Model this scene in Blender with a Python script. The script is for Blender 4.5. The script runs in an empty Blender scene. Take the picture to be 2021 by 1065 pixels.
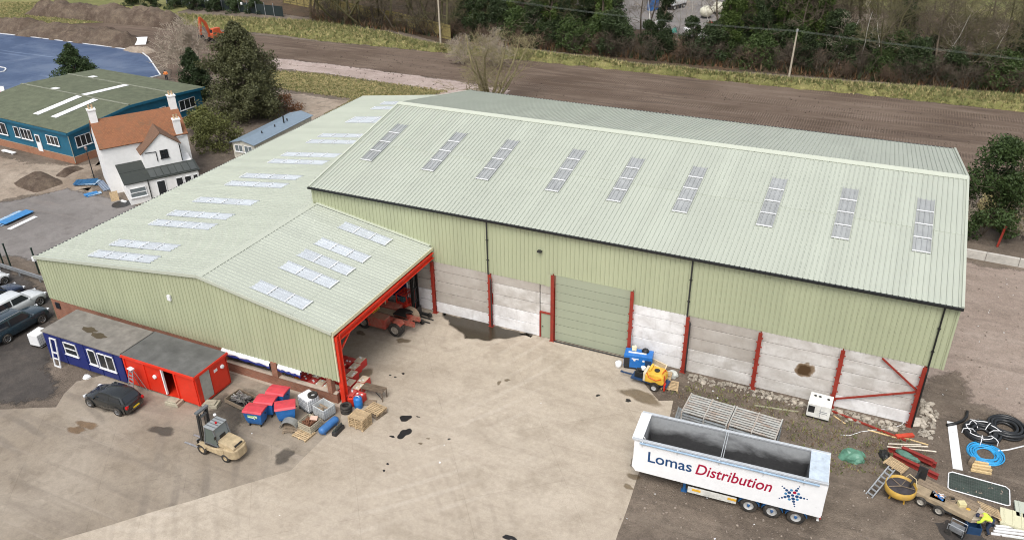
import bpy, bmesh, math, random
from mathutils import Vector, Matrix, noise
from mathutils.geometry import tessellate_polygon

# ------------------------------------------------------------------ camera, world, sun, exposure
sc = bpy.context.scene
col = sc.collection
cam_d = bpy.data.cameras.new('camera')
cam = bpy.data.objects.new('camera', cam_d); col.objects.link(cam)
cam_d.sensor_width = 36.0; cam_d.lens = 28.43
cam_d.clip_start = 0.5; cam_d.clip_end = 5000
rt, up, bk = (0.908657, 0.41724, -0.015885), (-0.189279, 0.445522, 0.875033), (0.372176, -0.792099, 0.483802)
cam.matrix_world = Matrix(((rt[0], up[0], bk[0], 0.0), (rt[1], up[1], bk[1], 0.0), (rt[2], up[2], bk[2], 35.1), (0, 0, 0, 1)))
sc.camera = cam
CAM_RT, CAM_BK = rt, bk
SUN_EL, SUN_AZ = math.radians(57), math.radians(172)      # azimuth clockwise from +Y: high soft light from behind the camera
w = bpy.data.worlds.new('World'); sc.world = w; w.use_nodes = True
wn = w.node_tree; wn.nodes.clear()
sky = wn.nodes.new('ShaderNodeTexSky'); sky.sky_type = 'NISHITA'; sky.sun_disc = False
sky.sun_elevation = SUN_EL; sky.sun_rotation = SUN_AZ; sky.dust_density = 4.0; sky.air_density = 1.0; sky.ozone_density = 1.0
hs = wn.nodes.new('ShaderNodeHueSaturation'); hs.inputs['Saturation'].default_value = 0.35   # thin overcast: greyer than a clear sky
bg = wn.nodes.new('ShaderNodeBackground'); bg.inputs['Strength'].default_value = 0.13
wo = wn.nodes.new('ShaderNodeOutputWorld')
wn.links.new(sky.outputs[0], hs.inputs['Color']); wn.links.new(hs.outputs[0], bg.inputs[0]); wn.links.new(bg.outputs[0], wo.inputs[0])
sl = bpy.data.lights.new('sun', 'SUN'); sl.energy = 1.15; sl.angle = math.radians(30); sl.color = (1.0, 0.96, 0.9)
so = bpy.data.objects.new('sun', sl); col.objects.link(so)
sd = Vector((math.sin(SUN_AZ) * math.cos(SUN_EL), math.cos(SUN_AZ) * math.cos(SUN_EL), math.sin(SUN_EL)))
so.rotation_euler = sd.to_track_quat('Z', 'Y').to_euler(); so.location = (0, -20, 80)
sc.view_settings.view_transform = 'Standard'; sc.view_settings.look = 'None'; sc.view_settings.gamma = 1.0
sc.view_settings.exposure = 0.6; sc.view_settings.use_curve_mapping = False
sc.cycles.filter_width = 1.05; sc.cycles.max_bounces = 6; sc.cycles.diffuse_bounces = 3; sc.cycles.glossy_bounces = 3; sc.cycles.transmission_bounces = 4; sc.cycles.transparent_max_bounces = 12

# ------------------------------------------------------------------ helpers
rnd = random.Random(7)
PI = math.pi
def rad(d): return math.radians(d)

class MB:
    """collects shapes; build() links them as one mesh object"""
    def __init__(s): s.v = []; s.f = []; s.m = []; s.X = Matrix()
    def add(s, vs, fs, m=0):
        o = len(s.v); X = s.X
        s.v += [tuple(X @ Vector(p)) for p in vs]
        s.f += [tuple(i + o for i in f) for f in fs]; s.m += [m] * len(fs)
        return s
    def box(s, c, d, rz=0, rx=0, ry=0, m=0, t=(1, 1)):
        x, y, z = d[0] / 2, d[1] / 2, d[2] / 2
        vs = [Vector((a * x * (t[0] if k > 0 else 1), b * y * (t[1] if k > 0 else 1), k * z)) for k in (-1, 1) for a, b in ((-1, -1), (1, -1), (1, 1), (-1, 1))]
        M = Matrix.Rotation(rz, 3, 'Z') @ Matrix.Rotation(ry, 3, 'Y') @ Matrix.Rotation(rx, 3, 'X')
        c = Vector(c)
        return s.add([M @ p + c for p in vs], [(3, 2, 1, 0), (4, 5, 6, 7), (0, 1, 5, 4), (1, 2, 6, 5), (2, 3, 7, 6), (3, 0, 4, 7)], m)
    def bar(s, p, q, w, h=None, m=0):
        """box beam from p to q"""
        p, q = Vector(p), Vector(q); h = h or w; d = (q - p)
        if d.length < 1e-6: return s
        z = d.normalized(); x = Vector((0, 0, 1)).cross(z)
        if x.length < .01: x = Vector((1, 0, 0))
        x.normalize(); y = z.cross(x)
        vs = [b + x * a * w / 2 + y * c * h / 2 for b in (p, q) for a, c in ((-1, -1), (1, -1), (1, 1), (-1, 1))]
        return s.add(vs, [(3, 2, 1, 0), (4, 5, 6, 7), (0, 1, 5, 4), (1, 2, 6, 5), (2, 3, 7, 6), (3, 0, 4, 7)], m)
    def tube(s, pts, r, n=6, m=0, cap=True, closed=False):
        pts = [Vector(p) for p in pts]; k = len(pts); rs = r if isinstance(r, (list, tuple)) else [r] * k
        vs = []; last = None
        for i, p in enumerate(pts):
            if closed: d = pts[(i + 1) % k] - pts[i - 1]
            else: d = pts[min(i + 1, k - 1)] - pts[max(i - 1, 0)]
            d = d.normalized() if d.length > 1e-9 else Vector((0, 0, 1))
            if last is None:
                x = d.orthogonal().normalized()
            else:
                x = last - d * last.dot(d); x = x.normalized() if x.length > 1e-6 else d.orthogonal().normalized()
            last = x; y = d.cross(x)
            for j in range(n):
                a = 2 * PI * j / n; vs.append(p + (x * math.cos(a) + y * math.sin(a)) * rs[i])
        fs = []
        for i in range(k if closed else k - 1):
            i2 = (i + 1) % k
            for j in range(n):
                j2 = (j + 1) % n; fs.append((i * n + j, i * n + j2, i2 * n + j2, i2 * n + j))
        if cap and not closed: fs += [tuple(range(n - 1, -1, -1)), tuple(range((k - 1) * n, k * n))]
        return s.add(vs, fs, m)
    def cyl(s, p, q, r, r2=None, n=14, m=0): return s.tube([p, q], [r, r if r2 is None else r2], n, m)
    def lathe(s, prof, c=(0, 0, 0), n=20, axis='Z', m=0):
        vs = []
        for r, h in prof:
            for j in range(n):
                a = 2 * PI * j / n; x, y = r * math.cos(a), r * math.sin(a)
                p = (x, y, h) if axis == 'Z' else (x, h, y) if axis == 'Y' else (h, x, y)
                vs.append(Vector(p) + Vector(c))
        fs = []; k = len(prof); fl = axis == 'Y'
        for i in range(k - 1):
            for j in range(n):
                j2 = (j + 1) % n; q = (i * n + j, i * n + j2, (i + 1) * n + j2, (i + 1) * n + j); fs.append(q[::-1] if fl else q)
        return s.add(vs, fs, m)
    def prism(s, poly, z0, z1, m=0, plane='XY'):
        """poly extruded; plane XY -> along z, XZ -> along y, YZ -> along x"""
        n = len(poly)
        def P(a, b, h): return (a, b, h) if plane == 'XY' else (a, h, b) if plane == 'XZ' else (h, a, b)
        vs = [P(a, b, z0) for a, b in poly] + [P(a, b, z1) for a, b in poly]
        fs = [tuple(range(n - 1, -1, -1)), tuple(range(n, 2 * n))] + [(i, (i + 1) % n, n + (i + 1) % n, n + i) for i in range(n)]
        if plane == 'XZ': fs = [f[::-1] for f in fs]
        return s.add(vs, fs, m)
    def loft(s, rings, m=0, caps=True):
        n = len(rings[0]); vs = [p for r in rings for p in r]; fs = []
        for i in range(len(rings) - 1):
            for j in range(n):
                j2 = (j + 1) % n; fs.append((i * n + j, i * n + j2, (i + 1) * n + j2, (i + 1) * n + j))
        if caps: fs += [tuple(range(n - 1, -1, -1)), tuple(range((len(rings) - 1) * n, len(rings) * n))]
        return s.add(vs, fs, m)
    def mesh(s, name, mats, smooth=False):
        me = bpy.data.meshes.new(name); me.from_pydata(s.v, [], s.f)
        for mt in (mats if isinstance(mats, (list, tuple)) else [mats]): me.materials.append(mt)
        if any(s.m): me.polygons.foreach_set('material_index', s.m)
        if smooth: me.polygons.foreach_set('use_smooth', [True] * len(me.polygons))
        me.update(); return me
    def build(s, name, mats, parent=None, smooth=False, bevel=0, fix=True):
        me = s.mesh(name, mats, smooth)
        if fix and len(me.polygons) < 4000:
            bm = bmesh.new(); bm.from_mesh(me); bmesh.ops.recalc_face_normals(bm, faces=bm.faces); bm.to_mesh(me); bm.free()
        return link(name, me, parent, bevel)

def link(name, me, parent=None, bevel=0):
    o = bpy.data.objects.new(name, me); col.objects.link(o)
    if parent: o.parent = parent
    if bevel:
        b = o.modifiers.new('bevel', 'BEVEL'); b.width = bevel; b.segments = 2; b.limit_method = 'ANGLE'; b.angle_limit = rad(35)
    return o
def tag(o, label=None, cat=None, group=None, kind=None):
    if label: o['label'] = label
    if cat: o['category'] = cat
    if group: o['group'] = group
    if kind: o['kind'] = kind
    return o
def thing(name, label, cat, loc=(0, 0, 0), rz=0, group=None):
    o = bpy.data.objects.new(name, None); col.objects.link(o); o.empty_display_size = .3
    o.location = (loc[0], loc[1], loc[2] if len(loc) > 2 else 0); o.rotation_euler = (0, 0, rz)
    return tag(o, label, cat, group)
def copy_tree(o, parent=None):
    c = o.copy(); col.objects.link(c); c.parent = parent
    for ch in [k for k in o.children]: copy_tree(ch, c)
    return c
def dup(root, loc, rz=0, label=None, s=None, tilt=None):
    r = copy_tree(root); r.location = (loc[0], loc[1], loc[2] if len(loc) > 2 else 0); r.rotation_euler = (0, 0, rz)
    if tilt: r.rotation_euler = (tilt[0], tilt[1], rz)
    if s: r.scale = (s, s, s) if not isinstance(s, tuple) else s
    if label: r['label'] = label
    return r

# order from the left as the camera sees it, for labels
def scr(p): x, y, z = p[0], p[1], -35.1; return (x * CAM_RT[0] + y * CAM_RT[1] + z * CAM_RT[2]) / -(x * CAM_BK[0] + y * CAM_BK[1] + z * CAM_BK[2])
def onum(i): return ['leftmost', 'second', 'third', 'fourth', 'fifth', 'sixth', 'seventh', 'eighth', 'ninth', 'tenth', 'eleventh', 'twelfth', 'thirteenth', 'fourteenth', 'fifteenth', 'sixteenth', 'seventeenth', 'eighteenth', 'nineteenth', 'twentieth'][i] if i < 20 else '%dth' % (i + 1) if i % 10 > 2 or i < 14 else '%d%s' % (i + 1, {0: 'st', 1: 'nd', 2: 'rd'}[i % 10])

# ------------------------------------------------------------------ materials
MATS = {}
def nodes(name):
    m = bpy.data.materials.new(name); m.use_nodes = True; nt = m.node_tree
    b = nt.nodes['Principled BSDF']; MATS[name] = m
    return m, nt, b
def N(nt, t, **k):
    n = nt.nodes.new('ShaderNode' + t)
    for a, v in k.items():
        if a.startswith('_'): setattr(n, a[1:], v)
        elif isinstance(n.inputs.get(a), type(None)): n.inputs[int(a[1:])].default_value = v
        else: n.inputs[a].default_value = v
    return n
def ramp(nt, src, a, b, c0=(0, 0, 0, 1), c1=(1, 1, 1, 1)):
    r = nt.nodes.new('ShaderNodeValToRGB'); r.color_ramp.elements[0].position = a; r.color_ramp.elements[1].position = b
    r.color_ramp.elements[0].color = c0; r.color_ramp.elements[1].color = c1; nt.links.new(src, r.inputs[0]); return r.outputs[0]
def mixc(nt, fac, a, b, mode='MIX'):
    x = nt.nodes.new('ShaderNodeMix'); x.data_type = 'RGBA'; x.blend_type = mode
    for i, v in ((0, fac), (6, a), (7, b)):
        if hasattr(v, 'links'): nt.links.new(v, x.inputs[i])
        else: x.inputs[i].default_value = v if i == 0 else (*v[:3], 1)
    return x.outputs[2]
def noise_tex(nt, vec, scale, detail=4, rough=.6, dist=0):
    n = nt.nodes.new('ShaderNodeTexNoise'); n.inputs['Scale'].default_value = scale; n.inputs['Detail'].default_value = detail
    n.inputs['Roughness'].default_value = rough; n.inputs['Distortion'].default_value = dist; nt.links.new(vec, n.inputs['Vector']); return n.outputs['Fac']
def mapped(nt, vec, rot=(0, 0, 0), scale=(1, 1, 1), loc=(0, 0, 0)):
    mp = nt.nodes.new('ShaderNodeMapping'); mp.inputs['Rotation'].default_value = rot; mp.inputs['Scale'].default_value = scale; mp.inputs['Location'].default_value = loc
    nt.links.new(vec, mp.inputs['Vector']); return mp.outputs[0]
def posvec(nt, obj=False):
    if not obj: return nt.nodes.new('ShaderNodeNewGeometry').outputs['Position']
    tc = nt.nodes.new('ShaderNodeTexCoord'); oi = nt.nodes.new('ShaderNodeObjectInfo')
    mu = nt.nodes.new('ShaderNodeMath'); mu.operation = 'MULTIPLY'; mu.inputs[1].default_value = 57.0; nt.links.new(oi.outputs['Random'], mu.inputs[0])
    ad = nt.nodes.new('ShaderNodeVectorMath'); ad.operation = 'ADD'; nt.links.new(tc.outputs['Object'], ad.inputs[0]); nt.links.new(mu.outputs[0], ad.inputs[1])
    return ad.outputs[0]
def bump(nt, b, h, strength, dist=.05):
    bp = nt.nodes.new('ShaderNodeBump'); bp.inputs['Strength'].default_value = strength; bp.inputs['Distance'].default_value = dist
    nt.links.new(h, bp.inputs['Height']); nt.links.new(bp.outputs[0], b.inputs['Normal'])
def mat(name, c, rough=.55, metal=0, var=.18, scale=2.5, dirt=0, dirtc=(.09, .07, .05), dscale=1.5, bmp=0, bscale=25, spec=.5, obj=True, tint=.06, coat=0):
    """painted / plain material: base colour with wear, dirt patches, per-object tint"""
    if name in MATS: return MATS[name]
    m, nt, b = nodes(name)
    v = posvec(nt, obj)
    n1 = noise_tex(nt, v, scale, 6, .65)
    lo = tuple(max(0, x * (1 - var)) for x in c); hi = tuple(min(1, x * (1 + var)) for x in c)
    cc = mixc(nt, ramp(nt, n1, .3, .7), lo, hi)
    if tint:
        oi = nt.nodes.new('ShaderNodeObjectInfo')
        mr = N(nt, 'MapRange', **{'To Min': 1 - tint, 'To Max': 1 + tint}); nt.links.new(oi.outputs['Random'], mr.inputs[0])
        cc = mixc(nt, 1.0, cc, mr.outputs[0], 'MULTIPLY')
    if dirt:
        n2 = noise_tex(nt, v, dscale, 8, .72, .4)
        f = ramp(nt, n2, .62 - .3 * dirt, .72 + .05, (0, 0, 0, 1), (min(1, dirt * 1.6),) * 3 + (1,))
        cc = mixc(nt, f, cc, dirtc)
    nt.links.new(cc, b.inputs['Base Color'])
    b.inputs['Metallic'].default_value = metal; b.inputs['Specular IOR Level'].default_value = spec
    if coat: b.inputs['Coat Weight'].default_value = coat; b.inputs['Coat Roughness'].default_value = .08
    rr = N(nt, 'MapRange', **{'To Min': max(.02, rough - .1), 'To Max': min(1, rough + .12)}); nt.links.new(n1, rr.inputs[0]); nt.links.new(rr.outputs[0], b.inputs['Roughness'])
    if bmp: bump(nt, b, noise_tex(nt, v, bscale, 5, .7), bmp, .02)
    return m
def glass(name, c=(.02, .025, .03), rough=.06):
    if name in MATS: return MATS[name]
    m, nt, b = nodes(name); b.inputs['Base Color'].default_value = (*c, 1); b.inputs['Roughness'].default_value = rough; b.inputs['Specular IOR Level'].default_value = .8
    return m

# palette (real-world base colours)
RED = mat('red_oxide_paint', (.27, .028, .016), .5, dirt=.25, dirtc=(.12, .05, .03))
REDB = mat('bright_red_paint', (.62, .035, .014), .4, dirt=.12)
BLACK = mat('black_plastic', (.012, .013, .013), .45)
DARK = mat('dark_steel', (.035, .036, .038), .5, .3, dirt=.3)
RUBBER = mat('rubber', (.022, .021, .02), .8, dirt=.55, dirtc=(.13, .11, .085), dscale=3)
GALV = mat('galvanised_steel', (.36, .38, .4), .45, .5, dirt=.3, dirtc=(.2, .15, .1))
STEELG = mat('grey_painted_steel', (.2, .22, .24), .5, dirt=.3)
WHITE = mat('white_paint', (.78, .79, .79), .4, var=.06, dirt=.12, dirtc=(.35, .31, .26))
WHITEP = mat('white_plastic', (.8, .81, .82), .45, var=.05, dirt=.08, dirtc=(.3, .28, .25))
WOOD = mat('pallet_wood', (.46, .34, .2), .8, var=.3, scale=6, dirt=.3, dirtc=(.2, .15, .1), bmp=.3, tint=.2)
WOODD = mat('weathered_wood', (.22, .17, .12), .85, var=.3, scale=6, dirt=.35, bmp=.3, tint=.2)
WOODN = mat('new_timber', (.62, .46, .24), .75, var=.2, scale=5, bmp=.2, tint=.15)
BLUEB = mat('bin_blue', (.02, .13, .38), .5, dirt=.2)
NAVY = mat('cabin_navy', (.012, .022, .14), .5, dirt=.15, var=.12)
YEL = mat('yellow_paint', (.68, .38, .035), .5, dirt=.35, dirtc=(.2, .13, .06))
YELD = mat('dusty_yellow', (.5, .34, .14), .7, dirt=.55, dirtc=(.3, .23, .15), dscale=2.5)
BLUEM = mat('machine_blue', (.02, .16, .5), .4, dirt=.15)
GLASS = glass('dark_glass'); GLASSL = glass('pale_glass', (.16, .19, .2), .1)
CHROME = mat('alloy_rim', (.55, .56, .57), .3, .8, var=.05)

# ground materials --------------------------------------------------------------------------
def gmat(name, c1, c2, c3, s1=.12, s2=.9, s3=9, k3=.6, bmp=.5, bd=.05, rough=.92, streaks=(), wet=0, fine=.25, a=(.38, .62), gravel=0, gk=.3, arcs=(), joints=0, edge=1.6):
    m, nt, b = nodes(name); v = posvec(nt)
    n1 = noise_tex(nt, v, s1, 7, .62, .3); n2 = noise_tex(nt, v, s2, 8, .68, .2); n3 = noise_tex(nt, v, s3, 6, .75)
    c = mixc(nt, ramp(nt, n1, a[0], a[1]), c1, c2)
    c = mixc(nt, ramp(nt, n2, .5, .72, (0, 0, 0, 1), (k3, k3, k3, 1)), c, c3)
    for ang, sx, sy, lo, hi, colr, amt in streaks:
        ns = noise_tex(nt, mapped(nt, v, (0, 0, rad(ang)), (sx, sy, 1)), 1.0, 5, .6, .6)
        c = mixc(nt, ramp(nt, ns, lo, hi, (0, 0, 0, 1), (amt, amt, amt, 1)), c, colr)
    for cx, cy, sc_, amt, colr in arcs:      # tyre marks: wide rings broken up by noise
        wv = nt.nodes.new('ShaderNodeTexWave'); wv.wave_type = 'RINGS'; wv.rings_direction = 'Z'; wv.inputs['Scale'].default_value = sc_; wv.inputs['Distortion'].default_value = 1.2; wv.inputs['Detail'].default_value = 2; wv.inputs['Detail Scale'].default_value = .3
        nt.links.new(mapped(nt, v, loc=(-cx, -cy, 0)), wv.inputs['Vector'])
        ms = ramp(nt, noise_tex(nt, mapped(nt, v, loc=(cx, 3, 0)), .13, 4, .6, .5), .52, .66)
        lines = ramp(nt, wv.outputs['Fac'], .72, .95, (0, 0, 0, 1), (amt,) * 3 + (1,))
        c = mixc(nt, mixc(nt, 1.0, ms, lines, 'MULTIPLY'), c, colr)
    if joints:
        br = nt.nodes.new('ShaderNodeTexBrick'); br.offset = 0; br.inputs['Scale'].default_value = 1; br.inputs['Brick Width'].default_value = joints; br.inputs['Row Height'].default_value = joints * .83; br.inputs['Mortar Size'].default_value = .02; br.inputs['Mortar Smooth'].default_value = .3
        nt.links.new(mapped(nt, v, (0, 0, rad(-38)), loc=(1.3, .7, 0)), br.inputs['Vector'])
        jm = mixc(nt, 1.0, br.outputs['Fac'], ramp(nt, n2, .35, .6, (0, 0, 0, 1), (.32, .32, .32, 1)), 'MULTIPLY'); c = mixc(nt, jm, c, tuple(x * .6 for x in c3))
    mr = N(nt, 'MapRange', **{'From Min': .25, 'From Max': .75, 'To Min': 1 - fine, 'To Max': 1 + fine}); nt.links.new(n3, mr.inputs[0])
    c = mixc(nt, 1.0, c, mr.outputs[0], 'MULTIPLY')
    n4 = noise_tex(nt, v, s3 * .22, 5, .72, .6); m4 = N(nt, 'MapRange', **{'From Min': .3, 'From Max': .7, 'To Min': 1 - fine * .75, 'To Max': 1 + fine * .6}); nt.links.new(n4, m4.inputs[0]); c = mixc(nt, 1.0, c, m4.outputs[0], 'MULTIPLY')
    h = n3
    if gravel:
        vo = nt.nodes.new('ShaderNodeTexVoronoi'); vo.inputs['Scale'].default_value = gravel; nt.links.new(v, vo.inputs['Vector'])
        c = mixc(nt, ramp(nt, vo.outputs['Color'], .55, .9, (0, 0, 0, 1), (gk, gk, gk, 1)), c, tuple(min(1, x * 1.7) for x in c2))
        h = vo.outputs['Distance']
    nt.links.new(c, b.inputs['Base Color'])
    if wet:
        r = ramp(nt, n1, .45, .6, (rough, rough, rough, 1), (wet, wet, wet, 1)); nt.links.new(r, b.inputs['Roughness'])
    else: b.inputs['Roughness'].default_value = rough
    b.inputs['Specular IOR Level'].default_value = .3
    if bmp: bump(nt, b, h, bmp, bd)
    if edge: soften(m, edge)
    return m
def soften(m, scale=1.6, amp=1.3, op=1.0):
    """ragged worn edge: where the sheet's 'fade' attribute nears 1 it breaks up into what lies beneath"""
    nt = m.node_tree; b = nt.nodes['Principled BSDF']; out = nt.nodes['Material Output']; at = nt.nodes.new('ShaderNodeAttribute'); at.attribute_name = 'fade'
    ns = noise_tex(nt, posvec(nt), scale, 6, .7, .3); ad = N(nt, 'Math', _operation='ADD'); mu = N(nt, 'Math', _operation='MULTIPLY_ADD'); mu.inputs[1].default_value = amp; mu.inputs[2].default_value = -amp / 2; nt.links.new(ns, mu.inputs[0])
    nt.links.new(at.outputs['Fac'], ad.inputs[0]); nt.links.new(mu.outputs[0], ad.inputs[1]); g2 = N(nt, 'Math', _operation='MULTIPLY'); nt.links.new(ramp(nt, ad.outputs[0], .3, .68), g2.inputs[0]); nt.links.new(ramp(nt, at.outputs['Fac'], .0, .12), g2.inputs[1])
    tp = nt.nodes.new('ShaderNodeBsdfTransparent'); mx = nt.nodes.new('ShaderNodeMixShader'); lo = N(nt, 'MapRange', **{'To Min': 1 - op, 'To Max': 1.0}); nt.links.new(g2.outputs[0], lo.inputs[0]); nt.links.new(lo.outputs[0], mx.inputs[0]); nt.links.new(b.outputs[0], mx.inputs[1]); nt.links.new(tp.outputs[0], mx.inputs[2]); nt.links.new(mx.outputs[0], out.inputs['Surface']); return m
G_DIRT = gmat('dirt_ground', (.115, .092, .072), (.185, .15, .118), (.075, .06, .048), .16, .7, 6, .75, .6, .06, gravel=13, gk=.16, edge=0, streaks=((30, .07, .6, .52, .7, (.075, .06, .048), .6), (-15, .06, .8, .56, .72, (.24, .2, .16), .5)))
G_GRAV = gmat('pinkish_gravel', (.27, .215, .18), (.33, .27, .23), (.2, .158, .13), .15, .7, 10, .5, .5, .05, gravel=13, gk=.18, streaks=((20, .08, .7, .52, .7, (.19, .15, .125), .7), (-50, .1, .9, .55, .7, (.38, .32, .275), .4)))
G_DARK = gmat('dark_wet_dirt', (.045, .04, .037), (.085, .074, .065), (.12, .1, .085), .2, 1.2, 9, .5, .5, .04, .7)
G_CONC = gmat('yard_concrete', (.385, .328, .26), (.46, .4, .325), (.28, .235, .18), .07, .38, 14, .75, .12, .02, .85, fine=.16, edge=0, joints=6.2, arcs=((-30, 20, .33, .28, (.29, .245, .195)), (-2, 52, .27, .28, (.29, .25, .2)), (-46, 55, .24, .32, (.52, .46, .39)), (10, 20, .3, .28, (.3, .255, .205))),
              streaks=((35, .09, .7, .52, .76, (.29, .245, .19), .5), (-22, .12, .9, .54, .76, (.31, .26, .205), .45), (70, .1, .8, .56, .76, (.5, .44, .365), .45), (100, .2, 2.6, .6, .72, (.25, .21, .16), .3)))
G_CONC2 = gmat('old_yard_concrete', (.25, .208, .16), (.33, .285, .23), (.165, .135, .103), .1, .45, 12, .75, .2, .02, .85, fine=.16, edge=0, joints=5.1, arcs=((-50, 12, .18, .6, (.17, .145, .12)), (-30, 34, .13, .5, (.2, .17, .14))),
               streaks=((-30, .05, .9, .54, .7, (.19, .16, .13), .55), (25, .06, 1.0, .58, .74, (.38, .33, .28), .5)))
G_TAR = gmat('new_tarmac', (.045, .075, .145), (.066, .105, .19), (.16, .2, .28), .07, .3, 12, .3, .15, .02, .55, wet=.3, fine=.12,
             streaks=((10, .03, .5, .55, .75, (.03, .055, .13), .6), (5, .04, .6, .62, .74, (.28, .36, .5), .5)))
G_OLD = gmat('worn_tarmac', (.16, .148, .14), (.215, .2, .19), (.1, .09, .083), .12, .6, 10, .6, .2, .03, .85, fine=.15, streaks=((40, .06, .7, .56, .72, (.26, .225, .2), .5),))
G_MUD = gmat('muddy_track', (.24, .19, .145), (.36, .3, .24), (.13, .1, .075), .13, .7, 8, .75, .6, .06)
G_PATH = gmat('pale_gravel_path', (.33, .265, .235), (.42, .345, .31), (.2, .155, .13), .12, .8, 9, .6, .4, .04, streaks=((-5, .06, .8, .55, .7, (.19, .145, .12), .6),))
G_GRASS = gmat('winter_grass', (.17, .15, .062), (.245, .21, .095), (.3, .245, .125), .1, .8, 6, .6, .8, .1, fine=.35)
G_GRASS2 = gmat('meadow_grass', (.14, .15, .05), (.22, .205, .08), (.26, .215, .1), .06, .5, 5, .5, .8, .1, fine=.35)
G_LEAF = gmat('leaf_litter', (.06, .045, .03), (.105, .068, .04), (.045, .036, .026), .15, .8, 6, .6, .8, .1, fine=.4)
def soil_mat():
    m, nt, b = nodes('tracked_soil'); v = posvec(nt)
    n1 = noise_tex(nt, v, .08, 6, .6, .4); n2 = noise_tex(nt, mapped(nt, v, (0, 0, rad(-1)), (.08, .8, 1)), 1, 6, .65)
    c = mixc(nt, ramp(nt, n1, .35, .65), (.098, .07, .052), (.152, .114, .088))
    c = mixc(nt, ramp(nt, n2, .48, .7, (0, 0, 0, 1), (.75,) * 3 + (1,)), c, (.205, .16, .127))
    c = mixc(nt, ramp(nt, noise_tex(nt, mapped(nt, v, (0, 0, rad(3)), (.05, .5, 1)), 1, 5, .6), .55, .75, (0, 0, 0, 1), (.6,) * 3 + (1,)), c, (.048, .036, .03))
    # digger tracks: bands along x, bars across them
    wv = nt.nodes.new('ShaderNodeTexWave'); wv.wave_type = 'BANDS'; wv.bands_direction = 'X'; wv.inputs['Scale'].default_value = .95; wv.inputs['Distortion'].default_value = 1.1; wv.inputs['Detail'].default_value = 2
    wv.inputs['Detail Scale'].default_value = .4
    nt.links.new(v, wv.inputs['Vector'])
    band = noise_tex(nt, mapped(nt, v, (0, 0, rad(-1)), (.03, .42, 1)), 1, 2, .5)
    f = mixc(nt, ramp(nt, band, .48, .6), (.5, .5, .5), wv.outputs['Color'])
    c = mixc(nt, 1.0, c, ramp(nt, f, .15, .95, (.84,) * 3 + (1,), (1.2,) * 3 + (1,)), 'MULTIPLY')
    n3 = noise_tex(nt, v, 4, 7, .75)
    mr = N(nt, 'MapRange', **{'From Min': .25, 'From Max': .75, 'To Min': .72, 'To Max': 1.28}); nt.links.new(n3, mr.inputs[0])
    c = mixc(nt, 1.0, c, mr.outputs[0], 'MULTIPLY')
    nt.links.new(c, b.inputs['Base Color']); b.inputs['Roughness'].default_value = .95; b.inputs['Specular IOR Level'].default_value = .2
    bump(nt, b, mixc(nt, .5, f, n3), .7, .15)
    return soften(m)
G_SOIL = soil_mat()

# ------------------------------------------------------------------ ground sheets
def refine(poly, step, jit, seed=1):
    out = []; r = random.Random(seed); n = len(poly)
    for i in range(n):
        a, b = Vector(poly[i]), Vector(poly[(i + 1) % n]); L = (b - a).length; k = max(1, int(L / step))
        nrm = Vector((-(b - a).y, (b - a).x)).normalized() if L > 0 else Vector((0, 0))
        for j in range(k):
            p = a.lerp(b, j / k)
            if jit and (j or True):
                q = noise.noise((p.x * .35, p.y * .35, seed * 3.1)) + .6 * noise.noise((p.x * 1.3, p.y * 1.3, seed * 1.7))
                p = p + nrm * jit * q
            out.append((p.x, p.y))
    return out
def sheet(name, poly, z, m, jit=.0, step=1.0, seed=1, parent=None, soft=0.0):
    pl = refine(poly, step, jit, seed)
    b = MB()
    if soft:
        ar = sum(pl[i - 1][0] * pl[i][1] - pl[i][0] * pl[i - 1][1] for i in range(len(pl)))
        if ar < 0: pl = pl[::-1]
        n = len(pl); inner = []
        for i in range(n):
            a, c = Vector(pl[i - 1]), Vector(pl[(i + 1) % n]); t_ = (c - a).normalized() if (c - a).length > 1e-6 else Vector((1, 0)); inner.append((pl[i][0] - t_.y * soft, pl[i][1] + t_.x * soft))
        tri = tessellate_polygon([[Vector((x, y, 0)) for x, y in inner]])
        b.add([(x, y, z) for x, y in pl] + [(x, y, z) for x, y in inner], [(i, (i + 1) % n, n + (i + 1) % n, n + i) for i in range(n)] + [tuple(n + q for q in t) for t in tri])
    else:
        tri = tessellate_polygon([[Vector((x, y, 0)) for x, y in pl]]); b.add([(x, y, z) for x, y in pl], [tuple(t) for t in tri])
    me = b.mesh(name, m)
    if soft:
        at = me.attributes.new('fade', 'FLOAT', 'POINT'); at.data.foreach_set('value', [1.0] * n + [0.0] * n)
    bm = bmesh.new(); bm.from_mesh(me)
    for f in bm.faces:
        if f.normal.z < 0: f.normal_flip()
    bm.to_mesh(me); bm.free()
    o = link(name, me, parent)
    if not parent: o['kind'] = 'structure'
    return o
gb = MB(); gb.add([(-2500, -300, 0), (2500, -300, 0), (2500, 4000, 0), (-2500, 4000, 0)], [(0, 1, 2, 3)])
tag(gb.build('ground', G_DIRT), kind='structure')
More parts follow.
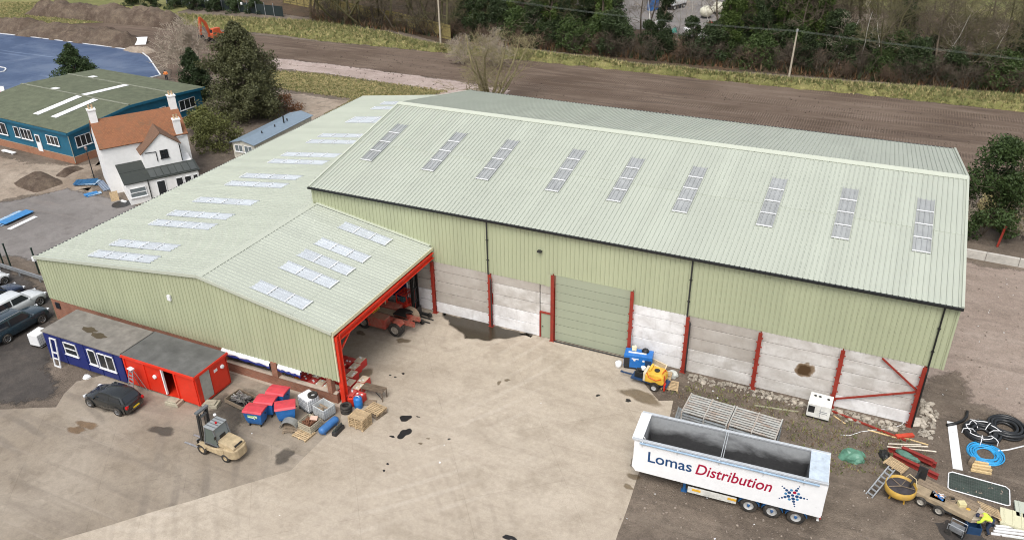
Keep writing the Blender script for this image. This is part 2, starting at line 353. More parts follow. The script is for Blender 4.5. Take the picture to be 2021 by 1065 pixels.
# far land beyond the wood, then nearer sheets each a few millimetres higher
sheet('far_meadow', [(-900, 176), (-160, 150), (-110, 160), (-60, 196), (0, 186), (60, 182), (700, 200), (900, 900), (-900, 900)], .004, G_GRASS2, 1.5, 12, 2, soft=3)
sheet('woodland_floor', [(-215, 168), (-146.59, 142.96), (-109.80, 139.20), (-90.64, 136.34), (-74.24, 129.32), (-57.25, 131.81), (-33.49, 128.73), (-13.06, 130.31), (18.72, 133.18), (120, 131), (120, 182), (40, 184), (-2, 190), (-60, 204), (-120, 176)], .008, G_LEAF, 1.0, 4, 3, soft=2)
sheet('top_lawn', [(-330, 200), (-330, 60), (-212.26, 111.72), (-172.34, 113.94), (-159.44, 113.56), (-145.99, 122.14), (-149.91, 124.37), (-173.46, 125.88), (-141.90, 132.81), (-143.39, 146.00), (-215, 172)], .012, G_GRASS2, .8, 3, 4, soft=1.2)
sheet('soil_field', [(-127.27, 106.24), (-153.13, 106.34), (-162.33, 106.60), (-191.56, 113.44), (-173.31, 114.64), (-159.29, 114.63), (-146.69, 123.44), (-134.89, 125.75), (-119.05, 123.80), (-95.84, 123.61), (-71.52, 124.42), (-49.77, 125.14), (-12.36, 125.28), (18.07, 124.45), (120, 123), (120, 92), (12, 93), (-30, 92), (-56.57, 108.72), (-97.57, 109.89), (-99.26, 100.46), (-99.42, 89.47), (-108.07, 97.02)], .016, G_SOIL, .5, 2, 5, soft=1.0)
sheet('gravel_path', [(-98.43, 110.67), (-86.54, 110.89), (-72.16, 110.37), (-57.44, 109.57), (-50.27, 108.04), (-46, 88), (-60, 86), (-60.29, 102.68), (-82.13, 104.85), (-92.54, 104.42)], .02, G_PATH, .5, 1.5, 6, soft=1.0)
sheet('grass_patch', [(-92.52, 103.75), (-82.31, 105.10), (-70.35, 104.49), (-58.54, 104.21), (-66, 84), (-70, 80), (-70.47, 95.09), (-82.61, 95.25), (-89.44, 96.38)], .024, G_GRASS, .5, 1.5, 7, soft=1.0)
sheet('rear_gravel_track', [(-83.49, 94.90), (-76.63, 94.82), (-67.82, 95.09), (-62, 76), (-72.47, 86.94), (-76.62, 87.73), (-80.02, 86.37), (-84.87, 91.00)], .02, G_MUD, .5, 1.5, 8, soft=1.0)
sheet('right_rough_grass', [(9.5, 82.5), (60, 81), (70, 110), (14, 100), (12, 95)], .02, G_GRASS, .8, 2, 9, soft=1.5)
sheet('new_tarmac_lot', [(-234.60, 97.62), (-161.05, 105.67), (-138.80, 106.02), (-124.39, 105.32), (-117.89, 102.42), (-106.72, 94.27), (-107.59, 91.70), (-112, 80), (-130, 62), (-230, 60)], .024, G_TAR, 0, 3, 1)
sheet('muddy_track', [(-106.73, 58.83), (-92, 60), (-92.06, 59.14), (-84.49, 62.25), (-84.40, 66.00), (-80.46, 58.74), (-76.77, 55.53), (-82.41, 51.68), (-87.92, 45.10)], .008, G_MUD, 1.2, 1, 10, soft=1.6)
sheet('worn_tarmac', [(-89.95, 44.25), (-83.03, 52.17), (-81.19, 55.23), (-74.34, 55.78), (-70.37, 55.24), (-58.6, 56), (-58.6, 38.8), (-68.69, 41.08), (-82.71, 39.64)], .012, G_OLD, .5, 1, 11, soft=1.2)
sheet('dark_car_park', [(-82.37, 37.48), (-71.27, 40.41), (-58.4, 38.4), (-57.9, 35.2), (-53, 34.8), (-52.5, 30.6), (-50.5, 29.5), (-49.09, 28.71), (-48.51, 27.08), (-50.51, 25.84), (-55.11, 22.41)], .016, G_DARK, .8, 1, 12, soft=1.6)
sheet('old_concrete_yard', [(-57.86, 22.40), (-50.99, 25.81), (-48.03, 27.10), (-49.38, 29.90), (-49, 30.7), (-44, 34.9), (-28, 35.1), (-27.87, 33.44), (-27.56, 28.15), (-32.50, 21.96), (-36.16, 17.18), (-60, 3), (-70, 22)], .004, G_CONC2, .5, 1.2, 13)
yard = sheet('concrete_yard', [(-28.90, 28.62), (-28.90, 32.05), (-28.64, 33.27), (-29.5, 35.0), (-58, 35.4), (-58, 48.6), (-20, 48.6), (-12.5, 48.6), (-11.87, 46.50), (-9.88, 44.49), (-8.93, 44.91), (-8.68, 42.66), (-9.23, 38.65), (-9.06, 37.23), (-8.65, 31.07), (-4, 10), (-40, 8), (-38.19, 17.83)], .008, G_CONC, .06, 1.0, 14)
sheet('gravel_yard', [(1, 51), (5.5, 50), (8.54, 55.67), (9.11, 52.16), (14.94, 51.31), (60, 60), (60, 75), (9.5, 75.4), (1, 75.4)], .004, G_GRAV, .8, 1, 15, soft=1.6)

# ------------------------------------------------------------------ building materials
def clad_mat(name, c, rough=.42, dirt=.5):
    m, nt, b = nodes(name); v = posvec(nt); oi = nt.nodes.new('ShaderNodeObjectInfo')
    n1 = noise_tex(nt, v, .35, 6, .6, .3); n2 = noise_tex(nt, mapped(nt, v, (0, 0, 0), (2.2, 2.2, .25)), 1, 5, .7)
    cc = mixc(nt, ramp(nt, n1, .35, .7), tuple(x * .975 for x in c), tuple(min(1, x * 1.025) for x in c))
    cc = mixc(nt, ramp(nt, n2, .5, .8, (0, 0, 0, 1), (dirt * .5,) * 3 + (1,)), cc, tuple(x * .72 for x in c))
    mr = N(nt, 'MapRange', **{'To Min': .965, 'To Max': 1.035}); nt.links.new(oi.outputs['Random'], mr.inputs[0])
    cc = mixc(nt, 1.0, cc, mr.outputs[0], 'MULTIPLY'); nt.links.new(cc, b.inputs['Base Color'])
    rr = N(nt, 'MapRange', **{'To Min': rough - .08, 'To Max': rough + .12}); nt.links.new(n2, rr.inputs[0]); nt.links.new(rr.outputs[0], b.inputs['Roughness'])
    b.inputs['Specular IOR Level'].default_value = .45
    return m
ROOF = clad_mat('sheen_paled_roof_coating', (.425, .455, .39), .36, .12)  # same green as the walls, with sky sheen put into the base colour
CLAD = clad_mat('green_wall_coating', (.4, .43, .285), .45, .2)
FLASH = clad_mat('green_flashing', (.47, .5, .42), .4)
DOORM = clad_mat('green_door_coating', (.32, .35, .26), .45)
TRIM = clad_mat('cream_trim', (.62, .6, .42), .45)
RLIGHT = mat('grp_rooflight', (.335, .35, .35), .35, var=.12, scale=1.5, dirt=.15, dirtc=(.3, .31, .3))
RLIGHTW = mat('pale_grp_rooflight', (.49, .525, .555), .3, var=.06, scale=1.5)
BATTEN = mat('white_batten', (.82, .83, .84), .4, var=.05)
def brick_mat(name, c1, c2, mortar, bw=.225, bh=.075):
    m, nt, b = nodes(name); p = posvec(nt); s = nt.nodes.new('ShaderNodeSeparateXYZ'); nt.links.new(p, s.inputs[0])
    ad = nt.nodes.new('ShaderNodeMath'); ad.operation = 'ADD'; nt.links.new(s.outputs[0], ad.inputs[0]); nt.links.new(s.outputs[1], ad.inputs[1])
    cb = nt.nodes.new('ShaderNodeCombineXYZ'); nt.links.new(ad.outputs[0], cb.inputs[0]); nt.links.new(s.outputs[2], cb.inputs[1])
    br = nt.nodes.new('ShaderNodeTexBrick'); br.inputs['Scale'].default_value = 1; br.inputs['Brick Width'].default_value = bw; br.inputs['Row Height'].default_value = bh; br.inputs['Mortar Size'].default_value = .008
    br.inputs['Color1'].default_value = (*c1, 1); br.inputs['Color2'].default_value = (*c2, 1); br.inputs['Mortar'].default_value = (*mortar, 1); nt.links.new(cb.outputs[0], br.inputs['Vector'])
    n1 = noise_tex(nt, p, .9, 6, .7); cc = mixc(nt, ramp(nt, n1, .48, .75, (0, 0, 0, 1), (.6,) * 3 + (1,)), br.outputs['Color'], tuple(x * .5 for x in c1))
    nt.links.new(cc, b.inputs['Base Color']); b.inputs['Roughness'].default_value = .88; bump(nt, b, br.outputs['Fac'], -.4, .01)
    return m
BRICK = brick_mat('red_brick', (.3, .105, .055), (.22, .08, .045), (.3, .24, .19))
BRICKO = brick_mat('orange_brick', (.36, .14, .065), (.29, .11, .055), (.34, .26, .19))
def panel_mat(name, base, paint, lo, hi, rust=False):
    m, nt, b = nodes(name); p = posvec(nt); o = posvec(nt, True)
    n1 = noise_tex(nt, mapped(nt, o, (0, 0, 0), (.55, .55, .8)), 1.3, 7, .62, .2); n2 = noise_tex(nt, p, 3, 8, .75)
    c = mixc(nt, ramp(nt, n1, lo, hi), base, paint)
    c = mixc(nt, ramp(nt, n2, .5, .75, (0, 0, 0, 1), (.3,) * 3 + (1,)), c, tuple(x * .65 for x in base))
    st = noise_tex(nt, mapped(nt, p, (0, 0, 0), (3, 3, .35)), 1, 5, .7)
    c = mixc(nt, ramp(nt, st, .55, .8, (0, 0, 0, 1), (.3,) * 3 + (1,)), c, (.24, .2, .155))
    if rust:
        d = nt.nodes.new('ShaderNodeVectorMath'); d.operation = 'DISTANCE'; d.inputs[1].default_value = (-1.1, 48.5, 2.4); nt.links.new(p, d.inputs[0])
        mu = N(nt, 'Math', _operation='MULTIPLY_ADD'); mu.inputs[1].default_value = .7; nt.links.new(noise_tex(nt, p, 1.6, 3, .5), mu.inputs[0]); nt.links.new(d.outputs['Value'], mu.inputs[2])
        c = mixc(nt, ramp(nt, mu.outputs[0], .9, 2.1, (.75, .75, .75, 1), (0, 0, 0, 1)), c, (.27, .16, .055)); c = mixc(nt, ramp(nt, mu.outputs[0], .75, 1.45, (1, 1, 1, 1), (0, 0, 0, 1)), c, (.07, .035, .01))
    nt.links.new(c, b.inputs['Base Color']); b.inputs['Roughness'].default_value = .85; bump(nt, b, n2, .25, .02)
    return m
PAN_G = panel_mat('grey_concrete_panel', (.37, .335, .295), (.47, .44, .4), .35, .7)
PAN_W = panel_mat('whitewashed_panel', (.56, .545, .53), (.78, .78, .78), .3, .58)
PAN_M = panel_mat('half_painted_panel', (.46, .435, .4), (.68, .665, .64), .4, .68)
PAN_R = panel_mat('rust_stained_panel', (.48, .45, .415), (.66, .64, .61), .38, .68, True)

def rib_profile(w, k=3, h=.042, top=.04, base=.09):
    p = [(0, 0)]; pit = w / k
    for i in range(k):
        c = pit * (i + .5); p += [(c - base / 2, 0), (c - top / 2, h), (c + top / 2, h), (c + base / 2, 0)]
    return p + [(w, 0)]
def ribsheet(name, L, w, m, k=3, h=.075, topf=None, bot=0.0, thick=.004):
    """ribbed metal sheet: x across, y along its length, z out"""
    b = MB(); pr = rib_profile(w, k, h); n = len(pr)
    vs = [(x, bot, z) for x, z in pr] + [(x, (topf(x) if topf else L), z) for x, z in pr]
    fs = [(i, i + 1, n + i + 1, n + i) for i in range(n - 1)]
    o = 2 * n   # turned-down ends give the sheet an edge
    vs += [(x, bot, z - .03) for x, z in pr]
    fs += [(o + i, o + i + 1, i + 1, i) for i in range(n - 1)]
    b.add(vs, fs); return b.mesh(name, m)
def basis(o, ex, ey, ez):
    ex, ey, ez, o = map(Vector, (ex, ey, ez, o))
    return Matrix(((ex.x, ey.x, ez.x, o.x), (ex.y, ey.y, ez.y, o.y), (ex.z, ey.z, ez.z, o.z), (0, 0, 0, 1)))
def put(name, me, parent, M):
    o = link(name, me, parent); o.matrix_local = M; return o
def skylight(parent, M, L, w, npane, pane_m, label=None):
    """rooflight: thing part 'skylight' (kerb) with panes and battens as sub-parts; frame M has x across, y up-slope"""
    fr = MB()
    fr.box((-.03, L / 2, .045), (.05, L + .1, .05)); fr.box((w + .03, L / 2, .045), (.05, L + .1, .05))
    f = fr.build('skylight', RLIGHTW if pane_m is RLIGHTW else RLIGHT, parent); f.matrix_local = M
    pl = L / npane
    pm = ribsheet('pane', pl - .06, w, pane_m)
    bt = MB(); bt.box((w / 2, 0, .01), (w + .1, .06, .05)); bm_ = bt.mesh('batten', BATTEN)
    for i in range(npane):
        p = link('pane', pm, f); p.location = (0, pl * i + .03, .016)
        q = link('batten', bm_, f); q.location = (0, pl * i, .075)
    return f

# ------------------------------------------------------------------ the big warehouse
X0, X1, YF, YE, ZE, YR, ZR, YB, ZC = -40.86, 6.85, 48.74, 48.39, 9.35, 62.84, 12.18, 77.4, 4.69
wh = thing('warehouse', 'large pale green metal clad warehouse with ribbed roof and red columns', 'warehouse', (-17, 48.74, 0))
inv = Matrix.Translation((17, -48.74, 0))       # world -> warehouse space
def wput(name, me, M): return put(name, me, wh, inv @ M)
def wbuild(mb, name, m, bevel=0, smooth=False, parent=None):
    o = mb.build(name, m, parent or wh, smooth, bevel)
    if parent is None: o.matrix_local = inv
    return o
nS = 48; sw = (X1 - X0) / nS
sl_f = Vector((0, YR - YE, ZR - ZE)); Lf = sl_f.length; sl_f.normalize(); nf = Vector((1, 0, 0)).cross(sl_f)
sl_b = Vector((0, YB - YR, ZE - ZR)); Lb = sl_b.length; eb = -sl_b.normalized(); nb = Vector((-1, 0, 0)).cross(eb)
lap = (55.75 - YE) / sl_f.y
lowm = ribsheet('roof_sheet', lap + .15, sw, ROOF); upm = ribsheet('roof_sheet', Lf - lap, sw, ROOF)
bkm = ribsheet('roof_sheet', Lb * .5 + .15, sw, ROOF); bkm2 = ribsheet('roof_sheet', Lb * .5, sw, ROOF)
for i in range(nS):
    x = X0 + i * sw
    wput('roof_sheet', lowm, basis((x, YE, ZE), (1, 0, 0), sl_f, nf))
    wput('roof_sheet', upm, basis(Vector((x, YE, ZE)) + sl_f * lap + nf * .03, (1, 0, 0), sl_f, nf))
    o = Vector((x + sw, YB, ZE))
    wput('roof_sheet', bkm, basis(o, (-1, 0, 0), eb, nb)); wput('roof_sheet', bkm2, basis(o + eb * Lb * .5 + nb * .014, (-1, 0, 0), eb, nb))
for x in (-38.9, -33.0, -27.85, -22.3, -16.72, -11.55, -6.35, -1.25, 3.86):
    i = round((x - X0) / sw); xs = X0 + i * sw
    a = (53.1 - YE) / sl_f.y; b_ = (59.25 - YE) / sl_f.y
    skylight(wh, inv @ basis(Vector((xs, YE, ZE)) + sl_f * a + nf * .03, (1, 0, 0), sl_f, nf), b_ - a, sw, 4, RLIGHT)
rc = MB(); rc.prism([(-.4, -.09), (0, .07), (.4, -.09), (.4, -.05), (0, .11), (-.4, -.05)], X0 - .05, X1 + .05, plane='YZ')
for v_i in range(len(rc.v)): x, y, z = rc.v[v_i]; rc.v[v_i] = (x, y + YR, z + ZR + .075)
wbuild(rc, 'ridge_cap', FLASH)
for x in (X0 - .06, X1 + .06):
    vg = MB()
    for a, b_ in (((x, YE - .02, ZE + .02), (x, YR, ZR + .02)), ((x, YR, ZR + .02), (x, YB, ZE + .02))):
        vg.bar(a, b_, .16, .2)
    wbuild(vg, 'verge_flashing', FLASH)
gt = MB(); gt.box(((X0 + X1) / 2, YE - .08, ZE - .06), (X1 - X0 + .25, .16, .15)); wbuild(gt, 'gutter', BLACK)
gt = MB(); gt.box(((X0 + X1) / 2, YB + .08, ZE - .06), (X1 - X0 + .25, .16, .15)); wbuild(gt, 'gutter', BLACK)
# front cladding, 1 m sheets; the bottom steps up over the vehicle door
cache = {}
for i in range(nS):
    x = X0 + i * sw; c = x + sw / 2
    zb = 5.78 if -19.5 < c < -13.0 else ZC
    if zb not in cache: cache[zb] = ribsheet('wall_sheet', ZE - .05 - zb, sw, CLAD, h=.052)
    wput('wall_sheet', cache[zb], basis((x, YF - .12, zb), (1, 0, 0), (0, 0, 1), (0, -1, 0)))
jb = MB()   # door reveal trims and drip flashing
jb.box((-16.35, YF - .1, 5.76), (6.3, .1, .06)); jb.box((-13.27, YF - .1, 5.22), (.12, .1, 1.1)); jb.box((-19.46, YF - .1, 5.22), (.12, .1, 1.1))
jb.box((X0 + .06, YF - .14, 7.6), (.14, .1, 3.4)); jb.box((X1 - .02, YF - .13, 7.0), (.12, .12, 4.6))
wbuild(jb, 'corner_flashing', CLAD)
for x in (-19.75, -13.0): jb = MB(); jb.box((x, YF - .085, 5.22), (.72, .04, 1.2)); wbuild(jb, 'filler_sheet', CLAD)
# columns
colx = [-29.77, -24.66, -19.42, -13.3, -9.2, -4.25, 1.0, 5.85]
def icolumn(h):
    b = MB(); b.box((0, -.17, h / 2), (.26, .022, h)); b.box((0, .17, h / 2), (.26, .022, h)); b.box((0, 0, h / 2), (.016, .32, h))
    b.box((0, 0, .012), (.42, .46, .024)); return b
cm = icolumn(ZC + .05).mesh('column', RED); cmd = icolumn(5.85).mesh('column', RED)
lugm = MB().box((0, 0, 0), (.1, .08, .07)).mesh('cleat', RED)
def cleats(c):
    for k in range(12): link('cleat', lugm, c).location = (.16 if k % 2 else -.16, -.14, .35 + k * .36)
for x in colx:
    dr = x in (-19.42, -13.3)
    c = wput('column', cmd if dr else cm, Matrix.Translation((x, YF - .25, 0)))
    if x != -19.42: cleats(c)
# concrete wall panels, bay by bay; each panel its own object
bays = [(-40.6, -35.2), (-35.2, -29.77), (-29.77, -24.66), (-24.66, -20.55), (-13.3, -9.2), (-9.2, -4.25), (-4.25, 1.0), (1.0, 5.85)]
tone = {0: 'GGGGG', 1: 'WWGGG', 2: 'WGGGG', 3: 'WWMMG', 4: 'WWWWW', 5: 'MMGGG', 6: 'MRRRR', 7: 'WMMMM'}
pm = {'G': PAN_G, 'W': PAN_W, 'M': PAN_M, 'R': PAN_R}
for bi, (a, b_) in enumerate(bays):
    z = 0
    for k, ch in enumerate(tone[bi]):
        h = .98 if k < 4 else ZC - 4 * .98
        m_ = MB(); L = b_ - a - .06; m_.box((0, 0, h / 2), (L, .16, h - .035))
        o = m_.build('concrete_panel', pm[ch], wh, bevel=.018); o.location = ((a + b_) / 2 + 17, -.02 + rnd.uniform(-.012, .012), z); z += h
# short panels beside the door, above the small door
for z, h, ch in ((2.32, .72, 'M'), (3.04, .9, 'M'), (3.94, .75, 'G')):
    m_ = MB(); m_.box((0, 0, h / 2), (1.02, .16, h - .035)); o = m_.build('concrete_panel', pm[ch], wh, bevel=.018); o.location = (-20.0 + 17, -.02, z)
# sectional vehicle door
vd = MB(); vd.box((-16.36, YF - .02, 2.9), (6.0, .06, 5.76)); vdo = wbuild(vd, 'vehicle_door', DOORM)
for k in range(8):
    h = 5.7 / 8; p = MB(); p.box((-16.36, YF - .09, .03 + h * (k + .5)), (5.86, .08, h - .03)); p.build('door_panel', DOORM, vdo, bevel=.012)
st = MB(); st.box((-16.36, YF - .35, .03), (6.1, .12, .06)); wbuild(st, 'door_threshold', DARK)
# small door in its red frame
pd = MB(); pd.box((-20.0, YF - .1, 1.1), (.84, .06, 2.14)); pdo = wbuild(pd, 'small_door', DOORM)
fr = MB(); fr.box((-20.5, YF - .14, 1.13), (.1, .12, 2.26)); fr.box((-20.0, YF - .14, 2.28), (1.1, .12, .12)); fr.build('door_frame', RED, pdo)
hd = MB(); hd.box((-20.3, YF - .16, 1.0), (.12, .05, .04)); hd.build('handle', DARK, pdo)
# downpipes
for x in (-24.83, -9.31, 6.02):
    d = MB(); y = YF - .26
    d.tube([(x, y, ZE - .1), (x, y, ZC + .1), (x + .02, y - .02, ZC - .05), (x + .3 if x < 5 else x, y - .2, ZC - .35), (x + .3 if x < 5 else x, y - .2, .1)], .055, 8)
    o = wbuild(d, 'downpipe', DARK if x < 5 else BLACK)
    bk_ = MB()
    for z in (7.6, 5.9): bk_.box((x, y + .02, z), (.2, .1, .05))
    bk_.build('bracket', DARK, o)
# bracing in the end bay
br = MB(); br.bar((3.35, YF - .28, ZC), (5.75, YF - .28, 2.85), .1, .1); wbuild(br, 'brace', RED)
br = MB(); br.bar((1.1, YF - .3, .75), (5.75, YF - .3, 2.75), .1, .1); wbuild(br, 'brace', RED)
cctv = MB(); cctv.box((-20.5, YF - .3, 7.55), (.34, .24, .12)); cctv.box((-20.5, YF - .15, 7.6), (.08, .2, .08)); wbuild(cctv, 'floodlight', DARK)
# end and back walls (plain cladding in sheets)
bw = ribsheet('wall_sheet', ZE - .1, sw, CLAD, h=.052)
for i in range(nS): wput('wall_sheet', bw, basis((X1 - i * sw, YB - .3, 0), (-1, 0, 0), (0, 0, 1), (0, 1, 0)))
def roofz(y): return ZE + (ZR - ZE) * (1 - abs(y - YR) / (YR - YE)) - .06
for side in (0, 1):
    n2 = 29; s2 = (YB - .3 - YF) / n2
    for i in range(n2):
        if side: o = (X1 - .15, YF + i * s2, ZC); f = lambda x, y0=YF + i * s2: roofz(y0 + x) - ZC; M = basis(o, (0, 1, 0), (0, 0, 1), (1, 0, 0))
        else: o = (X0 + .15, YF + (i + 1) * s2, 0); f = lambda x, y0=YF + (i + 1) * s2: roofz(y0 - x); M = basis(o, (0, -1, 0), (0, 0, 1), (-1, 0, 0))
        wput('wall_sheet', ribsheet('wall_sheet', 0, s2, CLAD, h=.052, topf=f), M)

for k in range(5):
    h = .98 if k < 4 else ZC - 4 * .98
    for j in range(5):
        m_ = MB(); m_.box((0, 0, h / 2), (.16, 5.72, h - .035)); o = m_.build('concrete_panel', PAN_M if k else PAN_W, wh, bevel=.018); o.location = (23.02, 2.98 + j * 5.75, .98 * k)

# ------------------------------------------------------------------ the lower shed in front and to the left
XL, XRG, XR, YL, YLB, ZL, ZRG, ZR2 = -58.14, -40.78, -29.69, 35.3, 81.3, 5.74, 7.85, 5.97
sh = thing('open_sided_shed', 'lower green metal shed with open front, brick base and many white rooflights', 'shed', (-44, 35.3, 0))
invs = Matrix.Translation((44, -35.3, 0))
def sput(name, me, M): return put(name, me, sh, invs @ M)
def sbuild(mb, name, m, bevel=0, parent=None):
    o = mb.build(name, m, parent or sh, bevel=bevel)
    if parent is None: o.matrix_local = invs
    return o
ly = Vector((XRG - XL, 0, ZRG - ZL)); LL = ly.length; ly.normalize(); ln = Vector((0, -1, 0)).cross(ly)
nL = 46; sL = (YLB - YL + .1) / nL
l1 = ribsheet('roof_sheet', LL * .52 + .15, sL, ROOF); l2 = ribsheet('roof_sheet', LL * .48, sL, ROOF)
for i in range(nL):
    o = Vector((XL, YL - .1 + (i + 1) * sL, ZL)); wl = l1
    sput('roof_sheet', l1, basis(o, (0, -1, 0), ly, ln)); sput('roof_sheet', l2, basis(o + ly * LL * .52 + ln * .014, (0, -1, 0), ly, ln))
for y in (36.35, 38.45, 42.0, 44.0, 47.15, 51.45, 53.4, 56.85, 59.85, 63.0, 65.15, 69.9, 71.8, 75.7, 77.4):
    i = round((y - YL) / sL); a = (-53.0 - XL) / ly.x; o = Vector((XL, YL - .1 + (i + 1) * sL, ZL)) + ly * a + ln * .03
    skylight(sh, invs @ basis(o, (0, -1, 0), ly, ln), 6.6 / ly.x, sL, 4, RLIGHTW)
ry = Vector((XRG - XR, 0, ZRG - ZR2)); LR = ry.length; ry.normalize(); rn = Vector((0, 1, 0)).cross(ry)
nR = 13; sR = (YF - .2 - YL + .1) / nR
r1 = ribsheet('roof_sheet', LR * .3 + .15, sR, ROOF, h=.05); r2 = ribsheet('roof_sheet', LR * .7, sR, ROOF, h=.05)
for i in range(nR):
    o = Vector((XR, YL - .1 + i * sR, ZR2)); sput('roof_sheet', r1, basis(o, (0, 1, 0), ry, rn)); sput('roof_sheet', r2, basis(o + ry * LR * .3 + rn * .014, (0, 1, 0), ry, rn))
for y in (36.3, 39.45, 41.6, 43.8, 46.9):
    i = round((y - YL) / sR); a = (XR + 32.7) / -ry.x; o = Vector((XR, YL - .1 + i * sR, ZR2)) + ry * (-a if ry.x > 0 else a) + rn * .03
    skylight(sh, invs @ basis(o, (0, 1, 0), ry, rn), 4.35 / abs(ry.x), sR, 3, RLIGHTW)
rc = MB(); rc.add([(XRG - .35, YL - .12, ZRG + .0), (XRG, YL - .12, ZRG + .1), (XRG + .35, YL - .12, ZRG - .0), (XRG - .35, YF - .3, ZRG + .0), (XRG, YF - .3, ZRG + .1), (XRG + .35, YF - .3, ZRG)], [(0, 1, 4, 3), (1, 2, 5, 4), (2, 1, 0), (3, 4, 5)])
sbuild(rc, 'ridge_cap', FLASH)
vg = MB(); vg.bar((XL, YL - .14, ZL + .02), (XRG, YL - .14, ZRG + .02), .1, .24); vg.bar((XRG, YL - .14, ZRG + .02), (XR, YL - .14, ZR2 + .02), .1, .24)
sbuild(vg, 'verge_flashing', FLASH)
fl = MB(); fl.bar((XRG + .3, YF - .22, ZRG + .1), (XR - .2, YF - .22, ZR2 + .16), .28, .06); sbuild(fl, 'apron_flashing', FLASH)
fl = MB(); fl.box((XR + .03, (YL + YF) / 2 - .15, ZR2 - .1), (.06, YF - YL - .1, .26)); sbuild(fl, 'eave_trim', TRIM)
fl = MB(); fl.box((XL - .08, (YL + YLB) / 2, ZL - .08), (.15, YLB - YL, .14)); sbuild(fl, 'gutter', BLACK)
# gable cladding
nG = 28; sG = (XR - .05 - (XL + .05)) / nG
def gz(x): return (ZL + (x - XL) * (ZRG - ZL) / (XRG - XL) if x < XRG else ZRG + (x - XRG) * (ZR2 - ZRG) / (XR - XRG)) - .1
for i in range(nG):
    x0 = XL + .05 + i * sG; z0 = 2.0
    sput('wall_sheet', ribsheet('wall_sheet', 0, sG, CLAD, h=.052, topf=lambda x, a=x0, z=z0: gz(a + x) - z), basis((x0, YL, z0), (1, 0, 0), (0, 0, 1), (0, -1, 0)))
tr = MB(); tr.box((XR - .02, YL - .03, 4.05), (.08, .1, 4.0)); sbuild(tr, 'corner_trim', TRIM)
al = MB(); al.box((-44.05, YL - .12, 5.35), (.3, .14, .42)); sbuild(al, 'alarm_box', WHITEP)
# brick base and piers
bk = MB(); bk.box((-48.95, YL + .14, 1.0), (18.1, .24, 2.05)); sbuild(bk, 'brick_wall', BRICK)
bk = MB(); bk.box((-35.0, YL + .14, .4), (9.8, .24, .8)); wl_ = sbuild(bk, 'brick_wall', BRICK)
cp = MB(); cp.box((-35.0, YL + .13, .83), (9.82, .34, .06)); cp.build('coping', mat('pale_coping', (.45, .37, .3), .85, dirt=.3), wl_)
for x in (-35.3, -30.55):
    bk = MB(); bk.box((x, YL + .1, 1.45), (.5 if x < -31 else .36, .4, 1.2)); sbuild(bk, 'brick_pier', BRICK)
wv = MB(); wv.box((-57.3, YL + .0, 1.45), (.5, .1, .55)); sbuild(wv, 'dark_window', GLASS)
# left wall
lw = ribsheet('wall_sheet', ZL - .1, sL, CLAD, h=.052)
for i in range(nL): sput('wall_sheet', lw, basis((XL + .1, YL + (i + 1) * sL, 0), (0, -1, 0), (0, 0, 1), (-1, 0, 0)))
for i in range(17):
    s3 = (XRG - XL) / 17; x = XRG - i * s3
    sput('wall_sheet', ribsheet('wall_sheet', 0, s3, CLAD, h=.052, topf=lambda q, a=x: gz(a - q)), basis((x, YLB - .2, 0), (-1, 0, 0), (0, 0, 1), (0, 1, 0)))
# open side: posts, eaves beam, rafters, knee braces
for y in (YL + .05,):
    c = MB(); c.box((XR + .03, y + .05, 2.8), (.34, .06, 5.6)); c.box((XR + .03, y + .4, 2.8), (.34, .06, 5.6)); c.box((XR + .03, y + .22, 2.8), (.05, .32, 5.6)); sbuild(c, 'post', REDB)
c = MB(); c.box((XR - .12, (YL + YF) / 2 - .1, 5.36), (.22, YF - YL - .4, .42)); c.box((XR - .0, (YL + YF) / 2 - .1, 5.58), (.3, YF - YL - .4, .04)); c.box((XR - .0, (YL + YF) / 2 - .1, 5.14), (.3, YF - YL - .4, .04)); sbuild(c, 'eaves_beam', REDB)
for p, q in (((XR, YL + .4, 4.1), (XR, YL + 2.0, 5.2)), ((XR, YL + .4, 4.15), (XR - 1.8, YL + .4, 5.9))):
    c = MB(); c.bar(p, q, .1, .1); sbuild(c, 'knee_brace', REDB)
for y in (YL + .4, YL + 4.6, YL + 9.0):
    c = MB(); c.bar((XR, y, 5.5), (XRG, y, 7.4), .16, .3); c.bar((XRG, y, 7.4), (XL + .4, y, 5.3), .16, .3); sbuild(c, 'rafter', RED)
for x in (-40.8, -52):
    c = MB(); c.box((x, YF - 4.5, 2.75), (.26, .26, 5.5)); sbuild(c, 'post', RED)
# long folded sheet hung above the low wall
def draped(x0, x1, name, m, zt, hh, seed):
    b = MB(); n = 26; r = random.Random(seed)
    rows = []
    for k, (dy, dz) in enumerate(((.0, 0), (-.16, -.1), (-.2, -.24), (-.16, -hh), (-.1, -hh - .02))):
        rows.append([(x0 + (x1 - x0) * i / n, YL - .02 + dy + .02 * math.sin(i * 2.1 + k), zt + dz + .05 * math.sin(i * .9 + seed) * (k > 1) + r.uniform(-.015, .015)) for i in range(n + 1)])
    vs = [p for rw in rows for p in rw]; N1 = n + 1
    b.add(vs, [(k * N1 + i, k * N1 + i + 1, (k + 1) * N1 + i + 1, (k + 1) * N1 + i) for k in range(4) for i in range(n)]); return b
tp = thing('rolled_tarpaulin', 'long white and blue tarpaulin rolled up above the low brick wall', 'tarpaulin', (-37, YL, 0))
for x0, x1, sd in ((-40.0, -35.6, 1), (-34.9, -32.9, 2)):
    o = draped(x0, x1, 'sheet', None, 2.02, .3, sd).build('white_sheet', WHITEP, tp, True); o.location = (37, -YL, 0)
    o = draped(x0, x1, 'sheet', None, 1.8, .26, sd + 5).build('blue_sheet', mat('tarp_blue', (.02, .035, .2), .45), tp, True); o.location = (37, -YL, 0)
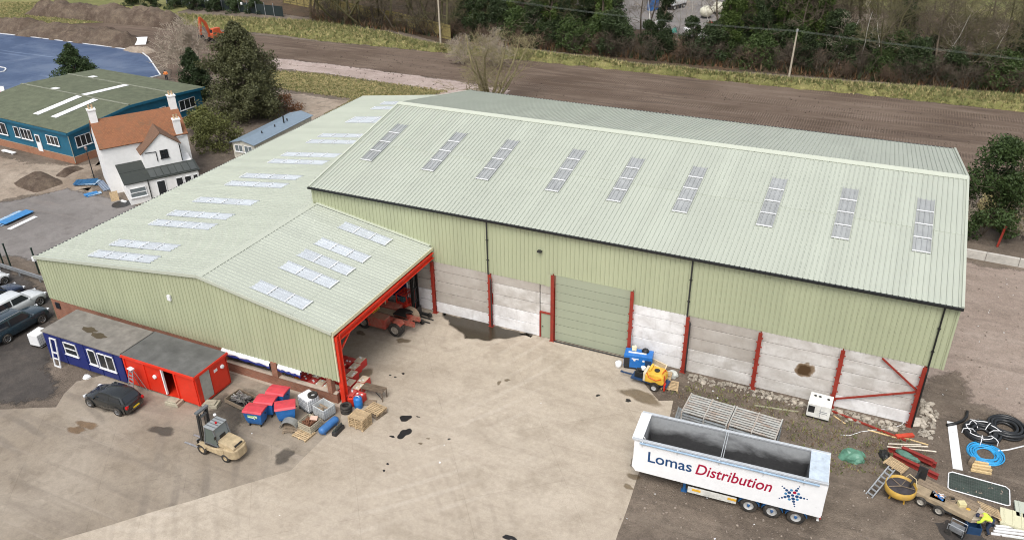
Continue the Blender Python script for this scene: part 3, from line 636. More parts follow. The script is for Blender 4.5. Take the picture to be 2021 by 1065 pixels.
# blue board in a white frame on the wall under the canopy
sg = thing('blue_board', 'blue board in a white frame behind the red reach truck', 'board', (-33.6, 48.4, 0))
b = MB(); b.box((0, 0, 1.5), (2.6, .05, 1.5)); b.build('panel', mat('board_blue', (.012, .025, .14), .4), sg)
b = MB()
for q in (((0, -.01, 2.28), (2.75, .07, .08)), ((0, -.01, .72), (2.75, .07, .08)), ((-1.34, -.01, 1.5), (.08, .07, 1.5)), ((1.34, -.01, 1.5), (.08, .07, 1.5))): b.box(*q)
b.build('frame', WHITEP, sg)

# ------------------------------------------------------------------ white house
def window(parent, c, w, h, ax, nrm, cols=2, rows=1, frame_m=None, glass_m=None, depth=.06, bar=.07, name='window'):
    """framed window centred at c; ax = direction along the wall, nrm = outward. window > pane, frame"""
    ax, nrm, c = Vector(ax), Vector(nrm), Vector(c); M = basis(c, ax, nrm * -1, (0, 0, 1))
    fm = frame_m or WHITEP
    b = MB(); b.box((0, 0, 0), (w, .05, h)); o = b.build(name, glass_m or GLASS, parent); o.matrix_local = M
    f = MB()
    for i in range(cols + 1): f.box((-w / 2 + w * i / cols, -depth / 2, 0), (bar, depth, h + bar))
    for j in range(rows + 1): f.box((0, -depth / 2 - .004, -h / 2 + h * j / rows), (w + bar, depth, bar))
    f.box((0, -depth, -h / 2 - .05), (w + .2, .12, .05))
    f.build('frame', fm, o)
    return o
RENDER = mat('white_render', (.8, .8, .79), .75, var=.05, dirt=.1, dirtc=(.55, .53, .5), obj=False)
def tile_mat(name, c1, c2, moss):
    m, nt, b = nodes(name); v = posvec(nt, True)
    br = nt.nodes.new('ShaderNodeTexBrick'); br.inputs['Scale'].default_value = 1; br.inputs['Brick Width'].default_value = .18; br.inputs['Row Height'].default_value = .12; br.inputs['Mortar Size'].default_value = .012
    br.inputs['Color1'].default_value = (*c1, 1); br.inputs['Color2'].default_value = (*c2, 1); br.inputs['Mortar'].default_value = (*(x * .5 for x in c1), 1)
    tc = nt.nodes.new('ShaderNodeTexCoord'); nt.links.new(tc.outputs['Object'], br.inputs['Vector'])
    n = noise_tex(nt, v, 1.6, 8, .75, .4); c = mixc(nt, ramp(nt, n, .5, .72), br.outputs['Color'], moss)
    c = mixc(nt, ramp(nt, noise_tex(nt, v, .5, 5, .6), .35, .7, (0, 0, 0, 1), (.5,) * 3 + (1,)), c, tuple(x * 1.25 for x in c2))
    nt.links.new(c, b.inputs['Base Color']); b.inputs['Roughness'].default_value = .85; bump(nt, b, br.outputs['Fac'], -.5, .02)
    return m
TILE = tile_mat('orange_clay_tiles', (.29, .118, .052), (.215, .088, .042), (.13, .082, .046))
TILEB = tile_mat('brown_roof_tiles', (.2, .11, .065), (.15, .085, .055), (.1, .075, .05))
SLATE = mat('dark_felt_roof', (.03, .036, .032), .6, dirt=.3, dirtc=(.06, .07, .05), obj=False)
house = thing('white_house', 'white rendered house with orange tiled roof and three white chimneys', 'house', (-74.7, 55.9, 0), math.atan2(.838, .545))
# local frame: x along the front (0..9), y towards the back (0..6), front extension towards -y
def slab(name, pts, t, m, parent, u=None):
    """flat roof slope: quad pts (eave a, eave b, ridge b, ridge a) with thickness, own frame so tile courses follow the slope"""
    a, b_, c, d = map(Vector, pts); ex = (b_ - a).normalized(); n = ex.cross(d - a).normalized(); ey = n.cross(ex)
    M = basis(a, ex, ey, n); Mi = M.inverted(); loc = [Mi @ p for p in (a, b_, c, d)]
    mb = MB(); mb.add([(p.x, p.y, 0) for p in loc] + [(p.x, p.y, -t) for p in loc], [(0, 1, 2, 3), (7, 6, 5, 4), (0, 4, 5, 1), (1, 5, 6, 2), (2, 6, 7, 3), (3, 7, 4, 0)])
    o = mb.build(name, m, parent); o.matrix_local = M; return o
b = MB(); b.prism([(0, 0), (6, 0), (6, 5.4), (3, 7.5), (0, 5.4)], 0, 9, plane='YZ'); b.build('wall', RENDER, house)
rf = slab('roof', ((-.1, -.25, 5.25), (9.1, -.25, 5.25), (9.1, 3, 7.62), (-.1, 3, 7.62)), .1, TILE, house)
slab('roof', ((9.1, 6.25, 5.25), (-.1, 6.25, 5.25), (-.1, 3, 7.62), (9.1, 3, 7.62)), .1, TILE, house)
b = MB(); b.prism([(3.7, 0), (7.6, 0), (7.6, 5.0), (5.9, 6.4), (3.7, 4.6)], -2.1, 1.2, plane='XZ'); b.build('wing_wall', RENDER, house)
slab('wing_roof', ((3.45, 1.6, 4.5), (3.45, -2.25, 4.5), (5.9, -2.25, 6.55), (5.9, 1.6, 6.55)), .09, TILEB, house)
slab('wing_roof', ((7.85, -2.25, 4.95), (7.85, 1.4, 4.95), (5.9, 1.4, 6.55), (5.9, -2.25, 6.55)), .09, TILEB, house)
for x, y, z0, z1, s in ((.35, 3, 6.8, 8.7, .75), (8.65, 3, 6.8, 8.8, .75), (8.2, .2, 5, 6.9, .7)):
    c = MB(); c.box((x, y, (z0 + z1) / 2), (s, s, z1 - z0)); c.box((x, y, z1 + .06), (s + .14, s + .14, .14)); ch = c.build('chimney', RENDER, house)
    for k in (-1, 1):
        p = MB(); p.lathe([(.11, 0), (.13, .05), (.1, .1), (.1, .42), (.13, .46), (.08, .46)], (x + k * .16, y, z1 + .12), 10); p.build('chimney_pot', mat('clay_pot', (.5, .36, .22), .8), ch)
# lean-to along the front
b = MB(); b.prism([(0, 0), (-4.4, 0), (-4.4, 2.4), (0, 3.0)], 1.2, 8.6, plane='YZ'); b.build('lean_to_wall', RENDER, house)
slab('lean_to_roof', ((1.0, -4.55, 2.42), (8.8, -4.55, 2.42), (8.8, -2.1, 2.85), (1.0, -2.1, 2.85)), .08, SLATE, house)
slab('lean_to_roof', ((1.0, -2.1, 2.87), (3.69, -2.1, 2.87), (3.69, -.02, 3.2), (1.0, -.02, 3.2)), .08, SLATE, house)
for k in range(7):
    slab('roof_felt', ((3.75 + k * .7, -4.3, 2.52), (4.38 + k * .7, -4.3, 2.52), (4.38 + k * .7, -2.5, 2.84), (3.75 + k * .7, -2.5, 2.84)), .02, mat('grey_felt', (.06, .068, .066), .5), house)
window(house, (2.2, -4.42, 1.3), 1.6, 1.0, (1, 0, 0), (0, -1, 0), 1, 2, glass_m=GLASSL)
window(house, (5.9, -2.12, 4.1), .75, .85, (1, 0, 0), (0, -1, 0), 2, 2, frame_m=BLACK)
for x, w_, h_, z_ in ((4.6, .85, 2.0, 1.05), (6.5, .7, 1.0, 1.45), (7.4, .7, 1.0, 1.45), (8.2, .5, .9, 1.5)):
    window(house, (x, -4.42, z_), w_, h_, (1, 0, 0), (0, -1, 0), 1, 1, name='door' if h_ > 1.5 else 'window')
for pts in (((3.35, -4.5, 2.5), (3.35, -4.5, 0)), ((4.0, -2.14, 4.55), (5.1, -2.14, 4.5), (5.1, -2.14, 3.4)), ((7.6, -2.14, 4.9), (7.6, -2.14, 3.0))):
    c = MB(); c.tube(pts, .05, 6); c.build('downpipe', BLACK, house)

# ------------------------------------------------------------------ teal clad building
TEAL = mat('teal_cladding', (.012, .12, .2), .5, var=.12, dirt=.12, obj=False)
GREENR = mat('mossy_sheet_roof', (.11, .125, .08), .8, var=.25, scale=1.2, dirt=.4, dirtc=(.13, .14, .09), dscale=.5, obj=False)
tb = thing('teal_building', 'long single storey teal clad building with mossy green roof and brick base', 'building', (-86.25, 60.87, 0), rad(-4))
def tb_wave(x0, x1, y0, y1, z0, z1, name='roof'):
    """corrugated slope from y0 (height z0) to y1 (z1), sheet ribs run along y"""
    b = MB(); n = int((x1 - x0) / .3); vs = []
    for y, z in ((y0, z0), (y1, z1)):
        for i in range(n * 2 + 1): vs.append((x0 + (x1 - x0) * i / (2 * n), y, z + (.05 if i % 2 else 0)))
    k = n * 2 + 1; b.add(vs, [(i, i + 1, k + i + 1, k + i) for i in range(k - 1)]); return b.build(name, GREENR, tb)
TBL = 21.2
tb_wave(-TBL - .3, .35, -.3, 8.7, 4.0, 4.85); tb_wave(-TBL - .3, .35, 8.7, 15.7, 4.85, 4.45); tb_wave(-TBL - .3, .5, 15.7, 20.6, 4.45, 4.05)
b = MB(); b.prism([(-.02, 0), (20.2, 0), (20.2, 3.9), (15.7, 4.3), (8.7, 4.7), (0, 3.9)], -TBL, 0, plane='YZ'); b.build('wall', TEAL, tb)
b = MB(); b.box((-TBL / 2, -.06, .45), (TBL + .1, .14, .9)); b.build('brick_base', BRICKO, tb)
b = MB(); b.box((.06, 10.1, .45), (.14, 20.2, .9)); b.build('brick_base', BRICKO, tb)
for p, q in (((.42, -.3, 3.86), (.42, 8.7, 4.7)), ((.42, 8.7, 4.7), (.42, 15.7, 4.3)), ((.55, 15.7, 4.32), (.55, 20.6, 3.92))):
    c = MB(); c.bar(p, q, .06, .3); c.build('fascia', TEAL, tb)
c = MB(); c.box((-TBL / 2, -.36, 3.86), (TBL + .7, .06, .26)); c.build('fascia', TEAL, tb)
for x0, y0, y1 in ((-9.4, 2.1, 8.4), (-9.3, 9.0, 15.5), (-6.2, 2.3, 8.4), (-15.6, 8.95, 9.7), (-17.5, 15.9, 16.8)):
    zf = lambda y: (4.0 + (y + .3) * .85 / 9 if y < 8.7 else 4.85 - (y - 8.7) * .4 / 7 if y < 15.7 else 4.45 - (y - 15.7) * .4 / 4.9) + .09
    w_ = 1.05
    slab('rooflight', ((x0, y0, zf(y0)), (x0 + w_, y0, zf(y0)), (x0 + w_, y1, zf(y1)), (x0, y1, zf(y1))), .03, BATTEN, tb)
for y in (8.7, 15.7):
    c = MB(); c.box((-TBL / 2, y, 4.91 if y < 9 else 4.51), (TBL + .6, .3, .06)); c.build('ridge_strip', mat('pale_moss_strip', (.19, .2, .15), .8, var=.3), tb)
for x, w_, h_, n_ in ((-13.4, 2.2, 1.5, 2), (-10.2, .9, 1.3, 1), (-8.3, 2.1, 1.3, 3), (-3.2, 2.2, 1.1, 3), (-18, 2.2, 1.4, 3)):
    window(tb, (x, -.1, 2.5), w_, h_, (1, 0, 0), (0, -1, 0), n_, 1)
d = MB(); d.box((-6.2, -.1, 1.7), (.9, .08, 2.1)); do = d.build('door', WHITEP, tb)
d = MB(); d.box((-6.2, -.15, 2.25), (.6, .03, .8)); d.build('door_glass', GLASS, do)
for y, w_ in ((1.7, 2.0), (8.3, 1.1), (10.6, 1.1), (13.6, .9), (17.6, 2.6)):
    window(tb, (.04, y, 2.5), w_, 1.3, (0, 1, 0), (1, 0, 0), 3 if w_ > 1.5 else 1, 1)
d = MB(); d.box((.05, 11.9, 1.9), (.08, 1.0, 2.2)); d.build('door', mat('brown_door', (.12, .03, .02), .5), tb)
d = MB(); d.tube([(.1, -.1, 3.5), (.1, -.1, .2)], .05, 6); d.build('downpipe', mat('pale_pipe', (.35, .36, .3), .5), tb)

# ------------------------------------------------------------------ static caravan behind the house
CARV = mat('caravan_roof', (.2, .26, .32), .4, var=.1, dirt=.2, dirtc=(.14, .17, .19))
cv = thing('static_caravan', 'static caravan with pale blue grey roof beside the shed', 'caravan', (-67.4, 69.2, 0), rad(2))
b = MB(); b.prism([(-1.6, .4), (1.6, .4), (1.6, 2.4), (0, 2.75), (-1.6, 2.4)], 0, 11.5, plane='XZ'); b.build('body', mat('caravan_cream', (.6, .58, .5), .5), cv)
slab('roof', ((-1.8, 11.7, 2.4), (-1.8, -.25, 2.4), (0, -.25, 2.85), (0, 11.7, 2.85)), .06, CARV, cv)
slab('roof', ((1.8, -.25, 2.4), (1.8, 11.7, 2.4), (0, 11.7, 2.85), (0, -.25, 2.85)), .06, CARV, cv)
window(cv, (-.7, -.02, 1.7), 1.1, .8, (1, 0, 0), (0, -1, 0), 2, 1, glass_m=GLASSL); window(cv, (.7, -.02, 1.7), 1.1, .8, (1, 0, 0), (0, -1, 0), 2, 1, glass_m=GLASSL)
for y in (2.5, 5, 7.5): window(cv, (-1.62, y, 1.7), 1.2, .8, (0, -1, 0), (-1, 0, 0), 2, 1, glass_m=GLASSL)
for y in (3, 5.5, 8): c = MB(); c.cyl((.5, y, 2.7), (.5, y, 3.0), .08); c.build('roof_vent', DARK, cv)
c = MB(); c.cyl((.6, 7.2, 2.7), (.6, 7.2, 3.6), .09); c.build('flue', BLACK, cv)

# ------------------------------------------------------------------ the two portable cabins
FELT = mat('cabin_roof_felt', (.2, .185, .165), .75, var=.3, scale=.9, dirt=.55, dirtc=(.075, .066, .058), dscale=.45, obj=False)
FELT2 = mat('dark_cabin_roof', (.12, .12, .115), .7, var=.25, scale=.8, dirt=.5, dirtc=(.05, .05, .048), dscale=.5, obj=False)
cb = thing('blue_cabin', 'navy blue portable cabin with white framed windows and stained grey roof', 'cabin', (-53.25, 30.95, 0))
b = MB(); b.box((3.98, 1.6, 1.4), (7.94, 3.1, 2.4)); b.build('body', NAVY, cb, bevel=.02)
b = MB(); b.box((3.98, 1.6, 2.65), (8.1, 3.25, .12)); rf = b.build('roof', FELT, cb, bevel=.02)
for dx, dy in ((3.3, 1.5), (4.6, 1.2)):
    b = MB(); n = 14; pts = [(dx + (.75 * math.cos(2 * PI * i / n)) * (1 + .2 * math.sin(i * 2.3)), dy + .3 * math.sin(2 * PI * i / n) * (1 + .2 * math.cos(i * 1.7)), 2.716) for i in range(n)]
    b.add(pts, [tuple(range(n))]); b.build('puddle_mark', mat('brown_stain', (.075, .055, .03), .6), rf, fix=False)
for x in (.7, 1.9, 4.2, 5.6, 7.2): b = MB(); b.box((x, .03, 1.4), (.05, .05, 2.35)); b.build('batten', NAVY, cb)
window(cb, (2.75, .03, 1.75), 1.25, 1.0, (1, 0, 0), (0, -1, 0), 1, 2); window(cb, (4.95, .03, 1.65), .75, 1.25, (1, 0, 0), (0, -1, 0), 1, 1); window(cb, (6.35, .03, 1.6), 1.55, 1.25, (1, 0, 0), (0, -1, 0), 2, 1)
cr = thing('red_cabin', 'bright red portable cabin with open doorways and dark grey roof', 'cabin', (-45.25, 31.1, 0))
RC = mat('cabin_red', (.68, .032, .012), .42, dirt=.1, var=.08)
b = MB(); L = 6.7
b.box((1.85, .06, 1.42), (3.7, .1, 2.4)); b.box((5.75, .06, 1.42), (2.0, .1, 2.4)); b.box((4.15, .06, 2.5), (1.3, .1, .24))          # front wall with a gap
b.box((L / 2, 3.0, 1.42), (L, .1, 2.4)); b.box((.05, 1.53, 1.42), (.1, 2.95, 2.4))
b.box((L - .05, 2.2, 1.42), (.1, 1.6, 2.4)); b.box((L - .05, .25, 1.42), (.1, .38, 2.4)); b.box((L - .05, .9, 2.52), (.1, 1.0, .22)); b.box((L / 2, 1.53, .2), (L, 3.0, .1))
b.build('body', RC, cr)
b = MB(); b.box((L / 2, 1.53, 2.66), (L + .12, 3.2, .1)); b.build('roof', FELT2, cr)
for d_ in (((L / 2, -.1, 2.6), (L + .16, .08, .2)), ((L + .08, 1.53, 2.6), (.08, 3.3, .2))): b = MB(); b.box(*d_); b.build('fascia', RC, cr)
for x in (.12, 2.0, 4.85, 6.6): b = MB(); b.box((x, -.02, 1.42), (.12, .1, 2.42)); b.build('corner_post', RC, cr)
b = MB(); b.box((L - .02, .9, 1.35), (.05, .9, 2.1), rz=rad(0)); b.build('inner_door', mat('grey_door', (.36, .36, .33), .5), cr)
b = MB(); b.box((3.72, -.03, 1.4), (.09, .14, 2.1)); b.build('door_jamb', WHITEP, cr)
for p in ((2.9, -.02, 1.6), (L + .02, 2.5, 1.9)): b = MB(); b.lathe([(.0, .0), (.16, .0), (.14, .1), (0, .12)], (0, 0, 0), 12, 'Y' if p[0] < 4 else 'X'); o = b.build('lamp', WHITEP, cr); o.location = p; o.scale = (1, -1, 1) if p[0] < 4 else (1, 1, 1)
b = MB(); b.box((L + .01, 1.9, 1.95), (.03, .32, .22)); b.build('notice', WHITEP, cr)
for x in (.3, 3.2, 6.4):
    for y in (.3, 2.8): b = MB(); b.box((x, y, .08), (.3, .3, .16)); b.build('foot', STEELG, cr)
bs = thing('concrete_step_block', 'pale concrete block step below the open doorway of the red cabin', 'block', (-40.64, 30.75), .1)
b = MB(); b.box((0, 0, .14), (1.1, .7, .28)); b.box((0, -.05, .34), (.8, .5, .12)); b.build('slab', mat('pale_block', (.36, .33, .25), .85, dirt=.3), bs, bevel=.03)
bs = dup(bs, (*(-38.09, 31.61), 0), .3, 'pale concrete block step at the end corner of the red cabin')
# white window frame standing against the blue cabin
wf = thing('white_window_frame', 'tall white window frame leaning on the blue cabin', 'frame', (-52.05, 30.55, 0))
b = MB(); b.X = Matrix.Rotation(rad(-7), 4, 'X')
for q in (((-.3, 0, 1.2), (.09, .07, 2.4)), ((.3, 0, 1.2), (.09, .07, 2.4)), ((0, 0, .04), (.6, .07, .09)), ((0, 0, 1.2), (.6, .07, .09)), ((0, 0, 2.36), (.6, .07, .09)), ((0, 0, .7), (.6, .07, .07))): b.box(*q)
b.build('frame', WHITEP, wf)
# step ladder against the red cabin
sl_ = thing('step_ladder', 'aluminium step ladder standing in front of the red cabin', 'ladder', (-44.00, 30.60), rad(-8))
b = MB()
for s in (-1, 1): b.bar((s * .34, -.5, 0), (s * .2, 0, 2.1), .05, .04); b.bar((s * .38, .55, 0), (s * .2, .04, 2.1), .04, .04)
b.build('rails', GALV, sl_)
for k in range(7): z = .25 + k * .27; f = z / 2.1; b = MB(); b.box((0, -.5 + .5 * f, z), (.66 - .26 * f, .1, .03)); b.build('tread', GALV, sl_)
b = MB(); b.box((0, 0, 2.12), (.46, .3, .06)); b.build('top_cap', WHITEP, sl_)

# ------------------------------------------------------------------ utility poles and wires
POLE = mat('weathered_pole', (.42, .37, .29), .85, var=.2)
ends = []
for (px, h, lab, lean) in (((-73.50, 127.98), 12.0, 'tall wooden utility pole on the verge, left of the two', 0.0), ((-13.28, 130.23), 7.3, 'shorter pale wooden utility pole on the verge, right of the two', .03)):
    p = thing('utility_pole', lab, 'pole', px, 0, 'utility poles along the verge')
    b = MB(); b.tube([(0, 0, -.3), (lean * h, 0, h)], [.17, .12], 10); b.build('shaft', POLE, p)
    b = MB(); b.box((lean * h, 0, h - .35), (.12, 1.1, .1)); b.box((lean * h, 0, h - .15), (.3, .3, .22)); b.build('crossarm', GALV, p)
    if h > 10: b = MB(); b.box((-.25, 0, 9.3), (.25, .25, .4)); b.build('lamp', WHITEP, p)
    ends.append((px[0] + lean * h, px[1], h - .3))
WIRE = mat('overhead_wire', (.2, .23, .2), .5)
for k in range(3):
    b = MB(); pts = []
    y = -.45 + .45 * k
    a = Vector((ends[0][0], ends[0][1] + y, ends[0][2] - 1.7)); c = Vector((ends[1][0], ends[1][1] + y, ends[1][2])); f = Vector((70, 121 + y, 7.2)); e = Vector((-160, 128 + y, 9.5))
    for s, t in ((e, a), (a, c), (c, f)):
        for i in range(17): q = s.lerp(t, i / 16); pts.append((q.x, q.y, q.z - .9 * 4 * (i / 16) * (1 - i / 16)))
    b.tube(pts, .009, 4); o = b.build('overhead_wire', WIRE)
    tag(o, ('lowest and nearest', 'middle', 'farthest')[k] + ' of the three overhead wires strung between the utility poles', 'wire', 'overhead wires')

# ------------------------------------------------------------------ wheels
def wheel_meshes(r, w, rim_m, rim_f=.62, spokes=5):
    t = MB(); h = w / 2
    t.lathe([(r * rim_f, -h * .9), (r * .9, -h), (r * .985, -h * .75), (r, -h * .4), (r, h * .4), (r * .985, h * .75), (r * .9, h), (r * rim_f, h * .9), (r * rim_f, -h * .9)], n=22, axis='Y')
    d = MB(); d.lathe([(.001, -h * .45), (r * .14, -h * .55), (r * .2, -h * .3), (r * .5, -h * .2), (r * .56, -h * .75), (r * rim_f, -h * .85), (r * rim_f, h * .8), (.001, h * .5)], n=20, axis='Y')
    for k in range(spokes):
        a = 2 * PI * k / spokes; d.bar((r * .12 * math.cos(a), -h * .62, r * .12 * math.sin(a)), (r * .56 * math.cos(a), -h * .68, r * .56 * math.sin(a)), r * .12, h * .2)
    return t.mesh('wheel', RUBBER, True), d.mesh('rim', rim_m)
def put_wheel(parent, meshes, x, y, r, flip=False, name='wheel'):
    o = link(name, meshes[0], parent); o.location = (x, y, r)
    if flip: o.rotation_euler = (0, 0, PI)
    link('rim', meshes[1], o); return o

# ------------------------------------------------------------------ cars (local +x is the front)
def paint(name, c, dirt=0.0): return mat(name, c, .28, var=.05, dirt=dirt, coat=.8, tint=0)
CARW = wheel_meshes(.33, .21, CHROME); CARW4 = wheel_meshes(.38, .25, CHROME)
LAMPR = mat('tail_lamp', (.45, .008, .01), .2, tint=0); LAMPW = mat('head_lamp', (.7, .72, .75), .15, tint=0); PLATE_Y = mat('yellow_plate', (.75, .55, .02), .5, tint=0)
def car(name, label, cat, loc, rz, pm, L=4.2, W=1.76, H=1.47, hood=.92, belt=.95, wb=2.58, ws=(.95, .35), rs=(-1.55, -1.95), wm=CARW, wr=.33, clear=.2, tail=None, bed=False, rails=False, plate=None):
    """ws = windscreen base/top x, rs = rear glass top/base x; body lofted from rounded sections"""
    t = thing(name, label, cat, loc, rz); h = L / 2; w_ = W / 2; tl = tail or belt
    st = [(-h, .62, clear + .18, tl - .22, .9), (-h + .06, .8, clear + .08, tl - .06, .97), (-h + .35, .92, clear, tl, 1), (rs[1] + .1, .95, clear, max(tl, belt - .01), 1), (0, 1, clear - .02, belt, 1), (ws[0], .98, clear, belt - .02, 1), (ws[0] + .1, .97, clear, hood + .02, 1),
          (h - .55, .93, clear, hood - .08, 1), (h - .18, .84, clear + .06, hood - .2, .97), (h, .62, clear + .14, hood - .34, .9)]
    rings = []
    for x, f, zb, zt, q in st:
        ww = w_ * f; zm = (zb + zt) / 2
        rings.append([(x, -ww * .8, zt), (x, -ww * .94, zt - .05), (x, -ww, zt - .2), (x, -ww, zm), (x, -ww * .97, zb + .06), (x, -ww * .85, zb), (x, ww * .85, zb), (x, ww * .97, zb + .06), (x, ww, zm), (x, ww, zt - .2), (x, ww * .94, zt - .05), (x, ww * .8, zt)])
    b = MB(); b.loft(rings)
    # greenhouse
    zb, zt = belt - .06, H; bw, tw = w_ * .92, w_ * .74
    gx = [(ws[0] + .02, zb, bw * .96), (ws[1], zt - .06, tw), (ws[1] - .25, zt, tw * .99), ((ws[1] + rs[0]) / 2, zt + .015, tw), (rs[0] + .1, zt - .02, tw * .97), (rs[0], zt - .07, tw * .95), (rs[1], zb, bw * .92)]
    prof = [(x, z) for x, z, _ in gx]
    vs = [(x, -y, z) for x, z, y in gx] + [(x, y, z) for x, z, y in gx]; n = len(gx)
    vs += [(x, -y * .5 - (bw * .5 if z <= zb else 0), zb) for x, z, y in gx]
    # sides lean inward: lower belt line row
    lo = [(gx[0][0], zb, bw * .96)] + [(x, zb, bw) for x, z, y in gx[1:-1]] + [(gx[-1][0], zb, bw * .92)]
    B = MB(); top = [(x, z, y) for x, z, y in gx]
    v2 = [(x, -y, z) for x, z, y in top] + [(x, y, z) for x, z, y in top] + [(x, -y, z) for x, z, y in lo] + [(x, y, z) for x, z, y in lo]
    fs = [(i, i + 1, n + i + 1, n + i) for i in range(n - 1)] + [(2 * n + i, 2 * n + i + 1, i + 1, i) for i in range(1, n - 2)] + [(2 * n, 2 * n + 1, 1), (2 * n + n - 2, 2 * n + n - 1, n - 2)]
    fs += [tuple(k + (n if k < n else n) for k in f) for f in [(2 * n + i, 2 * n + i + 1, i + 1, i) for i in range(1, n - 2)] + [(2 * n, 2 * n + 1, 1), (2 * n + n - 2, 2 * n + n - 1, n - 2)]]
    b.add(v2, fs)
    b.build('body', pm, t, True, bevel=.03)
    # glass
    def pane(nm, pts, off, parent=t):
        q = MB(); q.add([Vector(p) + Vector(off) for p in pts], [tuple(range(len(pts)))]); q.build(nm, GLASS, parent, fix=False)
    k = .9
    pane('windscreen', [(ws[0] - .06, -bw * .88, zb + .07), (ws[0] - .06, bw * .88, zb + .07), (ws[1] + .04, tw * .88, zt - .11), (ws[1] + .04, -tw * .88, zt - .11)], (.035, 0, .02))
    pane('rear_window', [(rs[1] + .07, bw * .8, zb + .12), (rs[1] + .07, -bw * .8, zb + .12), (rs[0] - .03, -tw * .82, zt - .13), (rs[0] - .03, tw * .82, zt - .13)], (-.035, 0, .02))
    mid = (ws[1] + rs[0]) / 2 + .05
    for s in (-1, 1):
        f = lambda x, z: (x, s * (bw + (tw - bw) * (z - zb) / (zt - .04 - zb) + .014), z)
        zl, zh = zb + .1, zt - .12
        A = [f(ws[0] - .22, zl), f(mid + .04, zl), f(mid + .04, zh), f(ws[1] - .12, zh)]; Bq = [f(mid - .06, zl), f(rs[1] + .3, zl), f(rs[0] + .12, zh), f(mid - .06, zh)]
        for q in (A, Bq): pane('side_window', q if s < 0 else q[::-1], (0, 0, 0))
        m_ = MB(); m_.box((ws[0] - .25, s * (w_ + .06), belt + .04), (.12, .2, .13)); m_.build('mirror', pm, t, bevel=.02)
        m_ = MB(); m_.box((h - .16, s * w_ * .68, hood - .3), (.2, .34, .14), rz=-s * .35); m_.build('headlight', LAMPW, t, bevel=.02)
        m_ = MB(); m_.box((-h + .1, s * w_ * .72, tl - .18), (.16, .3, .2), rz=s * .25); m_.build('tail_light', LAMPR, t, bevel=.02)
        for x in (wb / 2 + .08, -wb / 2 + .08):
            m_ = MB(); m_.lathe([(.001, -.03), (wr * 1.17, -.03), (wr * 1.17, .03), (.001, .03)], (x, s * (w_ - .012), wr), 20, 'Y'); m_.build('wheel_arch', BLACK, t)
            put_wheel(t, wm, x, s * (w_ - .05), wr, s > 0)
        if rails: m_ = MB(); m_.tube([(ws[1] - .2, s * tw * .9, zt), (ws[1] - .3, s * tw * .92, zt + .06), (rs[0] + .2, s * tw * .9, zt + .05), (rs[0] + .1, s * tw * .9, zt)], .025, 6); m_.build('roof_rail', CHROME, t)
    if plate: m_ = MB(); m_.box((-h - .0, 0, tl - .42), (.03, .52, .12)); m_.build('number_plate', plate, t)
    m_ = MB(); m_.box((h - .02, 0, clear + .26), (.06, .9, .12)); m_.build('grille', BLACK, t)
    return t
hb = 0.026 + PI
car('black_hatchback', 'black five door hatchback parked in front of the cabins', 'car', (-44.44, 29.03), hb, paint('black_car_paint', (.012, .015, .016)), plate=PLATE_Y)
car('dark_pickup', 'dark teal double cab pickup with hard top nearest the shed corner', 'pickup', (-59.35, 32.75), rad(90), paint('dark_teal_paint', (.012, .03, .045)), L=5.2, W=1.85, H=1.78, hood=1.15, belt=1.12, wb=3.1, ws=(1.05, .5), rs=(-2.35, -2.5), wm=CARW4, wr=.38, clear=.32, rails=True)
car('silver_suv', 'silver white estate style SUV parked between two dark vehicles', 'car', (-62.1, 34.85), rad(88), paint('silver_paint', (.6, .63, .64)), L=4.7, W=1.88, H=1.7, hood=1.05, belt=1.05, wb=2.8, ws=(.95, .4), rs=(-1.9, -2.25), wm=CARW4, wr=.37, clear=.25)
car('dark_blue_car', 'dark blue saloon car parked left of the silver SUV', 'car', (-65.0, 35.1), rad(86), paint('dark_blue_paint', (.014, .026, .06)), L=4.5, H=1.45, ws=(.9, .25), rs=(-1.3, -1.9))
car('white_van_car', 'small white car cut by the left picture edge', 'car', (-68.3, 36.3), rad(84), paint('white_car_paint', (.75, .76, .76)), L=4.0, H=1.55, ws=(1.0, .4), rs=(-1.5, -1.85))
tk = thing('caged_water_tank', 'white caged water tank beside the end of the blue cabin', 'tank', (-55.9, 32.2), .1)
b = MB(); b.box((0, 0, .68), (.98, 1.15, 1.0)); b.build('bottle', WHITEP, tk, bevel=.06)

# ------------------------------------------------------------------ bulk trailer
tr_ = thing('bulk_trailer', 'white open topped bulk trailer with blue and red lettering and three axles', 'trailer', (-9.28, 36.06, 0), .058)
TW = mat('trailer_white', (.82, .83, .84), .3, var=.04, dirt=.06, dirtc=(.45, .42, .38), obj=False, tint=0)
TL, TWd, TB, TT = 10.75, 2.62, 1.08, 3.42
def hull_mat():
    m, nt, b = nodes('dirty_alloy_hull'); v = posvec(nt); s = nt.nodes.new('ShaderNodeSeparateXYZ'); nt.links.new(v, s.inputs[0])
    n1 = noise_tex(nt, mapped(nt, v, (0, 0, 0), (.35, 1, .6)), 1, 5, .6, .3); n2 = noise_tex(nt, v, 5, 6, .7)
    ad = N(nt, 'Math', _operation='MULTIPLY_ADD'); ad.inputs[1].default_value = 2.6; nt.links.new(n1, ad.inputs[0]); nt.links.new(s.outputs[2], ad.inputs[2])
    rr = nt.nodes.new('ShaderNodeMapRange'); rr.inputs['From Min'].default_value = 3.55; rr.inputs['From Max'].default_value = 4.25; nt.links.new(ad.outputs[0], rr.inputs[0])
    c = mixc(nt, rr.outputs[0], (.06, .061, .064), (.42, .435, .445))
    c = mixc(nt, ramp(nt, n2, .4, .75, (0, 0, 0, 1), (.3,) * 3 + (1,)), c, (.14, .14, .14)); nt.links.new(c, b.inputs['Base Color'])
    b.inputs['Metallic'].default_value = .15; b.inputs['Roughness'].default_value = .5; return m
HULL = hull_mat()
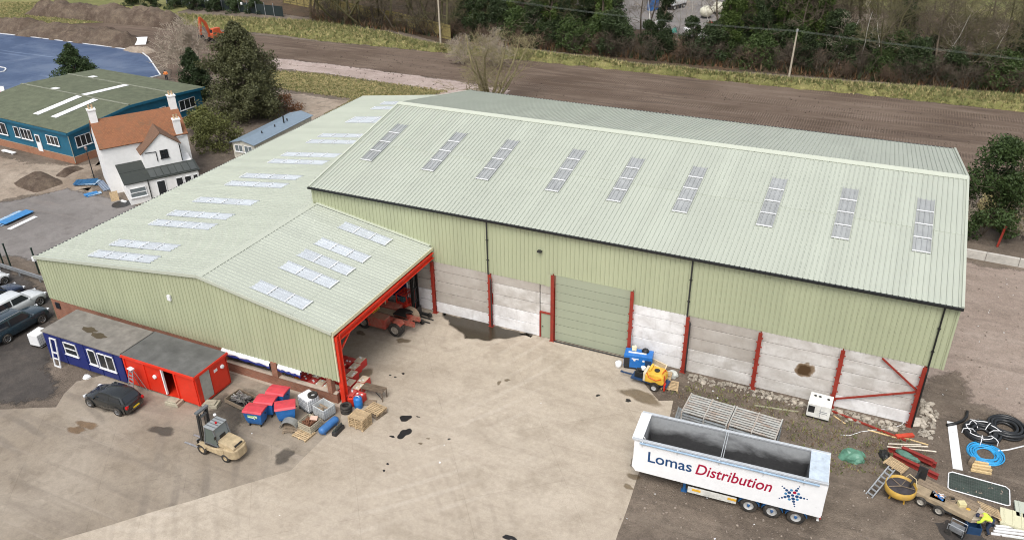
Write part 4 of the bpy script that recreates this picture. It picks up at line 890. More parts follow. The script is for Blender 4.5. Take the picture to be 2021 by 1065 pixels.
b = MB(); b.prism([(0, TB + .3), (.25, TB), (TL, TB - .1), (TL + .05, TT), (.12, TT)], 0, .07, plane='XZ'); b.build('near_side', TW, tr_)
b = MB(); b.prism([(0, TB + .3), (.25, TB), (TL, TB - .1), (TL + .05, TT), (.12, TT)], TWd - .07, TWd, plane='XZ'); b.build('far_side', TW, tr_)
b = MB(); b.box((.09, TWd / 2, (TB + TT) / 2 + .15), (.1, TWd - .14, TT - TB - .3)); b.build('headboard', TW, tr_)
b = MB(); b.box((TL, TWd / 2, (TB + TT) / 2), (.08, TWd - .14, TT - TB)); b.build('tailgate', TW, tr_)
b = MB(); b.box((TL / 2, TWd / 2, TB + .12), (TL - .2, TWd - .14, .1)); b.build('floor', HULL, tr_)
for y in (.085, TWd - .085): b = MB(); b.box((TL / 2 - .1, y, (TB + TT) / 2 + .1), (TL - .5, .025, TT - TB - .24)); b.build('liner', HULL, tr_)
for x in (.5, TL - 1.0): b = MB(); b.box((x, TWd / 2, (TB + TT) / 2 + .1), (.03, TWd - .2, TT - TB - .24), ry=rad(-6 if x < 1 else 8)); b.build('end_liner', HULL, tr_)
RIM = mat('alloy_rail', (.6, .63, .66), .35, .4, var=.1)
for y, w_ in ((.02, .16), (TWd - .06, .16)): b = MB(); b.box((TL / 2, y, TT + .05), (TL + .1, w_, .13)); b.build('top_rail', RIM, tr_, bevel=.02)
b = MB(); b.tube([(.4, -.1, TT - .08), (TL - .4, -.1, TT - .08)], .06, 8); b.build('sheet_tube', mat('blue_grey_tube', (.3, .42, .55), .4), tr_)
b = MB(); b.box((.2, TWd / 2, TT + .02), (.62, TWd - .16, .1)); b.build('front_deck', TW, tr_, bevel=.02)
b = MB(); b.box((TL - .5, TWd / 2, TT + .03), (1.02, TWd - .18, .1)); b.build('rear_deck', mat('pale_blue_deck', (.52, .6, .68), .4, dirt=.2), tr_, bevel=.02)
for x in (5.0, 5.12): b = MB(); b.tube([(x, .05, TT + .02), (x, TWd - .05, TT + .02)], .022, 8); b.build('cross_tie', RIM, tr_)
b = MB(); b.tube([(.55, .4, TT), (.7, .45, TT - .4), (.6, .55, TT - .8), (.8, .7, TT - 1.2), (1.0, .8, TT - 1.3)], .035, 6); b.build('rope', WHITEP, tr_)
for x in (.55, 4.95, TL - 1.2, 2.6, 7.4): b = MB(); b.box((x, -.06, TT - .14), (.06, .1, .32)); b.build('strap_hook', RIM, tr_)
# lettering
def text_mesh(name, s, size, m, shear=0, ext=.004):
    c = bpy.data.curves.new(name, 'FONT'); c.body = s; c.size = size; c.shear = shear; c.extrude = ext; c.resolution_u = 6; c.offset = .012
    o = bpy.data.objects.new(name, c); col.objects.link(o); bpy.context.view_layer.update()
    me = bpy.data.meshes.new_from_object(o.evaluated_get(bpy.context.evaluated_depsgraph_get())); bpy.data.objects.remove(o); bpy.data.curves.remove(c)
    me.materials.clear(); me.materials.append(m); return me
LBL = mat('letter_blue', (.012, .06, .17), .35, tint=0, var=.03); LRD = mat('letter_red', (.36, .006, .04), .35, tint=0, var=.03)
def letter(s, x0, x1, z, size, m, shear=0):
    me = text_mesh('lettering', s, size, m, shear); xs = [v.co.x for v in me.vertices]; sx = (x1 - x0) / (max(xs) - min(xs)); mn = min(xs)
    o = link('lettering', me, tr_); o.matrix_local = Matrix.Translation((x0 - mn * sx, -.008, z)) @ Matrix.Rotation(PI / 2, 4, 'X') @ Matrix.Diagonal((sx, 1, 1, 1)); return o
letter('Lomas', .93, 3.5, 2.02, 1.08, LBL); letter('Distribution', 3.72, 7.98, 1.98, 1.1, LRD, .22)
# star of dots
dots = []
for k in range(5):
    a = rad(90 - 20 + 72 * k)
    for i, (r_, d_) in enumerate(((.24, .1), (.44, .085), (.62, .06), (.78, .04))): dots.append((9.1 + r_ * math.cos(a), 2.12 + r_ * math.sin(a), d_, 1 if (k == 0 and i == 0) else 0))
    a2 = a + rad(36); dots.append((9.1 + .36 * math.cos(a2), 2.12 + .36 * math.sin(a2), .085, 2))
dots.append((9.1, 2.12, .09, 0))
LTB = mat('letter_light_blue', (.05, .22, .42), .35, tint=0)
for x, z, r_, k in dots:
    b = MB(); b.lathe([(.001, -.009), (r_, -.009), (r_, -.002), (.001, -.002)], (x, 0, z), 12, 'Y'); b.build('emblem_dot', (LBL, LRD, LTB)[k], tr_)
# running gear
BLC = mat('chassis_blue', (.02, .1, .26), .45, dirt=.4)
b = MB()
for y in (.75, TWd - .75): b.box((TL / 2 + .8, y, TB - .16), (TL - 2.0, .12, .3))
for x in (2.5, 5.0, 7.5, 9.9): b.box((x, TWd / 2, TB - .16), (.1, 1.2, .2))
b.build('chassis', BLC, tr_)
TRW = wheel_meshes(.5, .34, mat('truck_rim', (.5, .5, .49), .5, .3, dirt=.3), .58, 0); HUB = MB().lathe([(.001, -.2), (.06, -.2), (.08, -.12), (.1, -.1)], n=14, axis='Y').mesh('hub', BLC)
for x in (6.9, 8.19, 9.5):
    for y, fl in ((.2, False), (TWd - .2, True)):
        o = put_wheel(tr_, TRW, x, y, .5, fl); link('hub', HUB, o)
    b = MB(); b.cyl((x, .2, .5), (x, TWd - .2, .5), .08); b.build('axle', DARK, tr_)
    b = MB(); n = 9; b.loft([[(x + .62 * math.cos(a), y, .5 + .62 * math.sin(a)), (x + .585 * math.cos(a), y, .5 + .585 * math.sin(a))][0:2] + [(x + .585 * math.cos(a), y + .36, .5 + .585 * math.sin(a)), (x + .62 * math.cos(a), y + .36, .5 + .62 * math.sin(a))] for a in [rad(15 + 150 * i / n) for i in range(n + 1)] for y in (.02,)]); b.build('mudguard', BLC, tr_)
for y in (.5, TWd - .5): b = MB(); b.box((3.15, y, .58), (.16, .16, 1.1)); b.box((3.15, y, .05), (.34, .3, .06)); b.bar((3.15, y, .8), (3.6, y, 1.0), .06); b.build('landing_leg', BLC, tr_)
b = MB(); b.box((4.8, .06, .66), (2.8, .05, .34)); b.box((4.8, .05, .45), (2.8, .07, .05)); b.build('side_guard', mat('guard_white', (.6, .6, .56), .5, dirt=.3), tr_)
for x, c_ in ((3.9, YEL), (5.95, YEL)): b = MB(); b.box((x, .03, .68), (.5, .02, .16)); b.build('marker', c_, tr_)
b = MB(); b.box((TL - .1, TWd / 2, .62), (.12, 2.3, .14)); b.build('rear_bumper', WHITE, tr_)
for y in (.3, TWd - .3): b = MB(); b.box((TL - .0, y, .85), (.06, .4, .16)); b.build('tail_light', LAMPR, tr_)

# ------------------------------------------------------------------ counterbalance forklift (local +x = forks)
fk = thing('forklift_truck', 'dusty yellow forklift truck with tall dark mast and glazed cab', 'forklift', (-34.2, 28.25, 0), PI - rad(2))
DUST = mat('forklift_yellow', (.43, .34, .21), .7, var=.25, dirt=.5, dirtc=(.26, .19, .12), dscale=2.2)
FDK = mat('forklift_grey', (.13, .14, .15), .5, dirt=.3)
b = MB()      # counterweight, rounded in plan
cw = [(-1.95, .3), (-1.85, .52), (-1.6, .64), (-1.0, .66), (-1.0, -.66), (-1.6, -.64), (-1.85, -.52), (-1.95, -.3)]
b.prism(cw, .38, 1.05); b.build('counterweight', DUST, fk, bevel=.06)
b = MB(); b.prism([(-1.8, .95), (-.55, 1.0), (-.5, 1.42), (-1.5, 1.34), (-1.8, 1.2)], -.52, .52, plane='XZ'); b.build('hood', DUST, fk, bevel=.05)
b = MB(); b.box((-1.73, 0, 1.2), (.1, .62, .2), ry=rad(-18)); b.build('grille', BLACK, fk)
b = MB(); b.prism([(-1.0, .4), (1.05, .4), (1.15, .62), (.75, .78), (.2, .72), (-.4, .85), (-1.0, .95)], -.66, .66, plane='XZ'); b.build('chassis', DUST, fk, bevel=.04)
b = MB(); b.box((.1, 0, .82), (.9, 1.1, .08)); b.build('floor_plate', DARK, fk)
b = MB(); b.box((-.25, 0, 1.05), (.5, .5, .14)); b.box((-.48, 0, 1.35), (.12, .48, .6)); b.build('seat', BLACK, fk, bevel=.04)
for sgn in (-1, 1):
    y = sgn * .54
    for p, q in (((.62, y, .8), (.3, y, 2.28)), ((-.58, y, 1.3), (-.38, y, 2.28)), ((.3, y, 2.28), (-.42, y, 2.28)), ((.62, y, 1.0), (-.55, y, 1.0))): b = MB(); b.bar(p, q, .07, .07); b.build('cab_pillar', FDK, fk)
    q = MB(); q.add([(.55, y * 1.01, 1.05), (-.52, y * 1.01, 1.05), (-.4, y * 1.01, 2.2), (.3, y * 1.01, 2.2)], [(0, 1, 2, 3)])
    q.build('side_glass', glass('smoky_glass', (.09, .12, .11), .1), fk, fix=False)
b = MB(); b.box((-.05, 0, 2.31), (.86, 1.16, .05)); b.build('cab_roof', mat('cab_roof_grey', (.28, .3, .31), .45, dirt=.2), fk, bevel=.02)
for k in range(4): b = MB(); b.box((-.05, -.36 + k * .24, 2.35), (.8, .05, .03)); b.build('roof_bar', FDK, fk)
b = MB(); b.cyl((-.15, .0, 2.34), (-.15, 0, 2.44), .07); b.build('beacon', LAMPR, fk)
q = MB(); q.add([(-.53, -.48, 1.32), (-.53, .48, 1.32), (-.41, .48, 2.24), (-.41, -.48, 2.24)], [(0, 1, 2, 3)]); q.build('rear_glass', GLASSL, fk, fix=False)
b = MB(); b.bar((-.54, -.5, 1.34), (-.54, .5, 1.34), .06); b.build('glass_rail', BLACK, fk)
FKM = Matrix.Translation((1.12, 0, .25)) @ Matrix.Rotation(rad(-5), 4, 'Y')
for sgn in (-1, 1):
    b = MB(); b.X = FKM; y = sgn * .38
    b.box((0, y, 1.45), (.16, .09, 2.75)); b.box((.1, y * .82, 1.5), (.1, .06, 2.7)); b.build('mast_channel', DARK, fk)
    b = MB(); b.X = FKM; b.tube([(-.03, y * .6, .1), (-.03, y * .6, 2.5)], .045, 8); b.build('lift_cylinder', mat('oily_chrome', (.2, .19, .18), .3, .6), fk)
    b = MB(); b.X = FKM; b.tube([(.03, y * .35, .2), (.03, y * .35, 2.6)], .02, 6); b.build('chain', BLACK, fk)
b = MB(); b.X = FKM; b.box((.02, 0, 2.82), (.22, .98, .14)); b.build('mast_crosshead', FDK, fk)
b = MB(); b.X = FKM; b.box((.02, 0, 2.35), (.12, .8, .1)); b.box((0, 0, .35), (.12, .8, .12)); b.build('mast_tie', FDK, fk)
b = MB(); b.box((1.36, 0, .32), (.07, 1.1, .1)); b.box((1.36, 0, .72), (.07, 1.1, .1)); b.box((1.36, .5, .52), (.06, .06, .5)); b.box((1.36, -.5, .52), (.06, .06, .5)); b.build('carriage', DARK, fk)
for y in (-.38, .42): b = MB(); b.prism([(1.4, .8), (1.46, .8), (1.46, .12), (2.75, .08), (2.75, .055), (1.4, .05)], y - .06, y + .06, plane='XZ'); b.build('fork', GALV, fk)
FKW = wheel_meshes(.38, .28, DUST, .55, 0); FKR = wheel_meshes(.31, .22, DUST, .55, 0)
for sgn in (-1, 1):
    put_wheel(fk, FKW, .85, sgn * .62, .38, sgn > 0); put_wheel(fk, FKR, -1.05, sgn * .58, .31, sgn > 0)
    b = MB(); b.loft([[(.85 + .46 * math.cos(a), sgn * .45, .38 + .46 * math.sin(a)), (.85 + .46 * math.cos(a), sgn * .78, .38 + .46 * math.sin(a)), (.85 + .43 * math.cos(a), sgn * .78, .38 + .43 * math.sin(a)), (.85 + .43 * math.cos(a), sgn * .45, .38 + .43 * math.sin(a))] for a in [rad(20 + 16 * i) for i in range(9)]]); b.build('mudguard', DUST, fk)
b = MB(); b.bar((-.6, .6, 1.4), (-.75, .75, 1.9), .03); b.box((-.75, .78, 1.95), (.05, .14, .2)); b.build('mirror', BLACK, fk)
b = MB(); b.lathe([(.001, 0), (.1, .0), (.1, .08), (.001, .1)], (.42, -.5, 2.42), 10); b.build('work_lamp', WHITEP, fk)

# ------------------------------------------------------------------ red yard tractor under the canopy (front towards -x)
tg = thing('yard_tractor', 'dusty red terminal tractor with black fifth wheel half under the canopy', 'tractor', (-30.9, 45.35, 0), 0); tg.scale = (1.08, 1.05, 1.08)
TRD = mat('tractor_red', (.4, .075, .05), .65, var=.2, dirt=.6, dirtc=(.4, .29, .21), dscale=1.2)
b = MB(); b.box((-1.6, -.4, .85), (5.6, .18, .34)); b.box((-1.6, .4, .85), (5.6, .18, .34)); b.box((-1.2, 0, .85), (.3, .8, .2)); b.box((.6, 0, .85), (.2, .8, .2)); b.build('chassis', TRD, tg)
b = MB(); b.box((-1.55, -.84, .8), (1.5, .78, .8)); b.build('step_box', TRD, tg, bevel=.03); b = MB(); b.box((-1.55, -.84, 1.215), (1.5, .76, .03)); b.build('dusty_top', mat('dusty_red_top', (.36, .16, .11), .8, dirt=.5, dirtc=(.36, .27, .19)), tg)
b = MB(); b.box((-1.6, .82, 1.05), (1.8, .7, .5)); b.build('fuel_tank', TRD, tg, bevel=.05)
for k in range(2): b = MB(); b.box((-1.6, -1.18, .62 + k * .3), (1.55, .06, .05)); b.build('step', DARK, tg)
b = MB(); b.box((-1.55, 0, 1.16), (1.9, .66, .05)); b.build('deck_plate', mat('dusty_plate', (.3, .23, .16), .8, dirt=.3), tg)
b = MB(); b.prism([(-.45, .6), (.45, .6), (.62, .2), (.62, -.2), (.45, -.6), (.1, -.25), (-.1, -.25), (-.45, -.6)], 1.2, 1.32); o = b.build('fifth_wheel', BLACK, tg, bevel=.03); o.rotation_euler = (0, rad(3), PI / 2); o.location = (.0, 0, .05)
GRD = mat('dusty_guard', (.36, .27, .19), .8, dirt=.3)
for sgn, gm_ in ((-1, TRD), (1, GRD)):
    b = MB(); b.loft([[(.68 * math.cos(a), sgn * .62, .55 + .68 * math.sin(a)), (.68 * math.cos(a), sgn * 1.26, .55 + .68 * math.sin(a)), (.65 * math.cos(a), sgn * 1.26, .55 + .65 * math.sin(a)), (.65 * math.cos(a), sgn * .62, .55 + .65 * math.sin(a))] for a in [rad((40 if sgn < 0 else -10) + (7 if sgn < 0 else 20) * i) for i in range(10)]]); b.build('rear_mudguard', gm_, tg)
TGW = wheel_meshes(.56, .32, mat('tractor_rim', (.36, .32, .27), .6, dirt=.4), .55, 0)
for sgn in (-1, 1):
    put_wheel(tg, TGW, 0, sgn * 1.12, .56, sgn > 0); put_wheel(tg, TGW, 0, sgn * .8, .56, sgn > 0); put_wheel(tg, TGW, -2.75, sgn * 1.05, .56, sgn > 0)
    b = MB(); b.loft([[(-2.75 + .66 * math.cos(a), sgn * .85, .52 + .66 * math.sin(a)), (-2.75 + .66 * math.cos(a), sgn * 1.25, .52 + .66 * math.sin(a)), (-2.75 + .62 * math.cos(a), sgn * 1.25, .52 + .62 * math.sin(a)), (-2.75 + .62 * math.cos(a), sgn * .85, .52 + .62 * math.sin(a))] for a in [rad(-5 + 18 * i) for i in range(8)]]); b.build('mudguard', REDB, tg)
b = MB(); b.box((-3.6, -.35, 1.9), (1.5, 1.4, 1.9)); b.build('cab', TRD, tg, bevel=.06)
b = MB(); b.box((-2.84, -.35, 2.3), (.04, 1.1, .8)); b.build('cab_window', GLASS, tg)
b = MB(); b.box((-2.5, -.3, 1.22), (.9, .9, .16)); b.box((-2.3, -.35, 1.45), (.3, .4, .4)); b.build('yellow_hose_box', YEL, tg, bevel=.03)
b = MB()
for k in range(4): b.tube([(-2.8, -.5 + k * .14, 1.9), (-2.5, -.5 + k * .16, 1.75 + .1 * (k % 2)), (-2.1, -.45 + k * .15, 1.5), (-2.0, -.4 + k * .1, 1.25)], .025, 6)
b.build('air_hoses', YEL, tg)
b = MB(); b.bar((-1.9, .7, 1.2), (-1.9, .7, 2.3), .06); b.bar((-1.9, .7, 2.3), (-2.7, .7, 2.3), .06); b.build('grab_rail', mat('cream_rail', (.6, .5, .3), .5), tg)
b = MB(); b.cyl((-2.0, 1.0, 1.25), (-2.0, 1.0, 1.6), .14); b.build('air_canister', REDB, tg)

# ------------------------------------------------------------------ reach truck (mast towards +x)
rk = thing('reach_truck', 'red reach truck with tall black mast under the canopy by the wall', 'reach truck', (-31.5, 47.15, 0), rad(-4))
b = MB(); b.box((-.2, 0, .75), (1.1, 1.2, 1.3)); b.build('body', mat('reach_red', (.5, .028, .015), .45, dirt=.15), rk, bevel=.05)
for x, y in ((-.7, -.55), (-.7, .55), (.3, -.55), (.3, .55)): b = MB(); b.box((x, y, 1.75), (.08, .08, .9)); b.build('guard_post', mat('reach_red', (.5, .03, .02)), rk)
for k in range(7): b = MB(); b.box((-.2, -.55 + k * .18, 2.2), (1.1, .05, .06)); b.build('guard_bar', MATS['reach_red'], rk)
b = MB(); b.box((-.35, 0, 1.6), (.35, .7, .5)); b.build('seat', mat('seat_teal', (.03, .08, .09), .7), rk, bevel=.05)
for sgn in (-1, 1):
    b = MB(); b.box((.75, sgn * .36, 2.3), (.2, .1, 4.3)); b.box((.87, sgn * .3, 2.2), (.1, .06, 4.0)); b.build('mast_channel', BLACK, rk)
    b = MB(); b.tube([(.68, sgn * .18, .4), (.68, sgn * .18, 4.2)], .05, 8); b.build('lift_cylinder', DARK, rk)
    b = MB(); b.box((.95, sgn * .55, .22), (1.5, .18, .2)); b.build('support_leg', DARK, rk)
    b = MB(); b.lathe([(.001, -.09), (.2, -.09), (.22, 0), (.2, .09), (.001, .09)], (1.65, sgn * .55, .22), 16, 'Y'); b.build('load_wheel', RUBBER, rk)
    b = MB(); b.box((1.6, sgn * .25, .1), (1.2, .1, .05)); b.build('fork', DARK, rk)
for z in (.5, 1.6, 2.8, 4.38): b = MB(); b.box((.76, 0, z), (.12, .8, .1)); b.build('mast_tie', BLACK, rk)
b = MB(); b.box((1.02, 0, .7), (.06, .7, .9)); b.build('carriage', DARK, rk)

# ------------------------------------------------------------------ puddles, oil marks and painted car shade on the concrete
WET = mat('wet_patch', (.045, .035, .022), .2, var=.25, scale=.8, spec=.6, obj=False); OIL = mat('oil_mark', (.016, .015, .015), .35, var=.3, obj=False, tint=0); DAMP = mat('damp_stain', (.15, .105, .05), .6, var=.35, scale=1.5, obj=False); RUSTY = mat('rust_run', (.2, .12, .06), .8, var=.35, scale=1.5, obj=False)
for m_, q in ((WET, (1.5, .6, .92)), (OIL, (5, .5, .9)), (DAMP, (1.6, .9, .5)), (RUSTY, (1.6, .9, .55))): soften(m_, *q)
DKS = mat('dark_soil_and_shade', (.075, .064, .053), .8, var=.35, obj=False); soften(DKS, 1.6, 1.0, .62)
def blob(pts, m, name, z=.0125, seed=1, parent=None, n=6, jit=.1):
    pl = refine(pts, .25, jit, seed)
    o = sheet(name, pts, z, m, jit, .3, seed, parent, soft=.5); return o
tag(blob([(-29.31, 48.51), (-26.88, 49.22), (-24.58, 49.20), (-22.65, 48.90), (-20.70, 48.63), (-22.41, 47.43), (-24.04, 46.27), (-25.79, 45.82), (-27.39, 46.70)], WET, 'puddle', .014, 3, jit=.5), kind='structure')
def ground_mark(px, py, w_, h_, m, seed):
    a = G0[(px, py)]; r = random.Random(seed); n = 40; ph = [r.uniform(0, 6.28) for _ in range(4)]; b = MB(); z = .0125 + .0006 * (seed % 5); lv = ((.4, 0), (.72, .4), (1.0, .8), (1.2, 1.0)) if m is not OIL else ((.6, 0), (.85, .3), (1.0, 1.0))
    vs = [(a[0], a[1], z)]; fd = [0.0]
    for q, f in lv:
        for i in range(n):
            t = 2 * PI * i / n; k = q * (1 + .2 * math.sin(2 * t + ph[0]) + .13 * math.sin(3 * t + ph[1]) + .07 * math.sin(5 * t + ph[2])); vs.append((a[0] + w_ / 2 * math.cos(t) * k, a[1] + h_ / 2 * math.sin(t) * k, z)); fd.append(f)
    b.add(vs, [(0, 1 + i, 1 + (i + 1) % n) for i in range(n)] + [(1 + l * n + i, 1 + (l + 1) * n + i, 1 + (l + 1) * n + (i + 1) % n, 1 + l * n + (i + 1) % n) for l in range(len(lv) - 1) for i in range(n)])
    me = b.mesh('stain_shade_mark', m); at = me.attributes.new('fade', 'FLOAT', 'POINT'); at.data.foreach_set('value', fd); return link('stain_shade_mark', me, yard)
G0 = {(800, 825): (-25.00, 35.83), (798, 855): (-24.25, 34.46), (774, 861): (-24.82, 33.88), (825, 822): (-24.29, 36.31), (796, 737): (-27.79, 40.13), (770, 740): (-28.57, 39.59), (780, 744): (-28.10, 39.53), (1250, 940): (-9.27, 36.65), (1255, 915): (-9.46, 37.79), (1240, 960): (-9.30, 35.70), (1230, 760): (-12.66, 45.17), (1265, 782): (-11.14, 44.44), (830, 875): (-22.76, 34.03), (845, 865): (-22.55, 34.65), (886, 866): (-21.28, 35.16), (765, 915): (-23.70, 31.55), (758, 928): (-23.58, 30.95),
      (320, 850): (-39.23, 28.20), (560, 900): (-30.16, 29.48), (150, 848): (-44.65, 25.94), (172, 838): (-44.40, 26.62), (1180, 780): (-13.92, 43.36), (1000, 750): (-20.51, 42.42), (985, 755): (-20.89, 41.93), (1010, 738): (-20.48, 43.23), (1240, 790): (-11.81, 43.66), (720, 738): (-30.35, 38.96), (795, 672): (-30.08, 43.82), (712, 657): (-33.71, 43.42), (250, 770): (-44.97, 30.50), (225, 800): (-44.40, 28.87), (470, 800): (-36.40, 32.35), (1005, 1060): (-14.20, 29.22), (560, 760): (-34.96, 35.49), (440, 830): (-36.22, 30.65), (700, 830): (-28.00, 34.23)}
for (px, py, w_, h_, m, sd_) in ((800, 825, .7, .9, OIL, 1), (798, 855, .75, 1.2, OIL, 2), (774, 861, .35, .25, OIL, 3), (825, 822, .3, .15, OIL, 4), (796, 737, .3, .2, OIL, 5), (770, 740, .25, .15, OIL, 6), (780, 744, .2, .2, OIL, 7), (1250, 940, .9, .7, DAMP, 8), (1255, 915, .9, 1.2, DKS, 9), (1240, 960, .8, .5, DAMP, 10), (1265, 782, 3.4, 1.6, DAMP, 12), (830, 875, .3, .3, DAMP, 13), (845, 865, .3, .2, DAMP, 14), (886, 866, .2, .2, OIL, 15), (765, 915, .2, .2, OIL, 16), (758, 928, .2, .2, OIL, 17),
                            (320, 850, 2.0, 1.2, DKS, 18), (560, 900, 1.5, 1.5, DKS, 19), (150, 848, 1.6, .8, RUSTY, 20), (172, 838, 1.8, .9, RUSTY, 21), (1180, 780, .3, .3, OIL, 22), (1000, 750, .5, .4, DAMP, 23), (985, 755, .4, .5, DAMP, 24), (1240, 790, .5, .35, OIL, 26), (720, 738, 1.6, 1.6, DAMP, 27), (795, 672, 1.2, .9, DAMP, 28), (712, 657, 1.2, .6, DAMP, 29), (225, 800, 4.4, 1.6, DKS, 31), (1005, 1060, .8, .4, OIL, 32), (440, 830, 4.0, 3.2, DKS, 34), (470, 800, 4.5, 3.4, DKS, 33)):  # long DKS patch beneath the black hatchback is its shade, painted on
    ground_mark(px, py, w_, h_, m, sd_)

# ------------------------------------------------------------------ pallets
def pallet_parts(parent, z=0, m=WOOD, nb=7):
    for i in range(nb): b = link('deck_board', PB, parent); b.location = (0, -.45 + .9 * i / (nb - 1), z + .125); b.data = PB if m is WOOD else PBD
    for x in (-.55, 0, .55): b = link('bearer', PR if m is WOOD else PRD, parent); b.location = (x, 0, z + .06)
PB = MB().box((0, 0, 0), (1.2, .1, .022)).mesh('deck_board', WOOD); PBD = MB().box((0, 0, 0), (1.2, .1, .022)).mesh('deck_board', WOODD)
def _bear(m):
    b = MB(); b.box((0, 0, -.045), (.1, 1.0, .02)); b.box((0, 0, .04), (.1, 1.0, .02))
    for y in (-.45, 0, .45): b.box((0, y, -.003), (.1, .12, .07))
    return b.mesh('bearer', m)
PR = _bear(WOOD); PRD = _bear(WOODD)
def pallet(label, loc, rz, m=WOOD, tilt=None, nb=7, z=0, grp=None):
    t = thing('pallet', label, 'pallet', (loc[0], loc[1], z), rz, grp); pallet_parts(t, 0, m, nb)
    if tilt: t.rotation_euler = (tilt[0], tilt[1], rz)
    return t
ps = (-27.39, 34.04); pr_ = -0.107
for k in range(6): pallet(('lowest', 'second from the bottom', 'third from the bottom', 'fourth from the bottom', 'fifth from the bottom', 'topmost')[k] + ' pallet in the neat stack beside the blue tank', ps, pr_ + (k % 2) * .05, z=.148 * k, nb=7 if k < 5 else 9, grp='stacked pallets')
ps = (-27.13, 35.49); pr2 = -0.241
for k in range(3): pallet(('lowest', 'middle', 'topmost')[k] + ' of three worn pallets stacked below the steel bench', ps, pr2 + (.03, -.06, .1)[k], WOODD if k < 2 else WOOD, z=.148 * k, grp='worn pallets by the bench')
pallet('pallet lying flat in front of the wooden crate of scrap', (-30.25, 31.67), -0.102); pallet('weathered pallet half under the grey mudguard', (-31.35, 31.92), .5, WOODD)

# ------------------------------------------------------------------ wheelie bins
REDL = mat('bin_lid_red', (.55, .05, .07), .45, dirt=.12, dirtc=(.6, .2, .2))
def big_bin(label, loc, rz):
    t = thing('wheeled_bin', label, 'bin', loc, rz, 'blue bins with red lids')
    b = MB(); b.loft([[(-.5, -.36, .22), (.5, -.36, .22), (.5, .36, .22), (-.5, .36, .22)], [(-.56, -.44, .5), (.56, -.44, .5), (.56, .44, .5), (-.56, .44, .5)], [(-.66, -.52, 1.2), (.66, -.52, 1.2), (.66, .52, 1.2), (-.66, .52, 1.2)]]); b.build('tub', BLUEB, t, bevel=.03)
    b = MB(); b.prism([(-.56, 1.2), (.56, 1.2), (.52, 1.27), (.1, 1.36), (-.45, 1.33)], -.7, .7, plane='YZ'); b.build('lid', REDL, t, bevel=.03)
    for x in (-.4, .4):
        for y in (-.3, .3): b = MB(); b.cyl((x - .03, y, .1), (x + .03, y, .1), .1, n=10); b.box((x, y, .2), (.06, .1, .1)); b.build('castor', BLACK, t)
    for s in (-1, 1): b = MB(); b.cyl((s * .66, 0, 1.0), (s * .76, 0, 1.0), .04, n=8); b.build('trunnion', BLACK, t)
    return t
br_ = 0.216
b1 = big_bin('blue bin with red lid and white sticker, nearest of the row of three', (-33.87, 31.43), br_)
b = MB(); b.box((0, -.49, .92), (.7, .02, .24)); o = b.build('sticker', mat('sticker_green', (.35, .5, .2), .5), b1)
b = MB(); b.tube([(.22 + .13 * math.cos(2 * PI * i / 10), -.515, .86 + .13 * math.sin(2 * PI * i / 10)) for i in range(8)], .02, 5); b.tube([(-.3, -.515, .86), (.1, -.515, .84)], .018, 5); b.build('sticker_swirl', WHITEP, b1)
big_bin('blue bin with red lid, middle of the row of three', (-33.86, 32.50), br_ + .06); big_bin('blue bin with red lid, farthest of the row by the low wall', (-33.76, 33.64), br_ - .04); big_bin('blue bin with red lid standing beside the white caged tank', (-32.27, 32.54), br_ + .45)

# ------------------------------------------------------------------ tanks, crates and scrap by the shed corner
def cage(t, L=1.2, W=1.0, z0=.15, z1=1.15, m=GALV, step=.2):
    b = MB()
    for k in range(int((z1 - z0) / step) + 1):
        z = z0 + k * step; b.tube([(-L / 2, -W / 2, z), (L / 2, -W / 2, z), (L / 2, W / 2, z), (-L / 2, W / 2, z)], .012, 4, closed=True)
    for k in range(int(L / .17)): x = -L / 2 + .085 + k * .17; b.bar((x, -W / 2, z0), (x, -W / 2, z1), .018); b.bar((x, W / 2, z0), (x, W / 2, z1), .018)
    for k in range(int(W / .17)): y = -W / 2 + .085 + k * .17; b.bar((-L / 2, y, z0), (-L / 2, y, z1), .018); b.bar((L / 2, y, z0), (L / 2, y, z1), .018)
    b.build('cage', m, t); b = MB()
    for x in (-.5, 0, .5): b.box((x, 0, .06), (.1, W, .12))
    b.box((0, 0, .13), (L, W, .03)); b.build('base', DARK, t)
cage(tk)
ia = -0.306
it = thing('caged_tank', 'white caged bulk tank with a tyre lying on top by the low wall', 'tank', (-31.61, 34.13), ia)
b = MB(); b.box((0, 0, .65), (1.14, .94, .98)); b.build('bottle', WHITEP, it, bevel=.07); cage(it)
b = MB(); b.cyl((.1, .1, 1.13), (.1, .1, 1.2), .1); b.build('filler_cap', BLACK, it)
ty = thing('tyre', 'black tyre lying on top of the white caged tank', 'tyre', (*(-31.21, 34.15), 1.17), .4)
TYM = MB().lathe([(.2, -.09), (.3, -.1), (.345, -.06), (.35, 0), (.345, .06), (.3, .1), (.2, .09), (.22, 0), (.2, -.09)], n=22).mesh('tyre', RUBBER, True)
o = link('carcass', TYM, ty); o.location = (0, 0, .1)
for k in range(3):
    t = thing('tyre', ('lowest', 'middle', 'topmost')[k] + ' tyre of the stack at the foot of the red post', 'tyre', (*(-29.07, 34.82), .2 * k), k, 'stacked tyres by the post'); o = link('carcass', TYM, t); o.location = (0, 0, .1); o.scale = (1.15, 1.15, 1)
it = thing('open_tank', 'pale grey tank with its top cut off holding rubbish', 'tank', (-30.28, 34.00), ia + .08)
PG = mat('pale_grey_plastic', (.5, .52, .52), .5, dirt=.3)
b = MB()
for q in (((0, -.48, .45), (1.15, .05, .75)), ((0, .48, .45), (1.15, .05, .75)), ((-.56, 0, .45), (.05, .92, .75)), ((.56, 0, .45), (.05, .92, .75)), ((0, 0, .14), (1.1, .9, .06))): b.box(*q)
b.build('tub', PG, it); cage(it, 1.2, 1.02, .12, .8)
